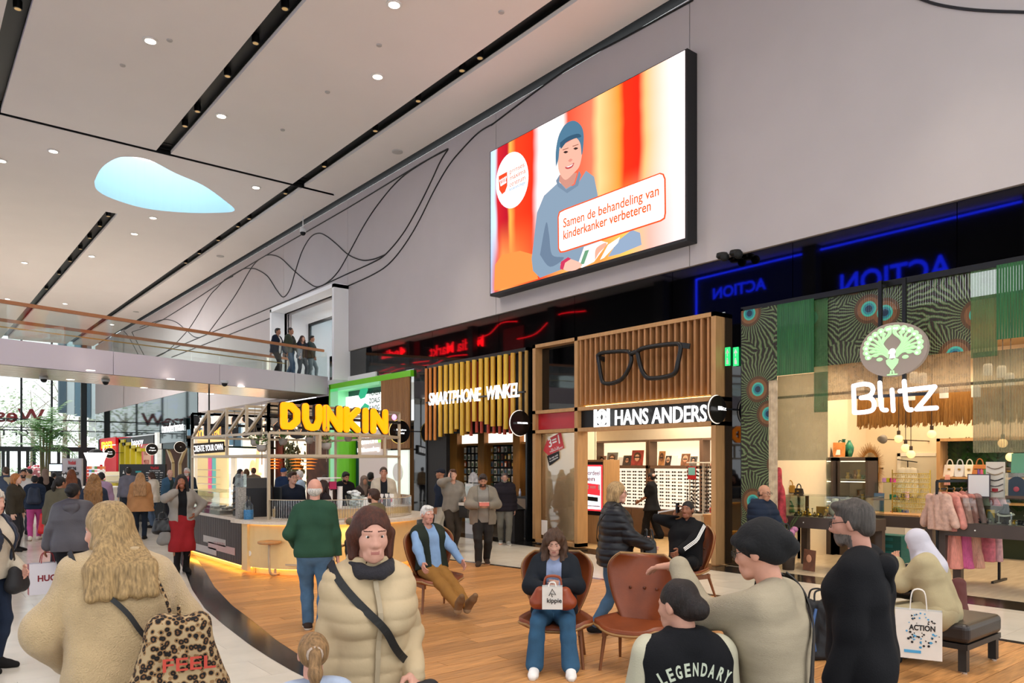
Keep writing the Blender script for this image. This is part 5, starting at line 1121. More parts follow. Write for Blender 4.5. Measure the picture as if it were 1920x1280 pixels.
def handbag(loc,w,h_,col,label,mat=None,rz=0,cat='handbag',group='handbags on the oak shelf'):
	e=empty('handbag',loc,rz,label,cat,group); mt=mat or M('bag'+col,col,.45,var=.06)
	d=w*.42
	MB().prism([(-d/2,-w/2,0),(d/2,-w/2,0),(d/2,w/2,0),(-d/2,w/2,0)],(0,0,.01)).build('base',mt,e)
	m_=MB(); m_.add([(-d/2,-w/2,0),(d/2,-w/2,0),(d/2,w/2,0),(-d/2,w/2,0),(-d/6,-w*.42,h_),(d/6,-w*.42,h_),(d/6,w*.42,h_),(-d/6,w*.42,h_)],[(0,3,2,1),(4,5,6,7),(0,1,5,4),(1,2,6,5),(2,3,7,6),(3,0,4,7)]); bev(m_.build('body',mt,e),.015,2)
	m_=MB(); m_.tube([(0,w*.22*math.cos(a),h_+w*.42*math.sin(a)) for a in np.linspace(0,math.pi,11)],.012,6); m_.build('handle',mt,e)
	MB().box(-d/2*.8-.012,-d/2*.8,-w*.1,w*.1,h_*.55,h_*.68).build('clasp',M('gold_clasp','#c8a24a',.3,metal=.8),e); return e
for i,(px,w,col,lb_) in enumerate([(1780,.25,'#e6dccf','white handbag with pink tassel, leftmost on the oak shelf'),(1799,.25,'#cdd2da','pale grey handbag on the oak shelf'),(1817,.25,'#e2dcc8','cream handbag between the grey and the tan bag'),(1836,.28,'#b5713a','tan leather handbag on the oak shelf')]):
	y=Yp(px,JX-.35); handbag((JX-.32,y,1.62),w,.25,col,lb_)
handbag((JX-.32,Yp(1893,JX-.35),1.62),.34,.2,'#3a3128','dark brown handbag at the right end of the oak shelf'); handbag((JX-.32,Yp(1868,JX-.35),1.62),.2,.22,'#1c1a18','small black handbag on the oak shelf'); handbag((JX-.32,Yp(1910,JX-.35),1.62),.3,.22,'#4a443c','grey brown handbag at the frame edge of the oak shelf')
tm=MB(); yy_=Yp(1777,JX-.5)
for k in range(7): tm.tube([(JX-.52,yy_+k*.012-.04,1.66),(JX-.53,yy_+(k-3)*.018,1.45)],.006,4)
tag(tm.build('tassel',M('pink_tassel','#e2a59a',.7)),'pink tassel hanging from the white handbag','tassel')
for i in range(10):
	y=Yp(1778+i*11,JX-.35); c=['#a8702a','#b57a30','#a8702a','#c9b09a','#b08a78','#d2b8a0','#9a6a58','#c0a088','#8a5a50','#b89a80'][i]
	o=MB().box(-.08,.08,-.055,.055,0,.18).m(1).box(-.085,-.08,-.035,.035,.03,.12).build('gift_box',[M('gb'+c,c,.5),M('gbl','#e9dfd0',.5)],None,loc=(JX-.33,y,1.12)); tag(o,'%s on the lower oak shelf'%['amber gift box, leftmost','amber gift box, second','amber gift box, third','patterned cream box beside the amber ones','dusty pink box','pale patterned box','brown box','beige box','dark rose box','tan box at the frame edge'][i],'box','gift boxes on the lower shelf')
sc=empty('scarf_hanger',(JX-.6,Yp(1862,JX-.5),1.78),label='bunch of coloured bead necklaces hanging before the oak shelf',cat='jewellery')
for k,c in enumerate(['#7a4a9a','#c85a8a','#3a8a4a','#d87a2a','#c83a3a','#4a6ab0','#8a6a3a','#d8a83a','#5a9a8a']):
	m_=MB(); y=.22-k*.055; m_.tube([(0,y,0),(-.02,y-.02,-.2),(0,y-.01,-.42),(.02,y+.02,-.2),(0,y+.01,0)],.014,5); m_.build('necklace',M('bead'+c,c,.4),sc)
MB().bar((0,-.3,0),(0,.3,0),.02).build('bar',capm,sc); MB().bar((0,.28,0),(.5,.28,0),.02).build('arm',capm,sc)
def cabinet(px0,px1,X,label,seed):
	y1,y0=Yp(px0,X),Yp(px1,X); e=empty('glazed_cabinet',(X,(y0+y1)/2,0),label=label,cat='cabinet',group='dark glazed cabinets'); w=(y1-y0)/2; D=.45; T=2.02
	for y in (-w,w-.05): MB().box(0,D,y,y+.05,0,T).build('upright',darkc,e)
	MB().box(0,D,-w,w,T-.07,T).build('top',darkc,e); MB().box(0,D,-w,w,0,.65).build('base',darkc,e); MB().box(D-.03,D,-w,w,.65,T).build('back',M('cab_back','#8a7a68',.5),e); MB().box(0,.008,-w+.05,w-.05,.65,T-.07).build('glass_door',caseglass,e)
	for k in range(3): MB().box(.03,D,-w+.05,w-.05,.72+k*.42,.735+k*.42).build('shelf',M('cab_shelf','#b8b0a0',.2),e)
	for k in range(3): MB().box(.02,.05,-w+.06,w-.06,1.93-k*.42,1.945-k*.42).build('led',em('cab_led','#ffeccc',3),e)
	rr=random.Random(seed); cols=['#2f8a7a','#d8cfc0','#7a4a2a','#c8a04a','#3a3a3e','#8ab0a0','#a8623a','#e0d8cc']
	for k in range(3):
		for q in range(6):
			y=lerp(-w+.12,w-.12,q/5); c=cols[rr.randrange(8) if seed!=3 or k else rr.choice([0,5,1])]; hgt=rr.uniform(.05,.2)
			o=MB().lathe([(.035,0),(.045,hgt*.3),(.02,hgt*.6),(.035,hgt)],seg=8).build('trinket',M('trk'+c,c,.3),None,loc=Vector((X+.2,(y0+y1)/2+y,.735+k*.42))); tag(o,'%s trinket on the %s shelf of the %s'%(ordn(5-q),ordn(k),'cabinet nearer the peacock curtain' if seed==3 else 'cabinet beside the fringed mirror'),'trinket','trinkets in cabinet %d'%seed)
	return e
cabinet(1497,1562,15.0,'dark glazed cabinet nearer the peacock curtain, with turquoise trinkets',3); cabinet(1570,1627,15.1,'dark glazed cabinet beside the fringed mirror, with brown trinkets',5)
o=boxo('cabinet_side',darkc,(15.0,15.5,Yp(1495,15.0),Yp(1463,15.0),0,2.03)); tag(o,'plain dark cabinet left of the glazed ones','cabinet')
tz=2.03
def vase(px,X,prof,col,label,handle=False):
	p=(X+.25,Yp(px,X+.25),tz); e=empty('vase',p,label=label,cat='vase'); MB().lathe(prof,seg=18).build('body',M('vase'+col,col,.25,var=.25,vscale=8),e,smooth=True)
	if handle: m_=MB(); m_.tube(spline([(0,.03,.33),(0,.10,.34),(0,.10,.26),(0,.05,.24)],4),.012,6); m_.build('handle',MATS['vase'+col],e)
vase(1582,15.1,[(.055,0),(.06,.22),(.03,.27),(.03,.35),(.045,.37),(.03,.375)],'#2f6a5a','tall green jug with a handle on the glazed cabinet',True); vase(1592.5,15.1,[(.05,0),(.085,.12),(.09,.2),(.05,.29),(.028,.32),(.035,.34),(.02,.345)],'#2a7a62','round turquoise glazed vase on the glazed cabinet'); vase(1594,14.9,[(.03,0),(.038,.1),(.02,.15),(.025,.16)],'#3f8a60','small green bottle in front of the turquoise vase')
for i,(px,w,h_,c,lb_,tl_) in enumerate([(1547,.13,.32,'#4a4038','dark leaning photo card on the glazed cabinet',.12),(1571,.26,.3,'#d8894a','orange framed picture leaning on the glazed cabinet',.02)]):
	e=empty('leaning_picture',(15.15,Yp(px,15.15),tz),label=lb_,cat='picture'); MB().prism([(0,-w/2-tl_,0),(0,w/2-tl_,0),(.05,w/2,h_),(.05,-w/2,h_)],(.012,0,0)).build('card',M('pic'+c,c,.5,var=.3,vscale=9),e); MB().prism([(-.002,-w*.2,.04),(-.002,w*.2,.04),(.035,w*.12,h_*.6),(.035,-w*.12,h_*.6)],(-.002,0,0)).build('print',wprint if i else M('pr2','#8a7a6a',.5),e)
fm=empty('fringed_mirror',onx(1631,878,16.6),label='oval mirror with a shaggy straw fringe on the back wall',cat='mirror'); a_,b_=.3,.5
MB().prism([(0,a_*.6*math.cos(t),b_*.7*math.sin(t)) for t in np.linspace(0,2*math.pi,25)[:-1]],(.02,0,0)).build('mirror_glass',M('mirror','#c9c2b4',.05,metal=.9),fm)
m_=MB()
for k in range(160):
	t=2*math.pi*k/160; r1=1+random.uniform(-.05,.18); m_.prism([(.01,a_*.62*math.cos(t-.02),b_*.7*math.sin(t-.02)),(.01,a_*.62*math.cos(t+.02),b_*.7*math.sin(t+.02)),(-.02,a_*r1*math.cos(t+.05),b_*r1*math.sin(t+.05))],(.01,0,0))
o=m_.build('fringe',straw,fm); MB().box(0,.62,-.02,.02,-.02,.02).build('mount',capm,fm)
def table(name,label,c,L_,W_,h_,rz=0,case=True):
	e=empty('display_table',(c[0],c[1],0),rz,label,'table','dark display tables')
	MB().box(-W_/2,W_/2,-L_/2,L_/2,h_-.2,h_).build('apron',darkc,e)
	for x in (-W_/2+.07,W_/2-.07):
		for y in (-L_/2+.07,L_/2-.07): MB().box(x-.06,x+.06,y-.06,y+.06,0,h_-.2).build('leg',darkc,e)
	MB().lathe([(.0,0),(.015,.012),(.01,.02)],(-W_/2-.01,L_*.25,h_-.1),10,'x').build('knob',wprint,e)
	if case:
		for b in [(-W_/2+.02,W_/2-.02,-L_/2+.02,-L_/2+.03),(-W_/2+.02,W_/2-.02,L_/2-.03,L_/2-.02)]: MB().box(*b,h_,h_+.38).build('glass_side',caseglass,e)
		MB().box(-W_/2+.02,-W_/2+.03,-L_/2+.03,L_/2-.03,h_,h_+.38).build('glass_front',caseglass,e); MB().box(-W_/2+.02,W_/2-.02,-L_/2+.02,L_/2-.02,h_+.38,h_+.39).build('glass_top',caseglass,e)
	return e
goldm=M('gold_jewel','#d2a83a',.25,metal=.9)
def goods(c,L_,W_,h_,n,mats,lab,grp,seed):
	rr=random.Random(seed)
	for k in range(n):
		x=c[0]+rr.uniform(-W_/2+.1,W_/2-.1); y=c[1]+rr.uniform(-L_/2+.1,L_/2-.1); hg=rr.uniform(.05,.22); t=rr.randrange(3); m_=MB()
		if t==0: m_.lathe([(.03,0),(.03,.01),(.006,.015),(.006,hg),(.025,hg),(.0,hg+.02)],seg=8)
		elif t==1: m_.tube([(.03*math.cos(a),0,.04+.03*math.sin(a)) for a in np.linspace(0,2*math.pi,10)[:-1]],.008,5,closed=True); m_.box(-.03,.03,-.015,.015,0,.01)
		else: m_.lathe([(.04,0),(.045,.02),(.02,.05),(.03,.07)],seg=8)
		o=m_.build('jewellery_piece',mats[rr.randrange(len(mats))],None,loc=(x,y,h_)); tag(o,lab,'jewellery',grp)
T1=(*onz(1585,1062)[:2],); t1c=(13.0,Yp(1563,13.0)); t1L=abs(Yp(1486,13.0)-Yp(1640,13.0))
table('t','dark display table with gold jewellery in a glass case near the peacock curtain',t1c,t1L,.7,.93); goods(t1c,t1L,.6,.93,46,[goldm,goldm,M('bronze','#8a5a2a',.3,metal=.7),M('dark_trk','#2a221c',.4)],'small gold jewellery piece in the case near the peacock curtain','jewellery in the first glass case',11)
o=MB().lathe([(.05,0),(.09,.06),(.11,.16),(.09,.24),(.05,.28),(.06,.32),(.04,.33)],seg=18).build('cream_vase',M('cream_vase','#e6dcc2',.35),None,smooth=True,loc=(13.1,Yp(1566,13.1),.93)); tag(o,'round cream vase in the gold jewellery case','vase')
o=MB().box(-.02,.02,-.1,.1,0,.17).build('amber_box',M('amber_box','#c08a2a',.5),None,loc=(13.2,Yp(1541,13.2),.93)); tag(o,'amber card box standing in the gold jewellery case','box')
t2c=(14.2,Yp(1690,14.2)); t2L=1.35
table('t','dark drawer table in the middle of the jewellery shop',t2c,t2L,.7,.95,case=False)
tag(MB().box(-.3,.3,-.6,.6,0,.03).build('oak_tray',oakf,None,loc=(14.2,Yp(1672,14.2)-.0,.95)),'oak tray on the middle drawer table','tray')
rk2=empty('necklace_rack',(14.25,Yp(1708,14.25),.98),label='gold rack densely hung with fine necklaces on the middle table',cat='rack')
for k in range(8): MB().bar((0,-.33,.1+k*.09),(0,.33,.1+k*.09),.012).build('rung',goldm,rk2)
for y in (-.33,.33): MB().bar((0,y,0),(0,y,.8),.014).build('upright',goldm,rk2)
m_=MB(); rr=random.Random(3)
for k in range(8):
	for q in range(22): y=-.31+q*.03; m_.tube([(-.015,y,.1+k*.09),(-.02,y+.006,.1+k*.09-rr.uniform(.03,.08))],.005,4)
o=m_.build('chains',goldm,rk2); o['kind']='stuff'
t3c=(13.0,Yp(1880,13.0)-.3); t3L=2.2
table('t','dark display table with pearl and silver jewellery in a glass case',t3c,t3L,.75,.98); goods(t3c,t3L,.6,.98,50,[M('pearl','#e9e2d4',.25),M('black_jewel','#17161a',.3),goldm,M('silver_jewel','#b8b8bc',.2,metal=.9)],'small pearl or silver jewellery piece in the case by the clothes rail','jewellery in the case by the clothes rail',17)
bu=empty('necklace_bust',(13.0,Yp(1886,13.0),.98),label='black bust wearing a white pearl necklace in the glass case',cat='bust'); MB().lathe([(.06,0),(.03,.05),(.09,.12),(.1,.18),(.04,.24),(.035,.3)],seg=14).build('bust',blackmatt,bu,smooth=True); m_=MB()
for r in (.085,.1,.11): m_.tube([(r*math.cos(a),r*math.sin(a),.2-.05*(r-.07)/.04-.03*abs(math.cos(a))*(a>math.pi/2)) for a in np.linspace(0,2*math.pi,20)[:-1]],.008,5,closed=True)
m_.build('pearls',MATS['pearl'],bu)
tag(MB().box(-.02,.02,-.17,.17,0,.26).m(1).box(-.024,-.02,-.06,.06,.06,.2).build('gift_card_box',[M('gcb','#5a4a34',.5),goldm],None,loc=(13.1,Yp(1858,13.1),.98)),'brown card with gold flowers in the glass case','card')
fr=empty('framed_notice',(13.05,Yp(1835,13.05),1.37),label='dark framed white notice standing on the glass case',cat='notice'); MB().box(0,.015,-.16,.16,0,.36).build('frame',M('frame_grey','#4a4248',.5),fr); MB().box(-.003,0,-.145,.145,.015,.345).build('paper',wprint,fr)
bd=empty('necklace_board',(13.15,Yp(1866,13.15),1.37),label='tall white board of necklaces beside the framed notice',cat='display'); MB().box(0,.02,-.13,.13,0,.55).build('board',M('board_white','#efe6d6',.6),bd)
for k,c in enumerate(['#8a7a6a','#b09a7a','#2a2a2a','#6a6a6a','#8a6a5a']):
	m_=MB(); z=.48-k*.09; m_.tube([(-.01,-.11,z),(-.015,-.05,z-.03),(-.015,0,z-.04),(-.015,.05,z-.03),(-.01,.11,z)],.008,5); m_.build('necklace',M('nk'+c,c,.4),bd)
MB().box(-.01,0,-.04,.04,.08,.14).build('price_tag',redp,bd)
ar=empty('arched_display',(13.0,Yp(1906,13.0),1.37),label='arched dark blue display with a pink flower on the glass case',cat='display'); MB().prism([(0,-.11,0),(0,.11,0)]+[(0,.11*math.cos(a),.22+.11*math.sin(a)) for a in np.linspace(0,math.pi,10)],(.02,0,0)).build('board',M('navy_board','#2a3a48',.4),ar); m_=MB(); m_.ball((-.01,0,.14),(.01,.04,.04)); m_.build('flower',M('pink_flower','#b8505a',.5),ar); MB().box(-.03,.05,-.14,.14,-.0,.04).build('stand',brownc,ar)
tag(MB().prism([(0,-.09,0),(0,.09,0),(.03,.09,.3),(.03,-.09,.3)],(.02,0,0)).build('green_book',M('mint_book','#6fae8a',.5),None,loc=(13.2,Yp(1908,13.2)+.0,1.75)),'mint green card box above the arched display','box')
tag(MB().box(-.1,.1,-.2,.2,0,.38).build('riser',caseglass,None,loc=(13.25,Yp(1912,13.2),1.37)),'clear acrylic riser on the glass case','riser')
for i,(px0,px1,X,lb_) in enumerate([(1627,1648,15.4,'clear glass case with small bright goods beside the fringed mirror'),(1656,1697,15.6,'clear glass case with shelves of small coloured goods near the door')]):
	y1,y0=Yp(px0,X),Yp(px1,X); e=empty('glass_case',(X,(y0+y1)/2,0),label=lb_,cat='display case'); w=(y1-y0)/2
	MB().box(0,.4,-w,w,0,.85).build('base',M('case_base','#d8d2c8' if i==0 else '#4a4a4e',.5),e); MB().box(0,.008,-w,w,.85,1.5).build('glass_front',caseglass,e); MB().box(0,.4,-w,w,1.5,1.51).build('glass_top',caseglass,e)
	for z in (.87,1.17): MB().box(.02,.4,-w+.01,w-.01,z-.02,z-.01).build('shelf',caseglass,e)
	rr=random.Random(9+i)
	for k in range(10):
		c=rr.choice(['#c85a8a','#3a9a7a','#e8e0d8','#8a6ac0','#4a5a9a','#d8b0c0']); o=MB().box(-.05,.05,-.045,.045,0,rr.uniform(.05,.16)).build('small_goods',M('sg'+c,c,.4),None,loc=(X+.2,(y0+y1)/2+rr.uniform(-w+.06,w-.06),.85 if k%2 else 1.16)); tag(o,'%s bright gift item in the %s'%(ordn(k),'case beside the fringed mirror' if i==0 else 'case near the pale door'),'gift item','gift items in glass case %d'%(i+1))
for i,(px,c,n_) in enumerate([(1660,'#d8a0d8','lilac'),(1667.5,'#b8b020','yellow green'),(1674,'#d8409a','magenta')]): tag(MB().box(-.05,.05,-.042,.042,0,.085).build('cube_box',M('cube'+c,c,.5),None,loc=(15.8,Yp(px,15.8),1.51)),'small %s cube box on the glass case'%n_,'box','cube boxes on the glass case')
tag(MB().prism([(0,-.1,0),(0,.1,0),(.05,.1,.35),(.05,-.1,.35)],(.02,0,0)).build('till_screen',M('till_blue','#4a6a8a',.2),None,loc=(15.2,Yp(1646,15.2),.95)),'blue grey till screen beside the middle table','monitor')
for k in range(4): tag(MB().box(-.2,.2,-.25,.25,0,.13).m(1).box(-.205,-.2,-.1,.1,.03,.09).build('stacked_box',[M('teal_box','#1f6a68',.5),M('teal_lab','#2f8a8a',.5)],None,loc=(14.8,Yp(1673,14.8),.0+k*.132)),['lowest','second','third','topmost'][k]+' teal box in the stack under the middle table','box','teal boxes under the table')
tag(MB().box(-.12,.12,-.12,.12,0,.3).build('yellow_box',M('yel_box','#c9a020',.5),None,loc=(14.9,Yp(1661,14.9)+.12,.25+.0)),'yellow box beside the teal boxes','box'); bpy.data.objects['yellow_box'].location.z=.0
gr_=empty('clothes_rail',(12.55,Yp(1757,12.55),0),label='black clothes rail in front of the jewellery shop',cat='clothes rail')
RT=1.62
for x,y in ((-.0,.0),(1.1,-.5)): MB().bar((x,y,0),(x,y,RT),.035).build('post',black,gr_); MB().bar((x-.3,y,.02),(x+.3,y,.02),.035).build('foot',black,gr_)
MB().bar((0,0,RT),(1.1,-.5,RT),.04).build('top_bar',black,gr_); MB().bar((0,.0,RT-.12),(1.1,-.5,RT-.12),.02).build('hanging_bar',black,gr_)
dirr=Vector((1.1,-.5,0)).normalized(); perp=Vector((dirr.y,-dirr.x,0))
gcol=[('#c9a493','pale pink lace jacket, outermost on the clothes rail'),('#d0897c','coral pink lace jacket on the clothes rail'),('#d8998c','salmon pink blouse behind the coral jacket'),('#b8766c','rose jacket in the middle of the clothes rail'),('#a8807a','patterned grey pink blouse on the clothes rail'),('#8a8a76','green and red flowered blouse on the clothes rail'),('#d87a8a','bright pink blouse at the back of the clothes rail'),('#c9a0a8','pale mauve dress at the back of the clothes rail')]
for i,(c,lb_) in enumerate(gcol):
	t=.04+i*.14; p=Vector((gr_.location.x,gr_.location.y,0))+Vector((dirr.x,dirr.y,0))*t; e=empty('garment',(p.x,p.y,RT-.12),math.atan2(perp.y,perp.x),lb_,'garment','garments on the clothes rail')
	L_=random.uniform(.62,.75) if i<6 else 1.15; mt=M('gar'+c,c,.9,var=.22,vscale=14,bump=.5,bscale=70)
	ps=[]
	for k in (-1,1): ps+=[cn(A(0,0,-.1),.05,A(k*.17,0,-.14),.05),cn(A(k*.09,0,-.16),.07,A(k*.12,0,-L_),.085),cn(A(k*.18,0,-.15),.055,A(k*.30,.0,-.55 if i<6 else -.4),.06)]
	ps.append(cn(A(0,0,-.2),.07,A(0,0,-L_),.09))
	ph_=i*1.3
	V,Q=sdf(ps,.04,.016,disp=lambda X,Y,Z:.012*np.sin(38*X+ph_+5*Z)+.35*np.maximum(0,np.abs(Y)-.05),cuts=[lambda X,Y,Z:-L_-Z+0*X+0*Y])
	link('cloth',npmesh('cloth',V,Q,[mt]),None,e)
	m_=MB(); m_.tube(spline([(-.19,0,-.13),(0,0,-.07),(0,0,-.03),(.02,0,.0),(0,0,.02),(-.02,0,.0)],4),.008,5); m_.tube([(0,0,-.07),(.19,0,-.13)],.008,5); m_.build('hanger',M('hanger_wood','#b58a4a',.5),e)
for i,c in enumerate(['#d88a7a','#c85a8a','#d8a08a']):
	p=Vector((gr_.location.x,gr_.location.y,0))+Vector((dirr.x,dirr.y,0))*(.3+i*.2); e=empty('long_skirt',(p.x,p.y,.85),math.atan2(perp.y,perp.x),['coral long skirt hanging under the jackets','magenta long skirt hanging under the jackets','apricot long skirt hanging under the jackets'][i],'garment','garments on the clothes rail')
	V,Q=sdf([cn(A(0,0,0),.09,A(0,0,-.6),.16)],.04,.018,disp=lambda X,Y,Z:.014*np.sin(60*X+i)+.3*np.maximum(0,np.abs(Y)-.06),cuts=[lambda X,Y,Z:-.6-Z+0*X+0*Y]); link('cloth',npmesh('cloth',V,Q,[M('skirt'+c,c,.8,var=.2,vscale=9,stretch=(12,12,1))]),None,e); MB().bar((0,0,.05),(0,0,.66),.006).build('hanger',capm,e)
e=empty('hanging_scarf',(12.6,Yp(1458,12.6),1.75),label='red and pink scarf hanging beside the peacock column',cat='scarf'); V,Q=sdf([cn(A(0,0,0),.07,A(.0,-.08,-.9),.11)],.04,.016,disp=lambda X,Y,Z:.014*np.sin(50*Y+4*Z)); link('cloth',npmesh('cloth',V,Q,[M('scarf_red','#b8404a',.8,var=.5,vscale=9)]),None,e); MB().bar((0,.0,.03),(0,.5,.03),.02).build('peg',capm,e); MB().bar((0,.5,0),(0,.5,-1.75),.03).build('post',capm,e)
wall_shelf=[('#b5862e','mustard yellow handbag on a peg beside the dark cabinet',1482,915,.22),('#2a2420','small black handbag next to the mustard one',1498,921,.2),('#4a9a6a','green handbag by the gold jewellery case',1482,952,.17),('#c86a7a','pink pouch bag behind the green handbag',1473,953,.14)]
for c,lb_,px,py,w in wall_shelf:
	p=onx(px,py,13.6); e=handbag((p[0],p[1],p[2]-.08),w,.14,c,lb_,group='handbags by the dark cabinet'); MB().box(-.02,.3,-.02,.02,-.015,0).build('peg',capm,e); MB().box(.28,.32,-.03,.03,-p[2]+.08,0).build('stand',capm,e)
orc=empty('flower_pot',(12.3,Yp(1478,12.3),0),label='pink flowers and long leaves in a tall pot by the shop entrance',cat='plant'); MB().lathe([(.1,0),(.14,.5),(.13,.52)],seg=16).build('pot',darkc,orc,smooth=True)
for k in range(9): a=k*.7; m_=MB(); m_.tube(spline([(0,0,.5),(.08*math.cos(a),.08*math.sin(a),.8),(.25*math.cos(a),.25*math.sin(a),.95+.05*(k%3))],4),[.012*(1-j/9.) for j in range(9)],5); m_.build('leaf',M('leaf_dark','#3f5a28',.5),orc)
for k in range(6): a=k*1.05; m_=MB(); m_.ball((.10*math.cos(a),.10*math.sin(a),.62+.05*(k%3)),(.07,.07,.055),8,6); m_.build('flower',M('orchid','#b878a0',.6),orc)
pi_=empty('floor_picture',(12.4,Yp(1515,12.4),0),label='small brown portrait picture leaning on the table leg',cat='picture'); MB().prism([(0,-.12,0),(0,.1,.02),(.08,.12,.38),(.08,-.1,.36)],(.015,0,0)).build('card',M('floor_pic','#6a4028',.5,var=.4,vscale=8),pi_); m_=MB(); m_.ball((.03,0,.22),(.012,.05,.07)); m_.build('print_face',skinp[0],pi_)
e=empty('jacket_on_wall',onx(1702,880,JX-.1),label='white jacket hanging from a black branch hook by the door',cat='garment'); V,Q=sdf([cn(A(0,-.1,0),.05,A(0,-.14,-.55),.07),cn(A(0,.1,0),.05,A(0,.14,-.55),.07),cn(A(0,0,0),.05,A(0,0,-.5),.06),cn(A(0,.16,-.02),.05,A(0,.2,-.5),.045),cn(A(0,-.16,-.02),.05,A(0,-.2,-.5),.045)],.04,.018,disp=lambda X,Y,Z:.6*np.maximum(0,np.abs(X)-.03)); link('cloth',npmesh('cloth',V,Q,[M('white_jacket','#d8d0bc',.9)]),None,e); MB().bar((.0,-.2,.16),(.0,.22,.22),.02).build('hook',black,e); MB().bar((0,0,.0),(0,0,.2),.015).build('hanger',black,e)
for i,(px,py) in enumerate([(1476,811),(1653,823)]):
	p=onx(px,py,15.0); e=empty('wall_speaker',p,label=['grey cone wall lamp behind the olive bead curtain','grey cone wall lamp above the fringed mirror'][i],cat='lamp'); MB().lathe([(.05,-.08),(.09,.06),(.08,.07)],(0,0,0),14,'x').build('shade',M('cone_grey','#8f887c',.5),e,smooth=True); MB().bar((.05,0,0),(JX-p[0] if i else .95,0,0),.02).build('arm',capm,e)
zs=lambda a,b:(900+a/2.6667,80+b/2.6667)
SX=11.58
led=empty('led_screen',(SX,12.05,6.18),label='huge LED screen on the white wall showing a smiling child in a beanie',cat='screen')
sy0,sz0=onx(1284,446,SX)[1:]; sy1,sz1=onx(920,285,SX)[1:]
lo=led.location
def L3(p): return Vector(p)-lo
MB().prism([L3((SX+.01,sy0-.05,sz0-.06)),L3((SX+.01,sy1+.04,sz0-.06)),L3((SX+.01,sy1+.04,sz1+.02)),L3((SX+.01,sy0-.05,sz1+.02))],(.3,0,0)).build('casing',M('led_casing','#141416',.5),led)
def screenmat():
	m=bpy.data.materials.new('led_picture'); m.use_nodes=True; nt=m.node_tree; nt.nodes.clear(); N=nt.nodes.new; L=nt.links.new
	out=N('ShaderNodeOutputMaterial'); em_=N('ShaderNodeEmission'); em_.inputs[1].default_value=1.15; L(em_.outputs[0],out.inputs[0])
	tc=N('ShaderNodeTexCoord'); sx=N('ShaderNodeSeparateXYZ'); L(tc.outputs['Generated'],sx.inputs[0])
	inv=N('ShaderNodeMath'); inv.operation='SUBTRACT'; inv.inputs[0].default_value=1; L(sx.outputs[1],inv.inputs[1])
	ns=N('ShaderNodeTexNoise'); ns.inputs['Scale'].default_value=2.5; L(tc.outputs['Generated'],ns.inputs['Vector']); md=N('ShaderNodeMath'); md.operation='MULTIPLY_ADD'; md.inputs[1].default_value=.05; L(ns.outputs['Fac'],md.inputs[0]); L(inv.outputs[0],md.inputs[2])
	def ramp(st):
		r=N('ShaderNodeValToRGB'); e=r.color_ramp.elements; e[0].position=st[0][0]; e[0].color=hexc(st[0][1]); e[1].position=st[-1][0]; e[1].color=hexc(st[-1][1])
		for p,c in st[1:-1]: q=e.new(p); q.color=hexc(c)
		L(md.outputs[0],r.inputs[0]); return r
	up=ramp([(0.02,'#bcd8f4'),(.055,'#c8dcf0'),(.075,'#c8242c'),(.14,'#b0182a'),(.155,'#ffb050'),(.19,'#f04020'),(.29,'#e83018'),(.33,'#ffe8e8'),(.46,'#fff4ee'),(.49,'#f05038'),(.61,'#f07858'),(.65,'#ffc888'),(.74,'#ff9038'),(.765,'#f03018'),(.83,'#f02818'),(.86,'#ffb878'),(.93,'#ffd8c8'),(1.0,'#ffeef0')])
	dn=ramp([(0.02,'#a8c0e0'),(.06,'#d85040'),(.10,'#ff9850'),(.22,'#ff7038'),(.34,'#f04028'),(.5,'#ffb060'),(.66,'#ff9048'),(.78,'#ffc060'),(.88,'#ffb0a0'),(1.0,'#ffe4e4')])
	mr=N('ShaderNodeMapRange'); mr.interpolation_type='SMOOTHSTEP'; mr.inputs[1].default_value=.15; mr.inputs[2].default_value=.5; L(sx.outputs[2],mr.inputs[0])
	mx=N('ShaderNodeMix'); mx.data_type='RGBA'; L(mr.outputs[0],mx.inputs[0]); L(dn.outputs[0],mx.inputs[6]); L(up.outputs[0],mx.inputs[7]); L(mx.outputs[2],em_.inputs[0]); return m
MB().prism([L3((SX,sy0,sz0)),L3((SX,sy1,sz0)),L3((SX,sy1,sz1)),L3((SX,sy0,sz1))],(.008,0,0)).build('picture',screenmat(),led)
def E_(c,s=1.05): return M('led'+c,'#000000',.8,spec=0,emit=c,es=s)
def lay(nm,pts,c,k,curve=False,s=1.05):
	P=[Vector(onx(*zs(a,b),SX-.003*k))-lo for a,b in pts]
	if curve: P=spline(P+[P[0]],5)[:-1]
	m_=MB(); m_.prism(P,(.0025,0,0)); return m_.build(nm,E_(c,s),led)
lay('picture_sofa',[(75,1110),(110,1060),(200,1040),(270,1060),(290,1180),(70,1240)],'#ff9048',1)
lay('picture_jumper',[(265,1140),(258,1080),(285,850),(320,765),(390,700),(480,720),(530,640),(570,670),(588,760),(600,1010),(520,1090),(300,1175)],'#8498ac',2)
lay('picture_jumper_shade',[(300,1060),(330,900),(345,960),(360,1060),(420,1075),(350,1120)],'#6a7c92',3,True)
lay('picture_knee',[(640,1070),(690,990),(760,935),(800,950),(808,1010),(700,1055)],'#8fa3bd',2)
lay('picture_neck',[(398,660),(392,690),(430,730),(470,705),(485,650)],'#c88c7c',4)
lay('picture_collar',[(380,690),(398,660),(395,695),(430,735),(475,708),(495,640),(505,660),(490,715),(435,752),(390,720)],'#74879c',5)
lay('picture_face',[(388,575),(392,540),(420,510),(470,480),(500,480),(510,520),(508,570),(495,620),(470,650),(430,685),(405,665),(392,630)],'#ecaf9a',5,True)
lay('picture_beanie',[(380,620),(378,560),(385,500),(400,450),(430,405),(470,390),(505,415),(518,460),(515,530),(508,560),(500,500),(470,470),(430,490),(400,520),(392,580)],'#4f7690',6,True)
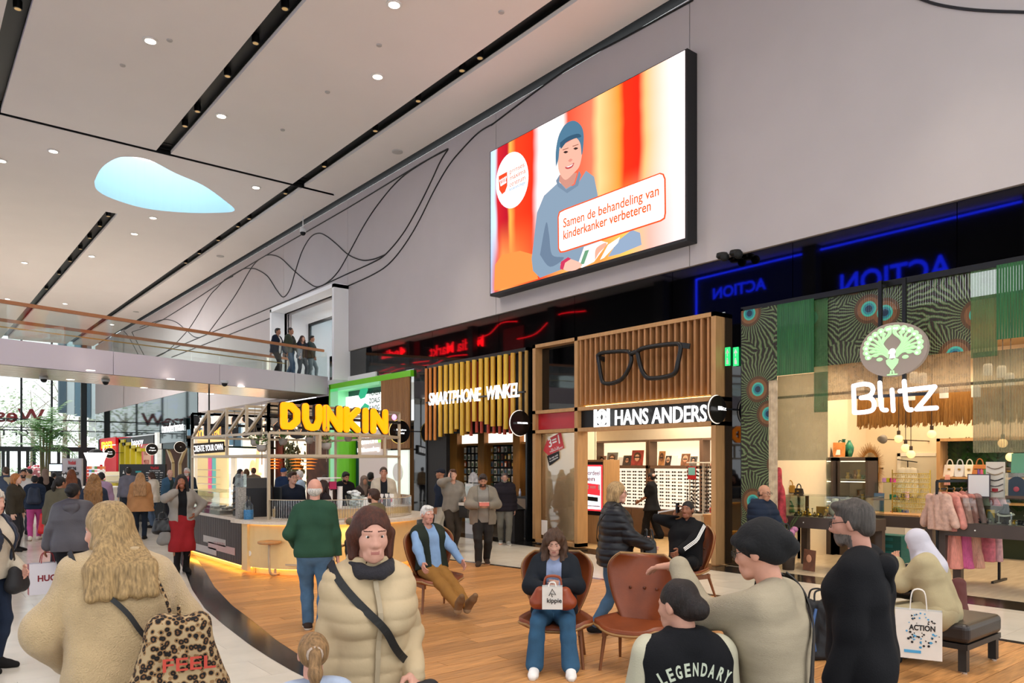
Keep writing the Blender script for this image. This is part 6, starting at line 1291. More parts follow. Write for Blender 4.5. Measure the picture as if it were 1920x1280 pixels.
lay('picture_beanie_fold',[(400,500),(440,470),(490,455),(505,470),(470,480),(430,500),(404,530)],'#36566e',7,True)
for x,y in ((428,548),(478,530)): lay('picture_eye',[(x-12,y),(x,y-7),(x+12,y-3),(x,y+5)],'#3a2a28',8,True); lay('picture_brow',[(x-16,y-14),(x+14,y-24),(x+14,y-20),(x-14,y-10)],'#a06a58',8)
lay('picture_mouth',[(425,622),(450,612),(470,600),(462,620),(445,630),(430,630)],'#b8484a',8,True); lay('picture_teeth',[(430,621),(450,614),(466,605),(456,617),(440,623)],'#fff6f0',9)
lay('picture_nose',[(440,590),(452,580),(462,585),(450,596)],'#d88c7c',8,True)
lay('picture_book',[(485,1120),(520,1020),(605,990),(640,1000),(570,1095),(510,1125)],'#f4f2ee',6); lay('picture_book_page',[(600,1085),(640,1010),(700,970),(690,1000),(620,1075)],'#fdfaf0',6); lay('picture_book_print',[(500,1110),(525,1040),(545,1035),(520,1105)],'#6a9a78',7)
lay('picture_hand',[(400,1110),(430,1080),(480,1090),(510,1110),(480,1135),(430,1140)],'#f0b8a4',7,True); lay('picture_thumb',[(575,1085),(580,1030),(625,1000),(630,1015),(595,1050)],'#f0a890',8,True); lay('picture_bracelet',[(400,1130),(405,1095),(440,1072),(455,1080),(425,1100),(415,1135)],'#c8385a',8)
lay('picture_lamp',[(985,420),(980,390),(995,340),(1000,290),(1018,260),(1020,440),(1000,443)],'#f4fbff',2,True,1.3); lay('picture_lamp',[(935,90),(980,66),(970,95),(945,103)],'#f4fbff',2,True,1.3)
lay('logo_disc',[(161+81*math.cos(a),687-0+140*math.sin(a)-38*math.cos(a)*.55) for a in np.linspace(0,2*math.pi,37)[:-1]],'#ffffff',4,s=1.25)
lay('logo_shield',[(93,668),(135,645),(136,715),(125,745),(110,758),(96,735)],'#e84a28',5)
for k in range(5): a=Vector(onx(*zs(100+k*7.5,690-k*4.5),SX-.018))-lo; m_=MB(); m_.ball(a,(.004,.025,.03),6,4); m_.bar(a,Vector(onx(*zs(104+k*5.5,712-k*3),SX-.018))-lo,.012); m_.build('logo_crown',E_('#ffffff'),led)
lay('logo_crown_base',[(101,708),(131,692),(131,700),(103,718)],'#ffffff',6)
orange=E_('#f0642c',1.0);
for l,a,b,hh,mt in [('prinses',(147,658),(220,620),.12,orange),('máxima',(147,690),(226,650),.12,orange),('centrum',(147,722),(225,684),.12,orange),('kinderoncologie',(147,742),(225,705),.075,E_('#2a7ab8'))]:
	textfit('lettering',l,mt,onx(*zs(*a),SX-.02),onx(*zs(*b),SX-.02),hh,parent=led,extr=.001)
rr_=[(388,870),(395,845),(420,832),(900,650),(918,655),(928,680),(930,850),(925,880),(905,893),(420,1048),(400,1050),(390,1030)]
lay('banner_border',rr_,'#f0582c',12); lay('banner',[(394,872),(400,850),(422,838),(898,657),(912,661),(920,682),(922,850),(918,874),(900,886),(420,1040),(405,1042),(396,1028)],'#ffffff',14,s=1.2)
textfit('lettering','Samen de behandeling van',orange,onx(*zs(415,925),SX-.05),onx(*zs(893,762),SX-.05),.2,parent=led,extr=.001,off=.003); textfit('lettering','kinderkanker verbeteren',orange,onx(*zs(415,985),SX-.05),onx(*zs(852,838),SX-.05),.2,parent=led,extr=.001,off=.004)
# ================================================================= DONUT KIOSK
KC=(6.3,13.2); KR=1.65; KY1=16.4; CT=.93
kx0,kx1=KC[0]-KR,KC[0]+KR
kp=M('cream_lacquer','#e9c98c',.35,var=.03); led_w=em('kiosk_led','#ffb84a',7); beam=M('taupe_steel','#bba98e',.45)
kdk=rnd_tint(M('dark_ribbed','#3d2f29',.55,var=.35,vscale=6,stretch=(8,8,.4)),.12)
ct_st=M('terrazzo_top','#d9cbb8',.25,var=.08,vscale=30)
ks=empty('kiosk_counter',(KC[0],KC[1],0),label='donut kiosk counter with dark ribbed side and curved cream front',cat='counter')
def arc(a0,a1,r,n=24): return [(r*math.cos(math.radians(lerp(a0,a1,i/n))),r*math.sin(math.radians(lerp(a0,a1,i/n)))) for i in range(n+1)]
def wallstrip(pts,z0,z1,th):
	m_=MB(); P=[Vector((x,y,0)) for x,y in pts]; n=len(P); inn=[]
	for i in range(n):
		d=(P[min(i+1,n-1)]-P[max(i-1,0)]).normalized(); inn.append(P[i]+Vector((-d.y,d.x,0))*th)
	m_.add([(p.x,p.y,z0) for p in P]+[(p.x,p.y,z1) for p in P]+[(p.x,p.y,z0) for p in inn]+[(p.x,p.y,z1) for p in inn],
	  [(i,i+1,n+i+1,n+i) for i in range(n-1)]+[(2*n+i+1,2*n+i,3*n+i,3*n+i+1) for i in range(n-1)]+[(n+i,n+i+1,3*n+i+1,3*n+i) for i in range(n-1)]+[(i+1,i,2*n+i,2*n+i+1) for i in range(n-1)])
	return m_
front=arc(190,360,KR,28)
wallstrip(front,.12,CT-.05,.06).build('cream_front',kp,ks,smooth=False); wallstrip(arc(190,360,KR-.12,28),0,.12,.04).build('front_plinth',kp,ks)
ny=26
for i in range(ny):
	y0=lerp(-.05,KY1-KC[1],i/ny); y1=lerp(-.05,KY1-KC[1],(i+1)/ny); MB().box(-KR-.02,-KR+.03,y0+.004,y1-.004,.12,CT-.05).build('ribbed_board',kdk,ks)
MB().box(-KR+.02,-KR+.06,-.3,KY1-KC[1],.1,CT-.05).build('side_backing',blackmatt,ks); MB().box(-KR+.1,-KR+.14,-.3,KY1-KC[1],0,.12).build('side_plinth',kp,ks)
MB().box(-KR-.01,-KR+.05,-.32,-.05,.05,CT-.05).build('corner_panel',kp,ks)
MB().box(KR-.06,KR,0,KY1-KC[1],0,CT-.05).build('far_side',kp,ks); MB().box(-KR,KR,KY1-KC[1]-.05,KY1-KC[1],0,CT-.05).build('back_side',kp,ks)
wallstrip(arc(192,358,KR+.015,28),CT-.065,CT-.052,.03).build('edge_led',led_w,ks); wallstrip(arc(192,358,KR-.06,28),.105,.115,.03).build('floor_led',led_w,ks)
MB().box(-KR-.0,-KR+.08,-.3,KY1-KC[1],.10,.112).build('floor_led',led_w,ks)
m_=MB(); o_=arc(183,362,KR+.22,36); i_=arc(183,362,KR-.5,36); n=len(o_)
m_.add([(x,y,CT-.05) for x,y in o_]+[(x,y,CT) for x,y in o_]+[(x,y,CT-.05) for x,y in i_]+[(x,y,CT) for x,y in i_],[(i,i+1,n+i+1,n+i) for i in range(n-1)]+[(n+i,n+i+1,3*n+i+1,3*n+i) for i in range(n-1)]+[(2*n+i+1,2*n+i,3*n+i,3*n+i+1) for i in range(n-1)]+[(i+1,i,2*n+i,2*n+i+1) for i in range(n-1)]); m_.build('worktop',ct_st,ks)
MB().box(-KR-.04,-KR+.6,0,KY1-KC[1],CT-.05,CT).build('worktop',ct_st,ks); MB().box(KR-.6,KR+.1,0,KY1-KC[1],CT-.05,CT).build('worktop',ct_st,ks)
MB().box(-KR+.6,KR-.6,-.2,KY1-KC[1],0.0,.006).build('inner_floor',blackmatt,ks)
pk_=[M('sticker_pink','#c9a8a0',.5,var=.15,vscale=20,stretch=(1,30,1)),M('sticker_grey','#b9b0a8',.5,var=.15,vscale=20,stretch=(1,30,1))]
zk=lambda a,b:(340+a/3.5545,740+b/3.5545)
for i,(a,b,c,d,mt) in enumerate([(148,918,297,950,1),(180,962,358,998,0),(86,972,235,1005,1)]):
	p0=onx(*zk(a,b+14),kx0-.022); p1=onx(*zk(c,d+14),kx0-.022);
	MB().prism([Vector((kx0-.022,p0[1],p0[2]-.0))-ks.location,Vector((kx0-.022,p1[1],p0[2]))-ks.location,Vector((kx0-.022,p1[1],p0[2]-.13))-ks.location,Vector((kx0-.022,p0[1],p0[2]-.13))-ks.location],(-.006,0,0)).build('sticker_band',pk_[mt],ks)
textfit('lettering','DUNKIN',M('dk_pink','#b5807a',.5),onx(*zk(215,995),kx0-.03),onx(*zk(285,1003),kx0-.03),.05,parent=ks,extr=.001)
disc('socket',M('socket_white','#efe9dd',.5),(-KR*.985,-.33,.35),.045,(-1,-.3,0),.02,parent=ks)
area('kiosk_edge_lamp',(KC[0]-.6,KC[1]-KR-.1,CT-.08),1.2,6,(1,.7,.3),sy=.15)
fg=empty('fluted_glass_screen',(KC[0],KC[1],CT),label='curved fluted glass screen standing on the kiosk counter',cat='screen')
nr=90
m2=MB().tube([(0,0,0),(0,0,.34)],.02,5).mesh('glass_rib'); m2.materials.append(fluted)
for i in range(nr):
	a=math.radians(lerp(205,356,i/(nr-1))); o=bpy.data.objects.new('glass_rib',m2); COL.objects.link(o); o.location=((KR-.12)*math.cos(a),(KR-.12)*math.sin(a),0); o.parent=fg
for z in (.005,.345): wallstrip(arc(203,358,KR-.105,28),z-.006,z+.006,.03).build('rail',beam,fg)
la=empty('lattice_canopy',(KC[0],KC[1],0),label='taupe steel lattice canopy over the donut kiosk',cat='canopy')
Z0,Z1,Z2,ZTP=2.03,2.42,2.42,2.92; bw=.045
PA=Vector((-KR+.25,-.62,0)); PB=Vector((KR-.05,.12,0)); PD=Vector((-KR+.05,KY1-KC[1]-.2,0)); PE=Vector((KR-.05,KY1-KC[1]-.2,0))
def lb_(nm,a,b,w=bw): return MB().bar(a,b,w).build(nm,beam,la)
zv=lambda v,z:Vector((v.x,v.y,z))
for v in (PA,PB,PD,PE): lb_('post',zv(v,CT),zv(v,ZTP))
def loop(z,bulge):
	pts=[]
	for i in range(17):
		t=i/16; p=PA.lerp(PB,t); nrm=Vector((PB.y-PA.y,-(PB.x-PA.x),0)).normalized(); pts.append(zv(p,z)+nrm*bulge*math.sin(math.pi*t))
	return pts
for z in (Z0,Z1):
	m_=MB(); P=loop(z,.55);
	for i in range(16): m_.bar(P[i],P[i+1],bw)
	m_.build('curved_rail',beam,la); lb_('rail',zv(PA,z),zv(PD,z)); lb_('rail',zv(PD,z),zv(PE,z)); lb_('rail',zv(PE,z),zv(PB,z)); lb_('rail',zv(PA,z),zv(PB,z))
lb_('rail',zv(PA,ZTP),zv(PB,ZTP)); lb_('rail',zv(PD,ZTP),zv(PE,ZTP)); lb_('rail',zv(PE,ZTP),zv(PB,ZTP))
nb=4
for i in range(nb+1):
	p=PA.lerp(PD,i/nb);
	lb_('upright',zv(p,Z1),zv(p,ZTP)); lb_('cross_rail',zv(p,ZTP),zv(PB.lerp(PE,i/nb),ZTP))
	if i<nb: lb_('diagonal',zv(p,ZTP),zv(PA.lerp(PD,(i+1)/nb),Z1))
for t in (.33,.66): p=PA.lerp(PB,t); lb_('upright',zv(p,Z0),zv(p,Z1));
for t in (.25,.5,.75): q_=loop(0,.55)[int(16*t)]; lb_('upright',zv(q_,Z0),zv(q_,Z1))
for t in (.5,): p=PA.lerp(PD,t); lb_('upright',zv(p,Z0),zv(p,Z1))
dk=em('dunkin_orange','#ff8a00',1.35); ddk=M('letter_side','#2a1408',.5)
LT={'D':[[(.15,.1),(.15,.9),(.5,.9),(.8,.68),(.8,.32),(.5,.1),(.15,.1)]],'U':[[(.15,.92),(.15,.4),(.28,.13),(.5,.08),(.72,.13),(.85,.4),(.85,.92)]],'N':[[(.14,.08),(.14,.92),(.86,.08),(.86,.92)]],'K':[[(.16,.08),(.16,.92)],[(.85,.92),(.22,.48),(.86,.08)]],'I':[[(.5,.08),(.5,.92)]]}
LW={'D':.9,'U':.9,'N':.95,'K':.85,'I':.42}
def rounded_word(par,word,a,b,h_,mat,r,th=.05,back=None,mirror=False,nm='letter'):
	a,b=Vector(a),Vector(b); tot=sum(LW[c]+.1 for c in word)-.1; d=(b-a).normalized(); L_=(b-a).length; sc=L_/tot; x=0; nrm=d.cross(Vector((0,0,1)))
	for c in word:
		w=LW[c]*sc;
		for layer,(mt,rr2,of) in enumerate([(mat,r,0)]+([(back,r*1.12,.05)] if back else [])):
			m_=MB()
			for pl in LT[c]:
				P=[a+d*(x+px_*w)+Vector((0,0,py_*h_))-nrm*of for px_,py_ in pl]
				for i in range(len(P)-1):
					n_=max(1,int((P[i+1]-P[i]).length/.1))
					u=(P[i+1]-P[i]).normalized(); v=u.cross(nrm).normalized()
					pts=[P[i]+(v*math.cos(t)-u*math.sin(t))*rr2 for t in np.linspace(0,math.pi,7)]+[P[i+1]+(-v*math.cos(t)+u*math.sin(t))*rr2 for t in np.linspace(0,math.pi,7)]
					m_.prism([q+nrm*(th*.5+.0015*i) for q in pts],-nrm*th)
			m_.build(nm if layer==0 else nm+'_casing',mt,par)
		x+=w+.1*sc
si_=empty('donut_sign',(KC[0],KC[1],0),label='glowing orange rounded letters on the kiosk canopy front',cat='sign')
off=Vector((PB.y-PA.y,-(PB.x-PA.x),0)).normalized()*.08
rounded_word(si_,'DUNKIN',zv(PA.lerp(PB,.06),2.50)+off,zv(PA.lerp(PB,.87),2.50)+off,.44,dk,.060,back=ddk)
m_=MB(); p=zv(PA.lerp(PB,.93),2.82)+off; m_.ball(p,(.05,.05,.06),10,8); m_.build('apostrophe',em('dunkin_pink','#f0a0e0',1.2),si_,smooth=True)
MB().bar(zv(PA,2.72)+off*.3,zv(PB,2.72)+off*.3,.05).build('mounting_bar',black,si_);
for t in (.3,.8): MB().bar(zv(PA.lerp(PB,t),2.7)+off*.2,zv(PA.lerp(PB,t),ZTP+.03)+off*.2,.04).build('hanger',black,si_)
s2=empty('donut_sign',(KC[0],KC[1],0),label='dark reverse side of the second set of letters at the canopy back',cat='sign')
bo=Vector((0,.1,0)); rounded_word(s2,'DUNKIN',zv(PE,2.48)+bo+Vector((-.15,0,0)),zv(PD,2.48)+bo+Vector((.25,0,0)),.40,em('dunkin_back_glow','#ffb060',.5),.058,th=.04,back=M('letter_back','#2a2a2e',.5)); MB().bar(zv(PE,2.7)-Vector((0,-.02,0)),zv(PD,2.7)-Vector((0,-.02,0)),.05).build('mounting_bar',black,s2)
disc('apostrophe',M('letter_back','#2a2a2e'),zv(PD,2.8)+Vector((.08,.05,0)),.09,(0,-1,0),.05,parent=s2)
leafm=rnd_tint(M('hanging_leaf','#55803e',.5,var=.3,vscale=20),.2); potm=M('grey_pot','#9a938c',.6,var=.1)
lm_=MB(); lm_.add([(0,0,0),(.02,.014,.03),(0,.03,.07),(-.02,.014,.03)],[(0,1,2,3)]);
hp_=[(478,815,13.4,'front'),(490,826,12.7,'x'),(531,828,13.6,'x'),(579,824,14.4,'x'),(594,824,14.8,'x'),(612,834,13.3,'x'),(652,822,14.8,'x')]
for i,(px,py,d) in enumerate([(478,828,13.6),(491,838,12.9),(531,826,13.8),(580,824,14.6),(595,820,14.9),(612,834,13.4),(653,820,14.7)]):
	p=atd(px,py,d); big=i in (1,5); r=.075 if not big else .085
	e=empty('hanging_plant',(p[0],p[1],p[2]-.08),label=['grey hanging plant bowl, leftmost under the lattice','large grey hanging plant pot in a rope net by the front post','grey hanging plant bowl below the letter D','grey hanging plant pot below the letter N','small grey hanging pot beside the round mirror','large trailing hanging plant pot in a rope net below the sign','grey hanging plant pot in front of the lime green column'][i],cat='hanging plant',group='hanging plants of the kiosk')
	MB().lathe([(r*.6,0),(r,.04),(r*1.05,.12),(r*.95,.12)],seg=14).build('pot',potm,e,smooth=True)
	m_=MB()
	for k in range(46 if big else 26):
		a=random.uniform(0,6.28); rr2=random.uniform(0,r*1.2); z=.12+random.uniform(-.02,.10 if not big else .14); c_=Vector((rr2*math.cos(a),rr2*math.sin(a),z)); t=Vector((math.cos(a),math.sin(a),random.uniform(-.2,.9))).normalized()*.10; s_=t.cross(Vector((0,0,1))).normalized()*.03
		m_.add([c_,c_+t*.5+s_,c_+t,c_+t*.5-s_],[(0,1,2,3)])
	o=m_.build('foliage',leafm,e); o['kind']='stuff'
	for k in range(3): a=k*2.1; MB().tube([(r*math.cos(a),r*math.sin(a),.12),(0,0,.42),(0,0,ZTP-p[2]+.08)],.005,4).build('cord',M('rope','#8a7a66',.8),e)
	if big: MB().tube([(0,0,0),(0,0,-.22)],.008,4).build('tail',MATS['rope'],e)
for i,(px,py,d) in enumerate([(440,795,14.5),(497,790,13.8),(509,802,13.5),(556,800,14.2),(595,800,14.6)]):
	p=atd(px,py,d); e=empty('pendant_lamp',p,label='clear glass pendant lamp in the kiosk lattice, %s from the left'%ordn(i),cat='lamp',group='glass pendant lamps in the kiosk lattice'); MB().lathe([(.02,.06),(.05,.02),(.055,-.05),(.03,-.07)],seg=12).build('shade',caseglass,e); MB().ball((0,0,-.02),.022,8,6).build('bulb',em('bulb_warm','#ffd0a0',2),e); MB().tube([(0,0,.06),(0,0,ZTP-p[2])],.004,4).build('cord',black,e)
def put(o,label,cat,group=None): return tag(o,label,cat,group)
y_=lambda px,X:Yp(px,X)
gcx=KC[0]-KR+.25
sn=empty('sneeze_guard',(gcx,15.4,CT),label='low glass display guard at the back end of the kiosk counter',cat='display case'); MB().box(-.27,-.26,-1.1,.9,0,.42).build('glass_front',caseglass,sn); MB().box(-.28,.3,-1.1,.9,.42,.435).build('glass_top',caseglass,sn); MB().box(-.25,.3,-1.05,.85,0,.08).build('steel_tray',M('steel','#b8b4ae',.25,metal=.9),sn)
for k in range(6): put(MB().lathe([(.05,0),(.08,.04),(.075,.045)],seg=12).build('topping_bowl',M('bowl_steel','#c8c4bc',.3,metal=.7),None,loc=(gcx+.02+(k%2)*.2-.05,14.7+k*.25,CT+.08)),'small steel bowl inside the kiosk glass guard, %s from the camera'%ordn(k),'bowl','bowls in the kiosk')
dw=empty('donut_machine',(gcx+.12,13.75,CT),label='black drum shaped machine with bronze front on the kiosk counter',cat='machine'); prof=[(-.3,0),(-.28,.35),(-.2,.58),(0,.68),(.22,.66),(.45,.5),(.5,0)]
MB().prism([(x_ ,-.3,z_) for x_,z_ in []] or [(-.22,y2,z2) for y2,z2 in [(.32,0),(.32,.4),(.26,.6),(.1,.7),(-.12,.7),(-.32,.52),(-.32,0)]],(.5,0,0)).build('body',M('machine_black','#16161a',.4),dw)
for k in range(5): m_=MB(); a=.3+k*.12; m_.tube([(-.235+.0,.3-.02*k,.1+.11*k),(-.245,.12-.02*k,.14+.11*k),(-.235,-.02,.16+.11*k)],.014,6); m_.build('bronze_band',M('bronze_band','#6a4a32',.25,metal=.8),dw)
bt=empty('sprinkle_bottle',(KC[0]-KR+.0,13.22,CT),label='tall clear tower of grey sprinkles on the kiosk counter',cat='jar'); MB().box(-.07,.07,-.07,.07,0,.55).build('sprinkles',M('sprinkle_grey','#9a948c',.6,var=.6,vscale=90),bt); MB().box(-.075,.075,-.075,.075,.55,.78).build('glass_top',caseglass,bt)
bt=empty('sprinkle_bottle',(KC[0]-KR+.05,12.98,CT),label='clear bottle with blue sprinkles on the kiosk counter',cat='jar'); MB().lathe([(.08,0),(.08,.16)],seg=14).build('sprinkles',M('sprinkle_blue','#3a8ac8',.5,var=.4,vscale=80),bt); MB().lathe([(.085,0),(.085,.24),(.035,.3),(.035,.4)],seg=14).build('glass',caseglass,bt,smooth=True)
def cup(loc,r,h_,mat,label,cat='cup',group=None,nm='paper_cup'): return tag(MB().lathe([(r*.72,0),(r,h_),(r*1.06,h_),(r*1.06,h_+.008)],seg=16).build(nm,mat,None,smooth=False,loc=loc),label,cat,group)
def onarc(deg,r=KR-.3): a=math.radians(deg); return (KC[0]+r*math.cos(a),KC[1]+r*math.sin(a),CT)
def ctr(px,d): p=atd(px,868,d); return (p[0],p[1])
inner=CT+.12
shf=empty('back_counter',(KC[0]+.25,KC[1]-.35,0),label='raised inner counter of the kiosk holding cups and syrups',cat='counter'); MB().box(-.75,1.2,-.12,.3,0,inner+.0).build('body',kp,shf); MB().box(-.78,1.23,-.15,.33,inner,inner+.02).build('worktop',ct_st,shf)
bz_=inner+.02
for i,(dx,n_) in enumerate([(-.12,7),(.08,9)]):
	for k in range(n_): cup((KC[0]+dx,KC[1]-.3,bz_+k*.035),.05,.11,wprint,'white paper cup, %s from the bottom of the %s stack'%(ordn(k),['shorter','taller'][i]),'cup','paper cups in kiosk stacks')
cb=empty('cup_basket',(KC[0]+.4,KC[1]-.28,bz_),label='clear plastic basket filled with wrapped lids on the kiosk',cat='basket'); MB().lathe([(.14,0),(.19,.22),(.18,.22)],seg=18).build('basket',caseglass,cb); m_=MB();
for k in range(16): a=k*2.4; m_.ball((.1*math.cos(a)*(k%3)/2,.1*math.sin(a)*(k%3)/2,.05+.016*k),(.07,.07,.035),8,6)
o=m_.build('lids',M('lid_clear','#dfe3e4',.25),cb); o['kind']='stuff'
bo_=empty('donut_box',(KC[0]+1.15,KC[1]-.05,bz_),label='white donut box printed with pink rounds on the kiosk counter',cat='box'); MB().box(-.16,.16,-.12,.12,0,.22).build('carton',wprint,bo_)
for x in (-.08,.08): disc('print_round',M('print_pink','#d87a8a',.5),(x,-.121,.1),.045,(0,-1,0),.002,parent=bo_)
tag(MB().box(-.2,.2,-.1,.1,0,.16).build('white_carton',wprint,None,loc=(KC[0]+.78,KC[1]+.05,bz_)),'plain white carton on the kiosk counter beside the donut box','box')
for i,(dx,c) in enumerate([(.85,'#5a2a2a'),(.95,'#2a2a2e'),(1.05,'#8a8a8e')]):
	e=empty('syrup_pump',(KC[0]+dx,KC[1]-.42,bz_),label=['dark red syrup bottle with pump on the kiosk','black syrup bottle with pump on the kiosk','grey syrup bottle with pump on the kiosk'][i],cat='bottle'); MB().lathe([(.035,0),(.035,.16),(.012,.2),(.012,.24)],seg=12).build('bottle',M('syr'+c,c,.3),e,smooth=True); MB().box(-.05,.01,-.012,.012,.24,.26).build('pump',black,e)
rb=tag(MB().lathe([(.065,0),(.085,.2),(.09,.2),(.09,.215)],seg=16).build('red_bucket',M('red_bucket','#c02a34',.4),None,loc=onarc(225,KR-.28)),'red bucket behind the fluted glass of the kiosk','bucket')
px_=onarc(262,KR+.08); tag(MB().box(-.13,.13,-.06,.06,0,.07).build('magenta_box',M('magenta_box','#c01a5a',.4),None,loc=px_),'magenta donut box on the kiosk counter edge','box'); cup(onarc(270,KR+.1),.045,.1,M('cup_pink','#e6cfc4',.5),'pale paper cup beside the magenta box on the counter')
ps2=empty('payment_terminal',(KC[0]-KR+.62,KC[1]-.1,bz_),label='dark till screen glowing purple beside the young barista',cat='till'); MB().box(-.02,.02,-.14,.14,.05,.4).build('casing',black,ps2); MB().box(.02,.024,-.12,.12,.08,.36).build('screen',em('till_purple','#7a3a9a',.8),ps2); MB().bar((0,0,-.14),(0,0,.1),.06).build('stand',black,ps2)
def stool(px,py,label):
	p=onz(px,py); e=empty('bar_stool',(p[0],p[1],0),label=label,cat='stool',group='kiosk stools')
	v=Vector((KC[0]-p[0],KC[1]-p[1],0)).normalized()
	MB().lathe([(.17,.56),(.19,.575),(.19,.6),(.17,.605)],seg=24).build('seat',oakf,e);
	m_=MB(); m_.tube(spline([(0,0,.56),(0,0,.2),tuple(v*.04+Vector((0,0,.06))),tuple(v*.16+Vector((0,0,.03))),tuple(v*.45+Vector((0,0,.03)))],5),.022,8); m_.build('stem',beam,e,smooth=True); MB().bar(v*.16,v*.16+Vector((0,0,.2)),.03).build('foot_peg',beam,e); MB().bar(v*.16+Vector((0,0,.2))-v.cross(Vector((0,0,1)))*.0,v*.16+Vector((0,0,.2))+v.cross(Vector((0,0,1)))*.45,.03).build('foot_rail',beam,e)
stool(505,1082,'round oak topped stool by the dark side of the kiosk'); stool(625,1090,'round oak stool hidden partly behind the man in green'); stool(770,1056,'round stool at the far end of the kiosk near the leather chair')
# ================================================================= OPPOSITE GALLERY FASCIA (behind the camera, seen mirrored in the black glass)
og=empty('wall_left'); tag(og,'dark upper shop fascia on the opposite side of the hall',kind='structure')
fd=M('fascia_dark','#15151a',.6); GX=-6.0
boxo('fascia',fd,(GX-.3,GX,-4,62,7.0,10.98),og)
for y in (6,14,22,30,38,46): boxo('column',M('col_grey','#3a3a3e',.6),(GX,GX+.5,y+2.2,y+2.8,5,10.98),og)
blue=em('action_blue','#1428ff',6); nred=em('neon_red','#ff1420',6)
ag=empty('opposite_shop_sign',(GX,13,9),label='large blue letters seen mirrored in the black glass above the bead curtains',cat='sign'); textfit('lettering','ACTION',blue,(GX+.05,11.2,8.75),(GX+.05,15.4,8.75),.85,parent=ag,off=.02)
ag=empty('opposite_shop_sign',(GX,20,9.6),label='smaller blue letters seen mirrored in the black glass above the optician',cat='sign'); textfit('lettering','ACTION',blue,(GX+.05,18.8,9.65),(GX+.05,21.6,9.65),.5,parent=ag,off=.015)
ag=empty('opposite_shop_sign',(GX,43,10),label='long red lettering seen mirrored above the yellow tubes',cat='sign'); textfit('lettering','Media Markt',nred,(GX+.05,39.5,9.6),(GX+.05,46,9.6),.75,parent=ag,off=.015)
ag=empty('opposite_shop_sign',(GX,51,10),label='short red lettering seen mirrored near the bridge',cat='sign'); textfit('lettering','Media',nred,(GX+.05,49,10.2),(GX+.05,53,10.2),.6,parent=ag,off=.015)
lb=em('led_blue','#1a2cff',8)
MB().bar((GX+.1,4,10.9),(GX+.1,22.5,10.75),.06).build('blue_led_line',lb,og); MB().bar((GX+.1,22.5,10.75),(GX+.1,22.5,8.6),.06).build('blue_led_line',lb,og)
boxo('blue_panel',M('blue_panel','#0a1238',.4,emit='#0a1e80',es=.25),(GX+.01,GX+.04,16.5,22.4,8.3,10.7),og)
for i,(ya,yb,za,zc) in enumerate([(30,36,10.4,9.6),(36,40,10.7,10.2),(41,47,9.2,8.9),(46,56,9.3,9.1),(46,56,9.0,8.8),(47,57,8.7,8.55)]):
	m_=MB(); m_.tube(spline([(GX+.15,ya,za),(GX+.15,lerp(ya,yb,.4),za+.12),(GX+.15,lerp(ya,yb,.7),zc+.1),(GX+.15,yb,zc)],5),.03,5); m_.build('neon_line',nred,og)
boxo('red_panel',M('red_dark','#7a0a12',.5,emit='#a00c18',es=.3),(GX+.01,GX+.05,47.5,48.6,8.2,10.9),og); boxo('red_panel',MATS['red_dark'],(GX+.01,GX+.05,35.5,37.5,8.2,10.4),og); boxo('red_panel',MATS['red_dark'],(GX+.01,GX+.05,54,55.2,8.2,9.3),og)
# ================================================================= FAR END OF THE HALL
FY=66.0
fa=empty('window_2'); tag(fa,'tall glass entrance facade at the far end of the hall',kind='structure')
mul=M('mullion_teal','#1c2a2e',.5)
Xp=lambda px,Y=FY: ony(px,868,Y)[0]; Zy=lambda px,py,Y=FY: ony(px,py,Y)[2]
zh=2.95
for px,w in ((-120,.16),(-60,.16),(-20,.16),(40,.12),(97,.12),(157,.4),(186,.1)): x=Xp(px); boxo('mullion',mul,(x-w/2,x+w/2,FY-.12,FY+.12,zh if px not in (157,-60) else 0,11),fa)
for z,h_ in ((5.15,.08),(4.35,.06),(zh,.35)): boxo('transom',mul,(-14,11.9,FY-.1,FY+.1,z-h_/2,z+h_/2),fa)
boxo('pane',pane,(-14,11.9,FY-.01,FY+.01,zh,11),fa)
for i,px in enumerate((-40,-18,6,15,36,52,64,78,92,110,128,150)):
	x=Xp(px); boxo('door_stile',mul,(x-.1,x+.1,FY-.08,FY+.08,0,zh),fa)
boxo('door_pane',pane,(-14,11.9,FY-.01,FY+.01,0,zh),fa)
we=empty('entrance_lettering',(3,FY+.2,4.5),label='red mall name and dark subtitle on the entrance glass, seen from behind',cat='sign'); MB().bar((0-6,0,.05),(Xp(97)-3,0,.05),.06).build('mounting_rail',mul,we); MB().bar((0-6,0,.55),(Xp(97)-3,0,.55),.06).build('mounting_rail',mul,we)
textfit('lettering','Westfield',M('westfield_red','#b01c2a',.5),(Xp(84),FY+.3,4.95),(Xp(84)-6.2,FY+.3,4.95),1.0,parent=we,extr=.05,off=.03)
textfit('lettering','MALL OF THE NETHERLANDS',M('sign_dark','#26302e',.5),(Xp(121),FY+.3,3.95),(Xp(121)-11,FY+.3,3.95),.42,parent=we,extr=.03,off=.01)
boxo('ground_outside',M('paving_out','#b9b8b0',.8),(-60,60,FY+.2,140,-.3,-.02)); tag(bpy.data.objects['ground_outside'],kind='structure')
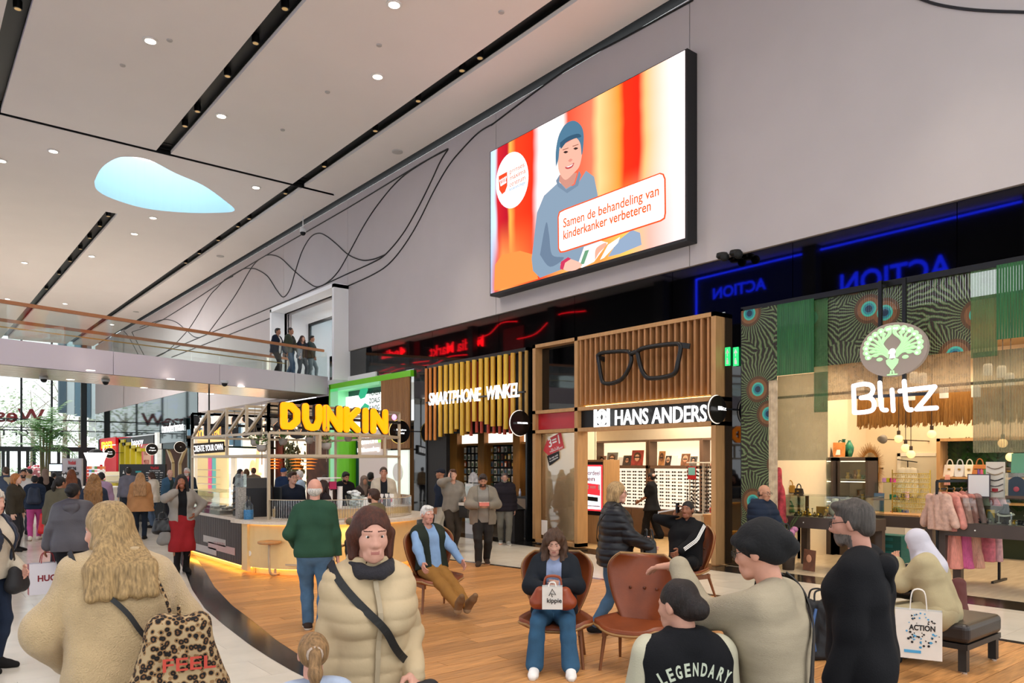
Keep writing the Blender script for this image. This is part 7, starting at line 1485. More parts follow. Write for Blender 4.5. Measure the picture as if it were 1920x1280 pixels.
def tree(x,y,h_,r,label,seed,col='#8fae7a'):
	rr=random.Random(seed); e=empty('tree',(x,y,0),label=label,cat='tree',group='trees outside the entrance')
	MB().tube([(0,0,0),(.1,0,h_*.4),(0,.1,h_*.75)],[.25,.2,.1],8).build('trunk',M('bark','#9a8e7c',.9),e)
	m_=MB()
	for k in range(9): a=rr.uniform(0,6.28); z=h_*rr.uniform(.35,.7); m_.tube([(0,0,z),(r*.6*math.cos(a),r*.6*math.sin(a),z+h_*.2)],[.05,.02],5)
	m_.build('branches',MATS['bark'],e); m_=MB()
	for k in range(850):
		u=rr.gauss(0,1),rr.gauss(0,1),rr.gauss(0,1); n=math.sqrt(sum(t*t for t in u)); q=rr.random()**.33; c=Vector((u[0]/n*r*q,u[1]/n*r*q,h_*.62+u[2]/n*h_*.36*q)); a=rr.uniform(0,6.28); s_=rr.uniform(.16,.34); t=Vector((math.cos(a),math.sin(a),rr.uniform(-.6,.6)))*s_; w=t.cross(Vector((rr.uniform(-1,1),rr.uniform(-1,1),1))).normalized()*s_*.4
		m_.add([c-t*.5,c+w,c+t*.5,c-w],[(0,1,2,3)])
	o=m_.build('foliage',rnd_tint(M('leaf'+col,col,.7,var=.3,vscale=.7),.1),e); o['kind']='stuff'
tree(Xp(120,82),82,12,4.2,'pale green tree outside right of the entrance lettering',1,'#dce8d0'); tree(Xp(60,88),88,10,3.8,'pale green tree outside behind the palm',2,'#e2eeda'); tree(Xp(-5,80),80,9,3.5,'green tree outside at the left edge of the entrance',3,'#d4e4c6'); tree(Xp(150,76),76,8,2.6,'slim green tree outside next to the dark facade post',4,'#dce8d0')
for k in range(5):
	m_=MB(); rr=random.Random(k+20)
	for q in range(260): c=Vector((rr.uniform(-.55,.55),rr.uniform(-.7,.7),rr.uniform(.1,1.5))); a=rr.uniform(0,6.28); s_=.3; t=Vector((math.cos(a),math.sin(a),rr.uniform(-.5,.8)))*s_; w=t.cross(Vector((0,0,1))).normalized()*.09; m_.add([c-t*.5,c+w,c+t*.5,c-w],[(0,1,2,3)])
	e=empty('bush',(Xp(10+k*32,74),74,0),label=['green bush outside the doors, leftmost','green bush outside the doors, second from the left','green bush outside behind the palm trunk','green bush outside right of the palm','green bush outside by the dark facade post'][k],cat='bush',group='bushes outside the entrance'); o=m_.build('foliage',MATS['leaf#d4e4c6'],e); o['kind']='stuff'
cb=empty('corrugated_building',(14,74,0),label='dark blue corrugated building seen through the far glass',cat='building')
cm=[M('corr_dark','#34505e',.5),M('corr_mid','#5d7f90',.5),M('corr_light','#b9c8cc',.5)]
for i in range(26): MB().box(-3.4+i*.62,-3.4+i*.62+.55,0+(i%3)*.15,.6,6.2-.11*i,13).build('fin',cm[(i*2)%3],cb)
MB().box(-1,15,.6,1,4.2,13).build('wall',M('bld_white','#d8dcdc',.7),cb)
bgl=M('teal_mirror','#20383a',.04,metal=.85,spec=.6)
fb=empty('wall_far_glass'); tag(fb,'mirror glass band above the far shops',kind='structure')
for a,b in [(40.2,45.8),(45.8,50.5),(50.5,55.5),(55.5,60.5),(60.5,65.9)]: boxo('glass_panel',bgl,(WX+.02,WX+.06,a+.01,b-.01,3.7,5.72),fb)
boxo('backing',blackmatt,(WX+.07,WX+.15,40,66,3.7,5.72),fb); boxo('end_wall',white,(WX,12.4,56.4,66,5.72,11),fb)
def farshop(px0,px1,ztop,mat,backmat,label,es=0,depth=3):
	y1,y0=Yp(px0),Yp(px1); e=empty('far_shop_facade',(WX,(y0+y1)/2,0),label=label,cat='shop front'); c=(y0+y1)/2; w=(y1-y0)/2
	MB().box(0,.15,-w,w,ztop-.5,ztop).build('fascia',mat,e); MB().box(0,.15,w-.25,w,0,ztop).build('jamb',mat,e); MB().box(0,.15,-w,-w+.25,0,ztop).build('jamb',mat,e)
	MB().box(depth,depth+.1,-w,w+depth,0,ztop).build('back_wall',backmat,e); MB().box(.15,depth,-w,w,ztop-.1,ztop).build('soffit',backmat,e); return e,c,w
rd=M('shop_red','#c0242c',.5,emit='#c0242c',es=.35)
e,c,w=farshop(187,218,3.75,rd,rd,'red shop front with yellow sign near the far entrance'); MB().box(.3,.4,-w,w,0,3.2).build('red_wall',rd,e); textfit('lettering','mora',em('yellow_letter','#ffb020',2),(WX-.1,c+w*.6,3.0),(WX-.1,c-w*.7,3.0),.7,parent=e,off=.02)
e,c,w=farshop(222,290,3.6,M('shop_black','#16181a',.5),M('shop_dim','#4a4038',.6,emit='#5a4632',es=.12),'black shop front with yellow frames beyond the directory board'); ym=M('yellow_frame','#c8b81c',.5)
for k in range(4): MB().box(-.1-.0*k,.2,w-1.1-k*1.5,w-.7-k*1.5,0,3.5-k*.22).build('yellow_frame',ym,e); MB().box(-.1,.2,w-2.2-k*1.5,w-.7-k*1.5,3.3-k*.22,3.5-k*.22).build('yellow_frame',ym,e)
textfit('lettering','happy',em('far_white','#f4f8ff',1.2),onx(246,835,WX-.4),onx(268,832,WX-.4),.4,parent=e,off=0)
sgn=empty('pink_poster',onx(275,860,WX+.8),label='pale pink poster reading TOP MOOI in the black shop',cat='poster'); MB().box(0,.05,-.9,.9,-.9,.9).build('panel',M('poster_pink','#e2b8a4',.6,emit='#e2b8a4',es=.3),sgn); textfit('lettering','TOP',redp,sgn.location+Vector((-.02,.7,.25)),sgn.location+Vector((-.02,-.6,.25)),.4,parent=sgn); textfit('lettering','MOOI',redp,sgn.location+Vector((-.02,.7,-.35)),sgn.location+Vector((-.02,-.6,-.35)),.3,parent=sgn)
boxo('wall_tile_pier',M('white_tile','#e2e6e4',.2,var=.1,vscale=6),(WX-.15,WX+.1,Yp(300),Yp(295),0,3.7)); tag(bpy.data.objects['wall_tile_pier'],kind='structure')
tw_=empty('wall_teal_panel'); tag(tw_,kind='structure'); boxo('glass_panel',bgl,(WX-.08,WX-.04,Yp(352),Yp(302),3.05,4.3),tw_)
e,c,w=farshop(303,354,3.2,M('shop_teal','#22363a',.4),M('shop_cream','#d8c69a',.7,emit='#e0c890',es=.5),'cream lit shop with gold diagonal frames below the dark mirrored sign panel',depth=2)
gf=M('gold_frame','#8a7a5a',.4)
for sd in (-1,1): MB().bar((.1,sd*w*.8,3.0),(.1,sd*w*.25,1.9),.14).build('diagonal_frame',gf,e); MB().bar((.1,sd*w*.25,1.9),(.1,sd*w*.25,0),.14).build('diagonal_frame',gf,e)
for k in range(4): MB().box(1.5,1.9,-w*.7,w*.7,.3+k*.4,.34+k*.4).build('shelf',cream,e)
ts=empty('tailor_sign',onx(325,808,WX-.3),label='white lower case letters on a dark mirrored panel beyond the bridge',cat='sign'); textfit('lettering','tunderman',wlet,onx(303,811,WX-.2),onx(344,806,WX-.2),.5,parent=ts,off=0)
for px,py,r,lines,lb_ in [(206,849,.34,['Runnër','supply'],'round black blade sign on the red shop beyond the bridge'),(285,842,.32,['House','of sport'],'round black blade sign between the black shop and the cream shop'),(338,838,.28,['K'],'round black blade sign with a white bird emblem on the cream shop')]: blade(px,py,WX-.8,r,lines if lb_.find('emblem')<0 else ['~'],lb_,.1)
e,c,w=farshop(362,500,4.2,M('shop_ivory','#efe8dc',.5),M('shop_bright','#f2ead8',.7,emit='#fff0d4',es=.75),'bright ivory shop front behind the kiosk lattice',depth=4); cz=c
textfit('lettering','DOORLOPEND',em('orange_letter','#ff9a2a',1.3),onx(370,822,WX-.15),onx(415,816,WX-.15),.42,parent=e,off=.012)
cs=empty('create_sign',atd(392,842,24.6),label='glowing white CREATE YOUR OWN box sign beside the kiosk lattice',cat='sign'); p=Vector(atd(365,847,24.6)); p2=Vector(atd(420,843,24.6)); MB().bar(p-cs.location+Vector((0,0,.1)),p2-cs.location+Vector((0,0,.1)),.12,.34).build('box',M('sign_box','#2a1c10',.5),cs); nn=(p2-p).normalized().cross(Vector((0,0,1)))
textfit('lettering','CREATE YOUR OWN',wlet,p+nn*.1,p2+nn*.1,.2,parent=cs,off=0); MB().bar(p2-cs.location+Vector((0,0,.1)),p2-cs.location+Vector((2.2,1.2,.1)),.06).build('bracket',black,cs); MB().bar((0,0,.2),(0,0,4.34-cs.location.z),.04).build('hanger',black,cs)
for k,(px,c_) in enumerate([(394,'#c83aa0'),(401,'#3ab0c8'),(437,'#c9c0b0')]): MB().box(2.0,2.1,Yp(px+4,WX+2)-cz,Yp(px-4,WX+2)-cz,.2,2.2).build('poster',M('post'+c_,c_,.5,emit=c_,es=.4),e)
sl=MB(); sl.tube(spline([(3.6,Yp(470,15.5)-cz,1.5),(3.6,Yp(474,15.5)-cz,2.0),(3.6,Yp(480,15.5)-cz,1.6),(3.6,Yp(484,15.5)-cz,2.6),(3.6,Yp(482,15.5)-cz,1.4),(3.6,Yp(488,15.5)-cz,1.3)],6),.09,6); sl.build('script_logo',em('logo_coral','#ff9a70',1.5),e)
e,c,w=farshop(503,620,4.3,M('rest_dark','#2c2018',.6),M('rest_brown','#4a2416',.7,var=.4,vscale=3),'dark brown restaurant front behind the kiosk',depth=3)
MB().box(.0,.12,-w,w,3.0,4.3).build('panel_band',M('rest_panel','#8a7a68',.6,var=.15,vscale=2),e)
rm=M('rust_wall','#7a2e14',.6,var=.35,vscale=3); MB().box(.3,.4,Yp(530,WX+.3)-c,w,0,3).build('rust_wall',rm,e)
lf_=MB(); rr=random.Random(4)
for k in range(700): p=Vector((.25+rr.uniform(-.1,.1),Yp(545,WX+.2)-c+rr.gauss(0,.45),1.9+rr.gauss(0,.45))); a=rr.uniform(0,6.28); t=Vector((0,math.cos(a),math.sin(a)))*.12; s_=Vector((.03,-math.sin(a)*.04,math.cos(a)*.04)); lf_.add([p-t,p+s_,p+t,p-s_],[(0,1,2,3)])
o=lf_.build('green_wall',M('wall_leaf','#5a5a2c',.6,var=.4,vscale=9),e); o['kind']='stuff'
for i,px in enumerate((513,557,580)):
	p=Vector(onx(px,868,WX+.1)); p.z=2.2; pe=empty('copper_lamp',p,label=['copper layered pendant lamp, leftmost in the restaurant','copper layered pendant lamp in front of the leaf wall','copper layered pendant lamp beside the leaf wall'][i],cat='lamp',group='copper lamps in the restaurant')
	for k in range(5): MB().lathe([(.05,0),(.38-.04*k if k else .3,-.04),(.05,-.05)],(0,0,-.12*k),16).build('shade_ring',M('copper','#b8622e',.3,metal=.7,emit='#ff8a30',es=.8),pe)
	MB().tube([(0,0,0),(0,0,2.0)],.01,4).build('cord',black,pe)
# ================================================================= SIGNS AND KIOSKS IN THE LEFT HALL
def board(px0,px1,ytop,ybot,d,mat,label,cat='sign',th=.1,foot=True):
	a=Vector(atd(px0,868,d)); b=Vector(atd(px1,868,d)); zt=H+(868-ytop)*d/F; zb_=max(0,H-(ybot-868)*d/F) if ybot>868 else H+(868-ybot)*d/F; a.z=b.z=0; e=empty('sign_board',(a+b)/2,math.atan2((b-a).y,(b-a).x),label,cat); w=(b-a).length/2
	MB().box(-w,w,0,th,zb_,zt).build('panel',mat,e);
	if foot: MB().box(-w,w,-.15,.25,0,.05).build('foot',black,e); MB().box(-w*.8,w*.8,.02,th-.02,0,zb_).build('stand',black,e)
	return e,w,zb_,zt
def btext(e,w,s,x0,x1,z,h_,mat,off=.004):
	R=e.rotation_euler.to_matrix(); P=lambda x:e.location+R@Vector((x,-.012,z)); return textfit('lettering',s,mat,P(x0*w),P(x1*w),h_,parent=e,extr=.002,off=off)
e,w,z0,z1=board(224,310,870,978,24.5,M('dir_black','#1c1d20',.4),'large black mall directory board with floor plan')
btext(e,w,'Westfield',.36,.72,z1-.16,.09,M('west_red','#d03038',.5)); btext(e,w,'MALL OF THE NETHERLANDS',.3,.78,z1-.23,.035,wprint,0)
for k,z in enumerate((1.62,1.42,1.2)): MB().box(-w*.30,-w*.05,-.006,0,z-.03,z+.03).build('plan_print',M('plan_teal','#3aa0a0',.5),e); MB().prism([(-w*.86,-.006,z-.06),(-w*.78,-.006,z-.06),(-w*.82,-.006,z+.05)],(0,.003,0)).build('arrow_print',wprint,e)
for c_ in range(4):
	for k in range(12):
		MB().box(w*(.16+.2*c_),w*(.30+.2*c_)-.02*(k%3),-.006,0,1.58-k*.075,1.59-k*.075+(.012 if k%4==0 else 0)).build('list_print',wprint,e)
e,w,z0,z1=board(117,153,859,912,27,M('bunny_grey','#b9b2b6',.5),'grey poster stand reading MEET THE BUNNY BUNCH')
btext(e,w,'Westfield',-.4,.42,z1-.22,.14,MATS['west_red']); btext(e,w,'MEET THE',-.45,.45,z1-.42,.11,blackp,.006); btext(e,w,'BUNNY BUNCH',-.7,.7,z1-.6,.11,blackp,.006); btext(e,w,'Play the quest',-.4,.4,z1-.74,.04,blackp,0)
e,w,z0,z1=board(110,130,887,902,25,blackp,'small black sign with a white 10 beside the poster stand'); MB().box(-w,w,-.02,-.01,z1-.02,z1).build('edge',kdk,e); btext(e,w,'10',-.5,.4,z1-.16,.12,wprint,.01); MB().box(-w*.5,w*.6,-.01,0,z1-.21,z1-.2).build('rule_print',wprint,e)
e,w,z0,z1=board(92,117,868,884,29,black,'bright screen on a dark post near the palm'); MB().box(-w*.93,w*.93,-.02,0,z0+.03,z1-.05).build('screen',em('screen_lilac','#cfdcff',1.3),e); btext(e,w,'BIJ DE',-.05,.6,z1-.2,.05,M('txt_blue','#5a6ad0',.5));
pp=atd(85,868,32); pa=empty('palm_tree',(pp[0],pp[1],0),label='tall indoor palm with arching fronds near the entrance',cat='palm')
MB().lathe([(.35,0),(.45,.7),(.42,.72)],seg=18).build('planter',M('planter_white','#d8d4cc',.6),pa,smooth=True); frm=M('frond','#4a7a3c',.6,var=.25,vscale=3)
for k in range(4): MB().tube([(.06*k-.1,0,.6),(.1*k-.16,.03*k,2.0),(.14*k-.2,.05*k,3.4)],[.05,.04,.03],6).build('trunk',M('palm_trunk','#5a5a3a',.8),pa)
rr=random.Random(12)
for k in range(26):
	a=rr.uniform(0,6.28); el_=rr.uniform(.0,1.1); b0=Vector((rr.uniform(-.2,.2),rr.uniform(-.1,.1),rr.uniform(2.3,3.5))); L_=rr.uniform(1.1,1.8); pts=[]
	for q in range(7): t=q/6; pts.append(b0+Vector((math.cos(a)*L_*t*math.cos(el_)*1.0,math.sin(a)*L_*t*math.cos(el_),L_*t*math.sin(el_)+.25*t-1.0*t*t*(1.1-.5*el_))))
	m_=MB(); m_.tube(pts,[.012,.011,.01,.009,.008,.006,.004],4)
	for q in range(1,7):
		for sub in (0,.5):
			for sd in (-1,1):
				c_=pts[q]*(1-sub)+pts[q-1]*sub; d_=(pts[q]-pts[q-1]).normalized(); s_=d_.cross(Vector((0,0,1))).normalized()*sd; tip=c_+s_*.26+d_*.16+Vector((0,0,-.12)); wv=d_*.04; m_.add([c_-wv,c_+wv,tip],[(0,1,2)])
	m_.build('frond',frm,pa)
lk=atd(177,868,29); ka=empty('sweets_kiosk',(lk[0],lk[1],0),-YAW,'white sweets kiosk with coloured jar columns and glowing lantern','kiosk')
MB().box(-.95,.85,-.2,.6,0,.95).build('counter',M('mesh_white','#dedcd8',.5,var=.08,vscale=60),ka); MB().box(-1.0,.9,-.25,.65,.95,1.0).build('worktop',wprint,ka)
jc=['#c84a3a','#e8e4dc','#5a8a4a','#d8c85a','#e8e4dc','#6a8ac0','#d87a3a','#e8a0a0']
for cx_ in range(6):
	for r in range(6): MB().box(-.30+cx_*.105,-.30+cx_*.105+.09,-.02,.2,1.02+r*.13,1.02+r*.13+.11).build('jar',M('jar'+jc[(cx_+r*cx_)%8],jc[(cx_+r*cx_)%8],.4,emit=jc[(cx_+r*cx_)%8],es=.25),ka)
m_=MB(); m_.add([(-.22,-.02,1.85),(.22,-.02,1.85),(.22,.2,1.85),(-.22,.2,1.85),(-.36,-.1,2.3),(.36,-.1,2.3),(.36,.3,2.3),(-.36,.3,2.3)],[(0,3,2,1),(4,5,6,7),(0,1,5,4),(1,2,6,5),(2,3,7,6),(3,0,4,7)]); m_.build('lantern',em('lantern_glow','#fff4ec',2.2),ka); MB().lathe([(.3,2.3),(.15,2.42),(.05,2.44)],(0,.1,0),14).build('lantern_cap',blackmatt,ka)
for i,(px0,px1,ya,d,lb_) in enumerate([(82,112,884,30,'cream slatted sales counter left of the number sign'),(190,218,884,30,'cream counter with yellow goods right of the sweets kiosk')]):
	a=Vector(atd(px0,868,d)); b=Vector(atd(px1,868,d)); zt=H-(ya-868)*d/F; e=empty('sales_counter',((a.x+b.x)/2,(a.y+b.y)/2,0),math.atan2((b-a).y,(b-a).x),lb_,'counter'); w=(b-a).length/2; MB().box(-w,w,0,.7,0,.9).build('body',M('mesh_white','#dedcd8'),e); MB().box(-w,w,.3,.4,.9,zt).build('back_panel',M('cream_slat','#e2d8b8',.5,emit='#e2d8b0',es=.15),e)
	for k in range(3): MB().box(-w,w,.05,.3,.95+k*.22,.97+k*.22).build('shelf',wprint,e)
	if i: MB().box(-w*.8,w*.8,.06,.28,.97,1.1).build('yellow_goods',M('yellow_goods','#c8b83a',.5),e)
rb=atd(68,868,34); bl=empty('blossom_display',(rb[0],rb[1],0),label='large red and white blossom display near the entrance',cat='flowers'); MB().lathe([(.3,0),(.35,.6),(.3,.62)],seg=16).build('planter',wprint,bl); rr=random.Random(8)
for nm,mt in (('red_blossom',M('blossom_red','#c0384a',.6)),('white_blossom',M('blossom_white','#f0e6e6',.6))):
	m_=MB()
	for k in range(90): u=Vector((rr.gauss(0,1),rr.gauss(0,1),abs(rr.gauss(0,1)))).normalized(); c_=Vector((u.x*.62,u.y*.62,1.15+u.z*.62)); m_.ball(c_,.055,6,4)
	o=m_.build(nm,mt,bl); o['kind']='stuff'
MB().lathe([(.05,.5),(.3,.8),(.6,1.15),(.5,1.6),(.1,1.7)],seg=14).build('core',M('blossom_core','#a86a70',.8),bl)
# ================================================================= SEATING
leath=M('cognac_leather','#7d3d1e',.38,spec=.45,var=.22,vscale=4,bump=.08,bscale=90); legw=M('walnut','#7a4a2a',.45,var=.15,vscale=5,stretch=(6,6,.7)); trimw=M('shell_trim','#9a7448',.45)
def cface(px,d,face):
	x,y,_=atd(px,868,d); return (x,y,0),-(YAW+math.atan2(px-CX,F)+math.radians(face))
def grid(nu,nv,f): return [[Vector(f(u/(nu)*2-1,v/nv)) for u in range(nu+1)] for v in range(nv+1)]
def shell(name,front,back,mat,parent):
	nv=len(front); nu=len(front[0]); m_=MB(); V=[p for r in front for p in r]+[p for r in back for p in r]; o=nv*nu; Fc=[]
	for v in range(nv-1):
		for u in range(nu-1): a=v*nu+u; Fc.append((a,a+1,a+nu+1,a+nu)); Fc.append((o+a+nu,o+a+nu+1,o+a+1,o+a))
	rim=[u for u in range(nu)]+[v*nu+nu-1 for v in range(1,nv)]+[(nv-1)*nu+u for u in range(nu-2,-1,-1)]+[v*nu for v in range(nv-2,0,-1)]
	for i in range(len(rim)): a,b=rim[i],rim[(i+1)%len(rim)]; Fc.append((b,a,o+a,o+b))
	m_.add(V,Fc); return m_.build(name,mat,parent,smooth=True),[V[i] for i in rim]
def sup(u,n): return math.copysign(abs(u)**n,u)
def chair_proto():
	e=empty('lounge_chair')
	def bk(off):
		def f(u,v):
			z=.40+.62*v; w=.17+.17*math.sin(min(1,v*1.25)*math.pi/2);
			if v>.7: w-= .12*((v-.7)/.3)**2.6
			x=w*u; edge=abs(u)**2.2; z+=.035*edge*v*(1-max(0,(v-.7)/.3)*.4)
			y=-.20-.16*v+.17*edge*(.35+.65*v); n=Vector((-.6*u*edge,1,.2)).normalized(); return (x-n.x*off,y-n.y*off,z-n.z*off)
		return f
	f_,b_=grid(18,20,bk(0)),grid(18,20,bk(.035)); o,rim=shell('backrest',f_,b_,leath,e)
	m_=MB(); m_.tube([r-Vector((0,.016,0)) for r in rim],.012,6,closed=True); m_.build('back_trim',trimw,o)
	for x in (-.13,0,.13): m_=MB(); m_.ball((x,-.255+.03*(x!=0)-.012,.71),(.016,.01,.016),8,6); m_.build('button',M('leather_button','#5a2c16',.4),o)
	def st(off):
		def f(u,v):
			y=-.23+.52*v; w=.22+.13*math.sin(min(1,v*1.15)*math.pi/2); w*= (1-.25*max(0,v-.72)**2/.08) ; y-= .10*abs(u)**3*max(0,v-.4)
			return (w*u,y,.425+.05*abs(u)**3-.02*v-off)
		return f
	f_,b_=grid(14,12,st(0)),grid(14,12,st(.06)); o,rim=shell('seat',f_,b_,leath,e)
	m_=MB(); m_.tube([r-Vector((0,0,.045)) for r in rim],.013,6,closed=True); m_.build('seat_trim',trimw,o)
	for sx in (-1,1):
		MB().tube([(sx*.22,.17,.38),(sx*.255,.22,0)],[.022,.013],8).build('leg',legw,e); MB().tube([(sx*.22,-.20,.38),(sx*.27,-.33,0)],[.022,.013],8).build('leg',legw,e)
		MB().bar((sx*.22,-.24,.345),(sx*.22,.22,.345),.03,.06).build('side_rail',legw,e)
	MB().bar((-.22,.0,.35),(.22,.0,.35),.05,.03).build('cross_rail',legw,e)
	return e
cp_=chair_proto()
CH=[(1043,7.15,182,'cognac leather lounge chair with a woman in jeans sitting in it'),(1190,6.95,200,'empty cognac leather lounge chair with three buttons'),(815,9.75,158,'cognac leather lounge chair with the white haired man'),(1285,10.4,222,'cognac leather lounge chair with the man in the black tracksuit')]
for i,(px,d,fc,lb_) in enumerate(CH):
	c=cp_ if i==0 else copytree(cp_); c.location,rz=cface(px,d,fc); c.rotation_euler=(0,0,rz); tag(c,lb_,'chair','leather lounge chairs')
bn=empty('bench',(7.82,3.05,0),label='black leather upholstered bench with the woman in the white headscarf',cat='bench')
bl=M('black_leather','#2a2320',.35,spec=.5,var=.1,bump=.06,bscale=90)
o=MB().box(-.42,.42,-.42,.42,.27,.45).build('cushion',bl,bn); bev(o,.05,4)
MB().box(-.41,.41,-.41,.41,.22,.27).build('frame',M('bench_frame','#1b1a19',.4),bn)
for x in (-.36,.36):
	for y in (-.36,.36): lg_=MB().box(x-.035,x+.035,y-.035,y+.035,.02,.24).build('leg',MATS['bench_frame'],bn); MB().lathe([(.03,0),(.03,.022)],(x,y,0),12).build('glide',M('chrome','#c8c8c8',.2,metal=.9),lg_)
# ================================================================= THE PEOPLE
def dH(Ht,ytop): return F*(H-Ht)/(ytop-868)
def dF(yfoot): return F*H/(yfoot-868)
jeans=cloth('4a6680',.3,200,.2); djeans=cloth('27384a',.3,200,.2); blk=cloth('17171a'); blk2=cloth('202024'); gry=cloth('7d7a76'); shoeb=cloth('1d1b1a',.1); shoew=cloth('e6e3de',.1); solew=M('sole_white','#d8d4cc',.6); brown=cloth('6a4a34')
navy=cloth('232c3e'); beigec=cloth('cbb99c')
def bagstrap(p0,p1,sag=.0,n=10,r=.007):
	P=[Vector(p0).lerp(Vector(p1),i/n) for i in range(n+1)]
	for i,p in enumerate(P): p.z-=sag*math.sin(math.pi*i/n)
	return P
def softbag(name,label,cat,c,w,d,h_,mat,rz=0,strap=None,handle=True,round_=.05,taper=.8):
	e=empty(name,c,rz,label,cat); hw,hd=w/2,d/2
	V,Q=sdf([cn(A(-hw+round_,0,round_),round_,A(hw-round_,0,round_),round_),cn(A(-hw+round_,0,round_),round_,A((-hw+round_)*taper,0,h_-round_*.6),round_*.7),cn(A(hw-round_,0,round_),round_,A((hw-round_)*taper,0,h_-round_*.6),round_*.7),cn(A(0,0,round_),round_*1.1,A(0,0,h_-round_*.6),round_*.75),cn(A(-hw*.5,0,round_),round_*1.1,A(-hw*.45,0,h_-round_*.6),round_*.75),cn(A(hw*.5,0,round_),round_*1.1,A(hw*.45,0,h_-round_*.6),round_*.75)],.06,.012,disp=lambda X,Y,Z:.004*np.sin(40*X+9*Z)*np.sin(30*Z))
	V=V*np.array([1,d/(2*round_*1.1),1]); link('body',npmesh('body',V,Q,[mat]),None,e)
	if handle:
		for s_ in (-1,1): m_=MB(); m_.tube(spline([(-w*.2,s_*d*.3,h_*.95),(-w*.15,s_*d*.2,h_+.1),(w*.15,s_*d*.2,h_+.1),(w*.2,s_*d*.3,h_*.95)],5),.009,6); m_.build('handle',mat,e)
	if strap: m_=MB(); R=Matrix.Rotation(-rz,3,'Z'); m_.tube([R@(Vector(p)-Vector(c)) for p in strap],.008,6); m_.build('strap',mat,e)
	return e
def flatbag(name,label,cat,c,w,h_,mat,rz,depth=.1,handlelen=.12,side=None):
	e=empty(name,c,rz,label,cat); m_=MB(); m_.add([(-w/2,-depth/2,0),(w/2,-depth/2,0),(w/2,depth/2,0),(-w/2,depth/2,0),(-w/2,-depth/2,h_),(w/2,-depth/2,h_),(w/2,depth/2,h_),(-w/2,depth/2,h_)],[(0,3,2,1),(0,1,5,4),(1,2,6,5),(2,3,7,6),(3,0,4,7)]); o=m_.build('bag',[mat]+([side] if side else []),e)
	if side: o.data.polygons[2].material_index=1; o.data.polygons[4].material_index=1
	for s_ in (-1,1): t=MB(); t.tube(spline([(-w*.18,s_*depth/2,h_),(-w*.12,s_*depth/4,h_+handlelen),(w*.12,s_*depth/4,h_+handlelen),(w*.18,s_*depth/2,h_)],5),.005,5); t.build('handle',side or mat,e)
	return e
def camrz(px): return -(YAW+math.atan2(px-CX,F))      # faces a board (its -y side) to the camera
def ltext(e,s,x0,x1,y,z,h_,mat,off=0,back=False):
	R=e.rotation_euler.to_matrix(); P=lambda x:e.location+R@Vector((x,y,z)); return textfit('lettering',s,mat,P(x0),P(x1),h_,parent=e,extr=.001,off=off)
P=Person(222,3.5,1.72,-8,'person in a cream fleece jacket seen from behind, long blond hair, leopard bag',fem=1,bulk=1.0,skin='d49a84',hyaw=62,hpitch=10,lean=7,handL=(-.20,.22,.98),elbL=(-.9,-.5,-.1),handR=(.20,.22,.98),elbR=(.8,-.5,-.1),hair=('long','a88a5c'),footL=(-.1,.2,.085),footR=(.1,-.2,.1))
fle=M('cream_fleece','#c9ad84',.95,spec=.1,var=.10,vscale=9,bump=.9,bscale=160,sheen=.3); P.top('fleece_jacket',fle,.05,-.06,amp=.009,collar=.04); P.pants(djeans); P.shoes(shoeb); P.hairdo('long','a3855a',.14)
P.strap(-1,M('strap_black','#1c1a19',.5),.022,'crossbody_strap',hipz=.0)
def leopard():
	m=bpy.data.materials.new('leopard'); m.use_nodes=True; nt=m.node_tree; p=nt.nodes['Principled BSDF']; N=nt.nodes.new; L=nt.links.new; tc=N('ShaderNodeTexCoord'); v=N('ShaderNodeTexVoronoi'); v.inputs['Scale'].default_value=42; L(tc.outputs['Object'],v.inputs['Vector']); n=N('ShaderNodeTexNoise'); n.inputs['Scale'].default_value=30; L(tc.outputs['Object'],n.inputs['Vector']); ad=N('ShaderNodeMath'); ad.operation='MULTIPLY_ADD'; ad.inputs[1].default_value=.25; L(n.outputs['Fac'],ad.inputs[0]); L(v.outputs['Distance'],ad.inputs[2])
	r=N('ShaderNodeValToRGB'); r.color_ramp.interpolation='CONSTANT'; e=r.color_ramp.elements; e[0].color=hexc('#6b4526'); e[1].position=.34; e[1].color=hexc('#140f0b'); q=e.new(.60); q.color=hexc('#8f6c46'); q=e.new(.74); q.color=hexc('#b39a74'); L(ad.outputs[0],r.inputs[0]); L(r.outputs[0],p.inputs['Base Color']); p.inputs['Roughness'].default_value=.9; return m
leo=leopard(); c=Vector(atd(335,1290,3.3)); sh_=P.world(P.T(.12,-.13,.49));
e=softbag('leopard_bag','leopard print shoulder bag with red lettering on the cream fleece','bag',(c.x,c.y,c.z-.05),.40,.15,.36,leo,camrz(320),strap=spline([sh_+Vector((0,0,.03)),P.world(P.T(.19,-.20,.30)),P.world(P.T(.23,-.2,.05)),(c.x,c.y,c.z+.36)],6),handle=False,taper=.45)
ltext(e,'FEEL',-.07,.14,-.095,.15,.055,M('bag_red','#c84a3a',.7),.001)
P=Person(690,3.35,1.71,163,'person in a cream quilted puffer coat walking towards the camera with a black crossbody bag',fem=1,bulk=.86,shw=.88,skin='cf9a86',hyaw=-6,hpitch=6,lean=3,hair=('bob','4e2a1c'),handL=(-.17,.14,1.0),elbL=(-.4,-1,-.1),palmL=(.2,-1,0),curlL=1.2,handR=(.24,.02,.82),footR=(.1,-.22,.1),footL=(-.09,.22,.085))
puf=M('cream_puffer','#c2ab88',.6,spec=.25,var=.06,vscale=5,bump=.15,bscale=40); P.top('puffer_coat',puf,.024,-.06,puff=.083,collar=.025,pa=.010); P.pants(djeans); P.shoes(shoeb); P.hairdo('bob','4a2518'); P.scarf(M('snood','#2e2b30',.9,bump=.6,bscale=120),.03); P.strap(1,M('strap_black','#1c1a19'),.034,'bag_strap',hipz=.02,back=True)
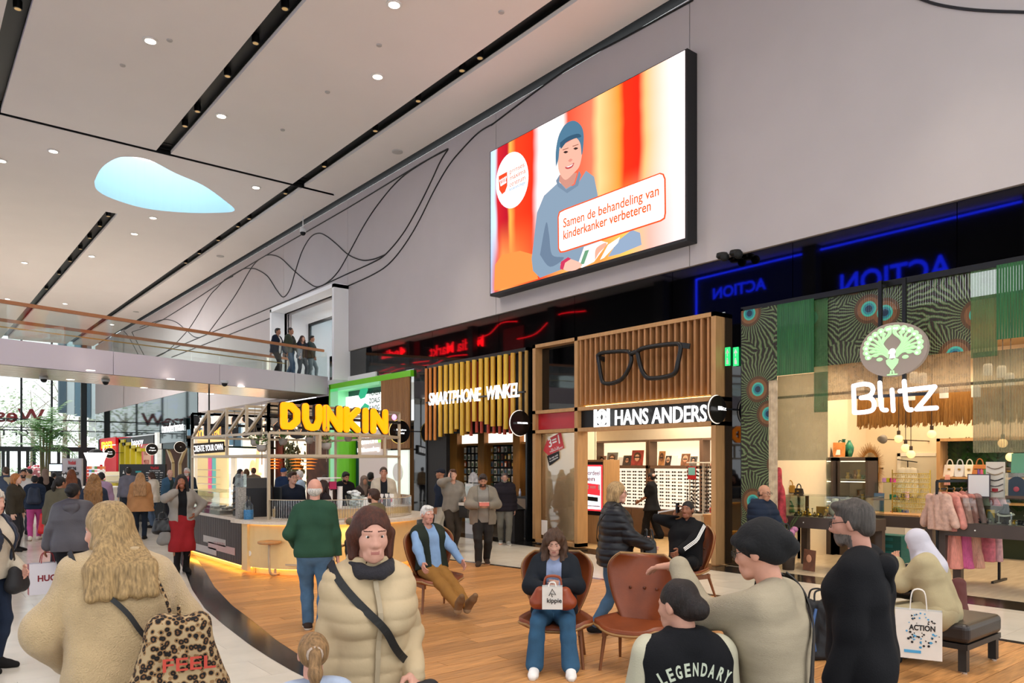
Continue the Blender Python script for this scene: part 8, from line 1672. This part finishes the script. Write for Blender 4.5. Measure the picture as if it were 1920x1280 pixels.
zp=[P.onsurf(P.T(0,0,z),P.R@A(0,1,0),.010) for z in np.linspace(-.05,.50,14)]; m_=MB(); m_.ribbon([tuple(p) for p,_ in zp],[tuple(n) for _,n in zp],.022,.006); m_.build('zip',M('zip_cream','#a8967a',.5),P.e)
w=P.arm[-1][1]; c=P.world(w+A(-.02,.04,-.27)); softbag('crossbody_bag','black fabric crossbody bag held against the cream puffer coat','bag',c,.2,.09,.22,M('bag_black','#201e20',.7,bump=.2),P.e.rotation_euler.z+.3,handle=False,round_=.045)
P=Person(588,3.0,1.22,-5,'small child with a blond ponytail and pale blue top seen from behind',fem=1,skin='d8a08c',hair=('pony','8a6a48'),bulk=.95)
P.top('striped_top',cloth('aab6cc',.2,120,.25),.016,-.05); P.pants(djeans); P.shoes(shoew); P.hairdo('pony','8f6d48'); m_=MB(); m_.tube([P.hx(.032*math.cos(a),-.125,.02+.032*math.sin(a)) for a in np.linspace(0,6.283,13)[:-1]],.012,6,closed=True); m_.build('hair_tie',cloth('b8a494'),P.e,smooth=True)
P=Person(1284,2.95,1.44,-18,'child with a dark bun in a black varsity jacket with cream sleeves, seen from behind',skin='c4907a',hair=('bun','1f1512'),hyaw=38,hpitch=8,bulk=1.0,handR=(.26,.12,.85),handL=(-.26,.12,.85))
P.top('varsity_jacket',blk,.032,-.05,arms=False,collar=.018,amp=.004)
for sd in (1,-1): P.part('sleeve',inflate(P.prims_arm(sd),.03),cloth('b9b39c',.2),.03,disp=P.folds(.005,40))
P.part('collar',[cn(P.T(.068*math.cos(a)*1.0,.075*math.sin(a)-.01,.535),.017*P.s,P.T(.068*math.cos(a+.5),.075*math.sin(a+.5)-.01,.535),.017*P.s) for a in np.linspace(0,6.283,14)],cloth('8f948c',.4,90),.02); P.pants(djeans); P.shoes(shoeb); P.hairdo('bun','1f1512',-.02)
lm_=M('print_cream','#b9c0ac',.8)
for i,ch_ in enumerate('LEGENDARY'):
	t=(i-4.4)/4.6; p,n_=P.onsurf(P.T(t*.105,0,.405-.05*t*t),P.R@A(t*.35,-1,0),.026); q,_=P.onsurf(P.T((t+.2)*.105,0,.405-.05*(t+.2)**2),P.R@A((t+.2)*.35,-1,0),.026)
	wp,wq=P.world(p),P.world(q); textfit('lettering',ch_,lm_,wp,wp+(wq-wp)*.8,.048,parent=P.e,extr=.001,off=.002)
for i,ch_ in enumerate('MOMENTS'):
	t=(i-3)/3; p,n_=P.onsurf(P.T(t*.06,0,.315),P.R@A(t*.15,-1,0),.026); q,_=P.onsurf(P.T((t+.3)*.06,0,.315),P.R@A((t+.3)*.15,-1,0),.026); wp,wq=P.world(p),P.world(q); textfit('lettering',ch_,lm_,wp,wp+(wq-wp)*.8,.028,parent=P.e,extr=.001)
P=Person(1462,3.05,1.66,-75,'person in a black knotted turban and grey beige jumper, pointing with one arm',fem=1,bulk=1.04,skin='c89078',glasses=1,lean=5,hpitch=10,handL=(-.05,.44,1.54),elbL=(-.3,-.2,-1),hdL=(.1,1,-.15),palmL=(0,0,-1),curlL=.35,handR=(.24,.05,.82),hair=('turban','151416'))
swt=M('oat_jumper','#a89b84',.9,spec=.15,var=.08,vscale=5,bump=.5,bscale=120,stretch=(1,1,5)); P.top('jumper',swt,.026,-.12,amp=.007,sleeve=.98); P.pants(blk2); P.shoes(shoeb); P.hairdo('turban',M('turban_black','#0f0e10',.85,bump=.3,bscale=70)); P.strap(1,M('strap_black','#1c1a19'),.035,'crossbody_strap',hipz=-.05)
e_=P.world(P.T(-.17,-.14,-.02)); softbag('backpack_purse','black shoulder bag on the back of the person in the turban','bag',(e_.x,e_.y,e_.z-.12),.22,.1,.26,M('bag_black','#201e20'),P.e.rotation_euler.z,handle=False)
P=Person(1618,3.78,1.72,-82,'person with short greying hair, glasses and beard in a black hoodie',bulk=1.08,skin='c08a76',glasses=1,beard=1,beardcol='6a605a',hpitch=6,lean=2,hair=('short','4a423c'),handL=(-.24,.10,.80),handR=(.24,-.02,.80),curlL=1.0,curlR=1.0,footR=(.1,.2,.085),footL=(-.1,-.2,.1))
P.top('hoodie',blk,.03,-.10,amp=.007); P.hood(blk); P.pants(blk2); P.shoes(shoeb); P.hairdo('short','463f3a')
P=Person(1752,7.05,1.62,-75,'person in a white headscarf and long sand coloured coat sitting on the bench',fem=1,bulk=1.15,skin='b8856a',lean=16,hpitch=16,pz=.58,py=-.05,footR=(.13,.36,.085),footL=(-.12,.36,.085),handR=(.05,.36,.78),handL=(-.04,.34,1.02),elbR=(.6,-.5,-.6),elbL=(-.5,-.3,-.8),hair=('hijab','d8d4d8'))
san=cloth('a89a78',.2,160); P.top('coat',san,.04,-.06,amp=.007); P.skirt(san,.80,.035,'coat_skirt',.03); P.shoes(blk); P.hairdo('hijab',M('white_scarf','#bdb9c2',.85,bump=.15,bscale=40))
c=atd(1722,1205,6.55); e=flatbag('tote_bag','white tote bag printed with blue and black icons before the bench','bag',(c[0],c[1],c[2]-.13),.36,.42,M('tote_white','#d9d4cb',.8,var=.04),camrz(1722),.09,.16)
ltext(e,'ACTION',-.07,.13,-.047,.25,.045,blackp,.002); rr=random.Random(2); m1,m2=MB(),MB()
for k in range(70):
	a=rr.uniform(0,6.28); r=.135*math.sqrt(rr.random()); x,z=.03+r*math.cos(a),.25+r*1.15*math.sin(a)
	if abs(z-.272)<.035: continue
	s_=rr.uniform(.006,.012); (m1 if k%2 else m2).prism([(x+s_*math.cos(t),-.047,z+s_*math.sin(t)) for t in np.linspace(0,6.283,rr.choice([4,5,7]))[:-1]],(0,-.001,0))
m1.build('icon_print',M('icon_blue','#4a9ac8',.7),e); m2.build('icon_print',blackp,e); MB().box(-.11,.02,-.048,-.046,.05,.075).build('bottom_print',MATS['icon_blue'],e)
c=atd(1690,1110,7.25); softbag('black_handbag','shiny black bag held on the lap of the person in the headscarf','bag',(c[0],c[1],.62),.3,.2,.3,M('shiny_black','#141416',.25),camrz(1690),handle=False)
c=onz(1535,1232); e=softbag('backpack','black and blue backpack standing on the floor behind the bench','backpack',(c[0],c[1],0),.36,.26,.55,M('pack_black','#17181c',.7,bump=.2),camrz(1535)+.4,handle=True);
for sd in (-1,1): m_=MB(); m_.tube(spline([(sd*.10,-.16,.1),(sd*.13,-.17,.3),(sd*.08,-.13,.5)],4),.014,6); m_.build('blue_trim',M('pack_blue','#3a5a8a',.6),e)
c=onz(1797,1150); tag(softbag('shopping_bag','dark red shopping bag standing behind the bench','bag',(c[0],c[1],0),.16,.1,.42,M('dark_red_bag','#5a2a26',.6),camrz(1799),handle=False),None)
def seat_on(i,**k): px,d,fc,_=CH[i]; return dict(px=px,d=d,face=fc)
cx_=CH[0]; P=Person(cx_[0]-4,cx_[1]-.02,1.66,182,'person with curly hair in dark cardigan and jeans looking into a paper bag',fem=1,bulk=1.12,skin='cf9f8a',pz=.53,py=-.05,lean=-2,hpitch=26,hair=('curly','4a3324'),footR=(.17,.42,.085),footL=(-.17,.42,.085),handR=(.09,.30,.80),handL=(-.07,.30,.84),elbR=(.8,-.5,-.5),elbL=(-.8,-.5,-.5),toeR=(.05,1,0),toeL=(-.05,1,0),curlR=.9,curlL=.9)
P.top('print_top',cloth('8a96b4',.2,150,.3),.012,.0); P.top('cardigan',cloth('1c2026',.3),.034,-.04,openw=.075,amp=.005); P.pants(cloth('365a78',.3,200,.2),.02,.02); P.shoes(shoew,solew); P.hairdo('curly','4a3222',.20)
c=P.world((0,.34,.60)); softbag('cognac_handbag','cognac leather handbag on the lap of the curly haired person','bag',(c.x,c.y,c.z),.40,.16,.17,M('rust_leather','#8a3c1c',.45,bump=.2),P.e.rotation_euler.z,handle=True)
c=P.world((.0,.45,.61)); e=flatbag('paper_bag','small white printed paper bag in front of the cognac handbag','bag',(c.x,c.y,c.z),.18,.20,M('paper_white','#ddd9d2',.8,bump=.5,bscale=14),camrz(1043),.09,.03); ltext(e,'kippie',-.05,.08,-.047,.06,.04,blackp,.001); m_=MB(); m_.tube([(-.03,-.048,.12),(0,-.048,.18),(.03,-.048,.13),(-.01,-.048,.14),(.0,-.048,.11)],.004,4); m_.build('logo_print',blackp,e)
cx_=CH[2]; P=Person(cx_[0],cx_[1],1.76,152,'person with white hair, blue shirt, dark vest and mustard trousers in a chair',skin='c8907c',pz=.54,py=-.06,lean=-16,hpitch=8,hair=('short','d6d2cc'),footR=(.06,.86,.12),footL=(-.05,.90,.09),toeR=(.1,.55,.85),toeL=(-.15,.55,.85),kneeR=(.1,.5,1),kneeL=(-.1,.5,1),handR=(.30,.28,.56),handL=(-.30,.28,.56),elbR=(.8,-.6,0),elbL=(-.8,-.6,0))
P.top('shirt',cloth('7f9cc0',.2,140,.12),.018,-.02,amp=.005); P.top('vest',cloth('262c24',.3),.032,-.02,openw=.075,arms=False); P.pants(cloth('8f6430',.3,160,.12),.02); P.shoes(cloth('7a5c40',.2),M('sole_tan','#9a8468',.7)); P.hairdo('short','d6d2cc')
cx_=CH[3]; P=Person(cx_[0]-4,cx_[1]-.05,1.78,205,'person in a black tracksuit with white stripes sitting with a phone at the ear',bulk=1.2,skin='8a5a42',pz=.54,py=-.05,lean=-10,hpitch=2,hair=('crop','18120f'),footR=(.16,.46,.085),footL=(.12,.42,.46),kneeL=(-1,.5,.3),toeL=(1,.2,.1),handR=(.14,-.08,1.17),elbR=(1,.5,-.6),handL=(-.10,.30,.72),elbL=(-.9,-.2,-.5),curlR=1.0,palmR=(-1,0,.2),hdR=(-.15,-.1,1))
trk=cloth('121214',.12,120); P.top('track_jacket',trk,.024,-.05,collar=.012,amp=.006); P.pants(trk,.02); P.shoes(shoeb,solew); P.hairdo('crop','18120f')
for sd in (-1,1):
	e_,w_=P.arm[sd]; sh_=P.sh[sd]
	for o_ in (-.014,0,.014):
		pts=[];nr=[]
		for t in np.linspace(0,1,12):
			b=sh_+(e_-sh_)*t*2 if t<.5 else e_+(w_-e_)*(t-.5)*1.9; ax=unit((e_-sh_) if t<.5 else (w_-e_)); od=unit(A(sd*1.0,.35,.35)-ax*(A(sd*1.0,.35,.35)@ax)); s2=np.cross(ax,od); rad=(.056-.028*t)*(.5+.5*P.bulk)+.036; pts.append(b+od*rad+s2*o_*1.3); nr.append(od)
		m_=MB(); m_.ribbon(pts,nr,.010,.004); m_.build('sleeve_stripe',wprint,P.e)
w_=P.arm[1][1]; c=P.world(w_+A(-.03,.02,.09)); tag(MB().box(-.012,.012,-.036,.036,-.07,.07).build('phone',M('phone_black','#101012',.2),None,loc=c,rz=P.e.rotation_euler.z),'black phone held to the ear of the person in the tracksuit','phone')
m_=MB(); e_,w_=P.arm[-1]; ax=unit(w_-e_); u=unit(np.cross(ax,A(0,0,1))); v=np.cross(ax,u); m_.tube([w_-ax*.01+u*.036*math.cos(a)+v*.036*math.sin(a) for a in np.linspace(0,6.283,13)[:-1]],.008,6,closed=True); m_.ball(w_-ax*.01+v*.038,(.018,.018,.018)); m_.build('watch',M('gold_watch','#c89a3a',.25,metal=.9),P.e)
P=Person(590,8.5,1.75,4,'bald person in a green jumper and blue jeans seen from behind at the kiosk',bulk=1.12,skin='cf9580',hair=('bald','c9c2b8'),**{**walkp(-1,.13,.08),'handL':(-.22,.16,.97),'handR':(.25,.06,.82),'elbL':(-.5,-1,-.2)})
P.top('jumper',cloth('2c4a38',.2,140),.024,-.06,amp=.004); P.pants(cloth('4f6b86',.3,200,.25),.018); P.shoes(cloth('3a2c26',.1),solew); P.hairdo('bald','c9c2b8')
P=Person(1150,8.3,1.72,80,'person with short blond hair and glasses in a black quilted jacket walking past the optician',fem=1,bulk=1.18,skin='d09a84',glasses=1,hair=('curlshort','a8875c'),**{**walkp(1,.2),'handL':(-.12,.34,1.05),'handR':(.14,.36,1.02),'elbR':(.6,-.7,-.4),'elbL':(-.6,-.7,-.4)},hpitch=4)
P.top('quilted_jacket',M('black_puffer','#15151a',.45,spec=.4,bump=.1),.036,-.12,puff=.075,collar=.015); P.pants(jeans); P.shoes(shoeb); P.hairdo('bob','a5855a'); P.strap(1,MATS['strap_black'],.025,'bag_strap',hipz=.02)
c=P.world((.05,.38,.72)); softbag('shoulder_bag','black leather bag in the hands of the person in the quilted jacket','bag',c,.30,.14,.34,M('bag_black_leather','#161618',.35),P.e.rotation_euler.z,handle=True)
P=Person(905,14.1,1.74,176,'bearded person in a grey cardigan looking down at a food box',bulk=1.15,skin='b07f64',beard=2,hpitch=24,hair=('short','2a1e18'),beardcol='2a1e18',**{**walkp(1,.16),'handR':(.09,.32,1.13),'handL':(-.09,.32,1.13),'elbR':(.9,-.5,-.4),'elbL':(-.9,-.5,-.4)})
P.top('shirt',cloth('8a857c'),.016,-.1); P.top('cardigan',cloth('7f776a',.3),.04,-.14,openw=.10,amp=.006); P.pants(cloth('2a2725'),.022); P.shoes(cloth('3a2e26',.2),boot=.55); P.hairdo('short','2a1e18')
c=P.world((0,.36,1.14)); e=empty('food_box',c,P.e.rotation_euler.z,'pink food box held by the bearded person in the cardigan','box'); MB().box(-.09,.09,-.06,.06,-.02,.045).build('carton',M('food_pink','#d87a6a',.5),e); MB().box(-.095,.095,-.065,.065,.045,.05).build('lid',M('food_lid','#e8c8b8',.4),e)
P=Person(848,16.3,1.80,160,'young person in a grey hooded sweatshirt on the phone carrying a cool box',skin='d0a088',hair=('short','4a2e20'),**{**walkp(1,.1),'handR':(.12,.12,1.52),'elbR':(1,.3,-.5),'handL':(-.20,.22,1.08)},hyaw=-8,palmR=(-1,0,0),hdR=(-.1,-.1,1))
P.top('sweatshirt',cloth('857f76',.2),.03,-.08,amp=.006); P.hood(cloth('857f76',.2)); P.pants(cloth('3a332c'),.02); P.shoes(shoeb); P.hairdo('short','4a2e20'); c=P.world(P.arm[1][1]+A(-.03,.0,.07)); tag(MB().box(-.01,.01,-.036,.036,-.07,.07).build('phone',MATS['phone_black'],None,loc=c,rz=P.e.rotation_euler.z),'phone held by the young person in the grey sweatshirt','phone')
c=P.world((-.30,.34,.74)); e=empty('cool_box',c,P.e.rotation_euler.z+.35,'brown and black cool box with white lid carried before the phone shop','cool box'); MB().box(-.24,.0,-.13,.13,0,.26).build('brown_half',M('coolbox_brown','#5a3a1c',.5),e); MB().box(0,.22,-.13,.13,0,.26).build('black_half',M('coolbox_black','#1c1c1c',.5),e); MB().box(-.25,.23,-.14,.14,.26,.32).build('lid',M('coolbox_lid','#d8d2c8',.5),e); m_=MB(); m_.tube([(0,-.14,.2),(0,-.14,.42),(0,.14,.42),(0,.14,.2)],.012,6); m_.build('handle',blackp,e)
P=Person(946,17.6,1.70,178,'grey bearded person in a dark puffer jacket leaving the phone shop',skin='c0907a',glasses=1,beard=1,beardcol='8a827a',hair=('bald','5a524c'),bulk=1.12,**walkp(-1,.15))
P.top('puffer_jacket',cloth('221e24',.1),.045,-.10,puff=.10,collar=.02); P.pants(cloth('6a675e'),.02); P.shoes(cloth('8a8a84'),solew); P.hairdo('crop','4a423e')
P=Person(829,17.4,1.78,-70,'person in a cap, navy top and white trousers entering the phone shop',skin='b07c60',hair=('cap','24262e')); P.top('top',navy,.02,-.05); P.pants(cloth('c9c6be')); P.shoes(shoew); P.hairdo('cap',cloth('24262e'))
P=Person(1222,18.9,1.66,-75,'shop assistant in a black dress with glasses and a flower in the hair',fem=1,skin='8a5c44',glasses=1,hair=('bun','1a1412'),**{'handR':(.25,.02,.78),'handL':(-.12,.30,1.0),'footR':(.09,-.2,.1),'footL':(-.09,.15,.085)})
P.top('dress',blk,.035,-.18,sleeve=.42,flare=.07,amp=.006); P.pants(blk,.04,.03); P.shoes(shoeb); P.hairdo('bun','1a1412'); m_=MB(); m_.ball(P.hx(-.05,-.11,.06),.04); m_.build('hair_flower',cloth('d8b0a8'),P.e)
P=Person(1428,10.6,1.60,130,'bald person with glasses in a navy puffer jacket beside the peacock curtain',skin='b8866a',glasses=1,hair=('bald','3a302a'),hpitch=10,bulk=1.15,handR=(.1,.34,.95),handL=(-.1,.34,.95)); P.top('puffer_jacket',cloth('1d2636',.1),.045,-.08,puff=.09,collar=.02); P.pants(blk2); P.shoes(shoeb); P.hairdo('bald','4a403a')
c=P.world((.0,.36,.62)); softbag('open_bag','dark open bag held by the person in the navy puffer jacket','bag',c,.36,.2,.34,M('dark_bag','#26262c',.7),P.e.rotation_euler.z)
def simple(px,d,Ht,face,label,topc,botc,hair,skin_='c99a80',top='jacket',fit=.03,hem=-.08,puff=0,sh=shoeb,**k):
	ex={a:k.pop(a) for a in ('hoodc','openc','scarfc','hx_','skirt','long_') if a in k}
	P=Person(px,d,Ht,face,label,skin=skin_,hair=hair,**k); tm=cloth(topc) if isinstance(topc,str) else topc
	if 'openc' in ex: P.top('shirt',cloth(ex['openc']),.014,hem); P.top(top,tm,fit,hem,openw=.07)
	else: P.top(top,tm,fit,hem,puff=puff,flare=ex.get('long_',0))
	if 'hoodc' in ex: P.hood(cloth(ex['hoodc']))
	if 'skirt' in ex: P.skirt(cloth(ex['skirt']),.50)
	P.pants(cloth(botc)); P.shoes(sh); P.hairdo(hair[0],hair[1] if hair[0] not in ('hijab','cap','beanie','turban') else cloth(hair[1]),ex.get('hx_')); return P
simple(547,14.4,1.74,172,'young barista in a navy polo shirt with glasses inside the kiosk','1b2230','1b1b1e',('short','3a241a'),'d8a890',top='polo_shirt',fit=.022,glasses=1,hyaw=25)
simple(604,13.2,1.60,60,'person with a dark ponytail sitting at the kiosk behind the man in green','262022','222226',('long','2a1a16'),'d0a08a',fem=1,hx_=.22)
P=simple(702,12.0,1.70,-60,'bearded person with glasses in an olive jacket sitting at the kiosk counter','6a6046','2a2a2c',('short','3a241a'),'c89478',beard=2,beardcol='2e1e16',glasses=1,bulk=1.08,pz=.72,py=-.02,footR=(.12,.38,.24),footL=(-.12,.38,.24),handR=(.12,.40,1.0),handL=(-.12,.40,1.0))
simple(645,17.2,1.72,150,'person with dark hair in a black padded jacket behind the kiosk','17171a','222226',('short','18120f'),'b08068',fit=.04,hpitch=22,beard=1,beardcol='18120f')
simple(682,17.8,1.60,165,'person in a patterned headscarf behind the kiosk cartons','3a3230','2a2a2c',('hijab','7a6a60'),'b8866c',fem=1)
simple(694,18.4,1.68,20,'person with dark hair seen from behind beyond the kiosk','22302c','2a2a2c',('short','16120f'),'b08068')
simple(719,16.6,1.82,176,'person with short hair in a cream hooded jacket beside the kiosk','d6cab4','2a2a2c',('crop','4a3a30'),'c48c74',hoodc='d6cab4',fit=.035,openc='2a2a2e',bulk=1.1)
simple(531,21.5,1.76,30,'person in a blue cap and navy top seen beyond the kiosk','1c2c48','2a2a2e',('cap','24447a'),'c49078')
simple(564,20.0,1.70,-80,'grey haired person with glasses in a pale blue shirt beyond the kiosk','9ab0c8','4a4a4e',('short','c2c0be'),'d0a08c',top='shirt',fit=.018,glasses=1)
simple(609,16.8,1.64,175,'person with dark tied hair behind the cake stand in the kiosk','3a2c2a','2a2a2c',('bun','2c1e18'),'d8a890',fem=1)
simple(449,25.5,1.70,120,'person with long dark hair outside the ivory shop, leftmost of three','3a3238','2a2a2e',('long','2a1c16'),'d0a090',fem=1,hx_=.2)
simple(462,26.5,1.70,10,'person with brown hair outside the ivory shop, middle of three','5a4a40','2a2a2e',('bob','6a4a30'),'d0a090',fem=1)
simple(476,25.8,1.74,-20,'person with brown hair outside the ivory shop, rightmost of three','7a6a5c','2a2a2e',('short','4a3020'),'d0a090')
st_=empty('cake_stand',(*atd(617,868,13.9)[:2],1.62),label='white cake stand with magenta boxes above the kiosk counter',cat='stand'); MB().lathe([(.02,-.55),(.02,0),(.22,.0),(.22,.015)],seg=20).build('plate',wprint,st_); MB().box(-.02,.12,-.06,.06,-.2,-.06).build('magenta_box',M('magenta_box','#c01a5a'),st_); MB().box(-.2,-.04,-.06,.06,-.16,.0).build('white_box',wprint,st_)
P=Person(340,13.1,1.70,172,'person in a grey cardigan and red skirt laughing on the phone with black handbags',fem=1,skin='9a6248',hair=('long','1c1412'),hyaw=-10,handR=(.10,.14,1.45),elbR=(1,.3,-.6),handL=(-.22,.08,1.05),elbL=(-1,-.5,0),palmR=(-1,0,0),hdR=(-.1,-.1,1),footR=(.08,.06,.085),footL=(-.08,-.02,.085))
P.top('top',blk,.014,-.02,collar=.01); P.top('cardigan',cloth('8f8880',.3),.03,-.16,openw=.07); P.skirt(cloth('8a2024'),.52,.02); P.pants(cloth('1a1618'),.004,name='tights'); P.shoes(shoeb,boot=.3); P.hairdo('long','1c1412',.2)
c=P.world((.30,.02,.70)); m_=P.world(P.arm[1][0]); softbag('black_handbag','structured black handbag hanging from the arm of the person in the red skirt','bag',c,.32,.12,.24,M('bag_black_leather','#161618'),P.e.rotation_euler.z,strap=[c+Vector((0,0,.2)),m_+Vector((0,0,.04))]); c2=P.world((.27,.08,.52)); softbag('grey_pouch','small grey pouch bag below the black handbag','bag',c2,.22,.08,.18,gry,P.e.rotation_euler.z,handle=False,strap=[c2+Vector((0,0,.16)),c+Vector((0,0,.1))])
simple(318,23,1.70,150,'bald older person in a blue jacket and dark jumper by the directory','3f5f7a','2a2a30',('bald','cfcac4'),'d0a08c',openc='33403f')
simple(351,22.5,1.76,195,'white bearded older person in a navy quilted jacket and coral shirt','1f2838','3a3a40',('short','d0ccc8'),'c89080',openc='c84a50',beard=2,beardcol='d0ccc8',puff=0)
simple(263,18.8,1.66,2,'person with long blond hair in a tan cape coat seen from behind','a8794f','1c2430',('long','a07850'),'d0a08a',fem=1,top='coat',fit=.05,hem=-.2,long_=.07,hx_=.30)
simple(241,22.8,1.78,-5,'person in a grey blue jumper reading the directory','6f6d78','2a2e38',('short','2a2420'),'c0907a',top='jumper',fit=.025)
simple(288,22.2,1.64,-70,'person in a cream puffer jacket and dark hair beside the directory','d2c8ba','4a5a70',('bob','3a241a'),'d0a08a',fem=1,fit=.045,puff=.1,hem=-.14,hpitch=20)
simple(176,14.3,1.68,5,'person with very long curly blond hair seen from behind','2c3444','2a2a30',('curly','8a6238'),'d0a08a',fem=1,hx_=.32)
simple(190,18.5,1.68,0,'person in a lilac top half hidden behind the curly blond hair','9a8098','3a4a6a',('short','17120f'),'a87a60')
P=Person(136,9.9,1.66,6,'person with black tied hair in a grey hooded winter coat carrying a white shopping bag',fem=1,bulk=1.2,skin='8a5a42',hair=('bun','141012'),lean=3,hyaw=-22,**{**walkp(1,.15),'handL':(-.32,.06,.84)}); P.top('winter_coat',M('grey_coat','#4a464c',.55,var=.08,bump=.25,bscale=60),.045,-.12,amp=.006); P.hood(MATS['grey_coat']); P.pants(blk); P.shoes(shoew); P.hairdo('bun','141012',.02)
w_=P.world(P.arm[-1][1]+A(0,.02,-.10)); e=flatbag('shopping_bag','white paper shopping bag with dark red side and lettering','bag',(w_.x,w_.y,w_.z-.52),.42,.40,M('bag_paper','#cfc9cf',.6),camrz(75)+.15,.13,.12,M('bag_dark_red','#8a1c24',.5)); ltext(e,'HUGO',-.12,.17,-.067,.17,.075,M('hugo_red','#7a1a24',.6),.004)
simple(112,13.5,1.66,15,'person with a puffy dark ponytail and gold earring in an olive coat','5a5444','2a2a2e',('pony','17120f'),'a06e54',fem=1,top='coat',hyaw=-40,fit=.035)
simple(134,22,1.72,0,'person with straight auburn hair seen from behind by the number sign','3a3a40','2a2a2e',('long','7a4428'),'d0a08a',fem=1,hx_=.15)
simple(85,22.5,1.72,-10,'person in a long black coat with a beige scarf over the hair and cream strap','151417','1a1a1c',('hijab','8a7468'),'b08068',fem=1,top='coat',hem=-.5,fit=.05,long_=.05)
P=simple(65,18.6,1.62,4,'person in a navy puffer jacket with backpack and pink trousers walking away','1f2a3c','b04a82',('short','121014'),'c09078',fem=1,fit=.045,puff=.09,sh=cloth('d8cfc0',.1),**walkp(1,.22)); P.hood(navy)
c=P.world(P.T(0,-.24,.08)); softbag('backpack','navy backpack on the person in pink trousers','backpack',c,.28,.16,.36,M('pack_navy','#1c2638',.7),P.e.rotation_euler.z,handle=False)
w_=P.world(P.arm[1][1]); softbag('red_bag','bright red carrier bag swinging beside the pink trousers','bag',(w_.x,w_.y,w_.z-.62),.30,.14,.48,M('carrier_red','#c81c24',.45),camrz(80),handle=False,taper=.5,strap=[w_+Vector((0,0,-.2)),w_])
simple(27,16.2,1.68,110,'person with copper hair in a dark leather jacket at the left','3a342a','2a2a2e',('bob','a86a38'),'dcae98',fem=1,top='leather_jacket',fit=.032)
P=Person(-22,6.9,1.66,125,'older person with curly white hair in a white jumper and navy quilted vest',fem=1,bulk=1.1,skin='cf9a86',hair=('curlshort','cfc4b8'),handL=(-.12,.22,.98),elbL=(-.4,-1,-.4),hpitch=4); P.top('jumper',cloth('c6b8a4',.4,110),.03,-.04); P.top('vest',M('vest_navy','#232a3a',.5,bump=.1),.05,-.06,openw=.09,arms=False,puff=.1); P.pants(navy); P.shoes(shoeb); P.hairdo('curlshort','cfc4b6'); P.strap(1,MATS['strap_black'],.02,'bag_strap',hipz=-.06,back=False)
c=P.world((-.10,.20,.72)); softbag('black_purse','small black purse hanging at the hip of the older person in the vest','bag',c,.22,.1,.2,MATS['bag_black'],P.e.rotation_euler.z,handle=False)
simple(43,20,1.74,172,'bearded person in a white hooded top facing the camera','c9c6c2','3a3e48',('crop','1c1614'),'b88468',beard=2,beardcol='1c1614',hoodc='8a8a8e',top='sweatshirt')
simple(12,21,1.80,-20,'person with brown hair in a grey blue jacket at the left edge','4a5568','2a2a2e',('short','4a382c'),'c89880',hoodc='c8b898')
simple(57,27,1.70,-60,'person in a beige coat near the blossom display','b89c78','3a3a40',('short','2a2422'),'c09078',top='coat')
simple(48,30,1.70,160,'person with dark hair far back by the entrance doors','4a4650','2a2a2e',('short','241c18'),'c09078')
simple(100,26,1.58,20,'person with black hair and pale jacket behind the long black coat','c8bcae','3a3a40',('short','151214'),'b08870')
for px,Ht,tc,bc,hr,lb_,fc in [(519,1.74,'1c2434','3a3632',('short','1c1614'),'person in a navy coat and white shirt on the bridge, leftmost of four',120),(543,1.84,'3a4034','4a6480',('crop','2a201c'),'tall person in an olive jacket and jeans on the bridge',118),(566,1.62,'1f2434','6a6e74',('long','3a2218'),'person with long hair in a navy jacket on the bridge',150),(583,1.68,'2c3838','7a868c',('short','18120f'),'person in a dark green jacket and light jeans on the bridge, rightmost',110)]:
	x,y=ony(px,868,25.0)[:2]
	for _ in range(6): y=bx(x,1.0); r=ray(px,868); x=r[0]*y/r[1]
	d=x*S+y*C; simple(px,d,Ht,fc,lb_,tc,bc,hr,'a87a62' if px!=566 else 'c89a84',z=4.9,openc='d8d8d8' if px==519 else '2a2a2c',top='jacket',fem=1 if px==566 else 0,hx_=.2,**walkp(1 if px<560 else -1,.17))
fit_texts()
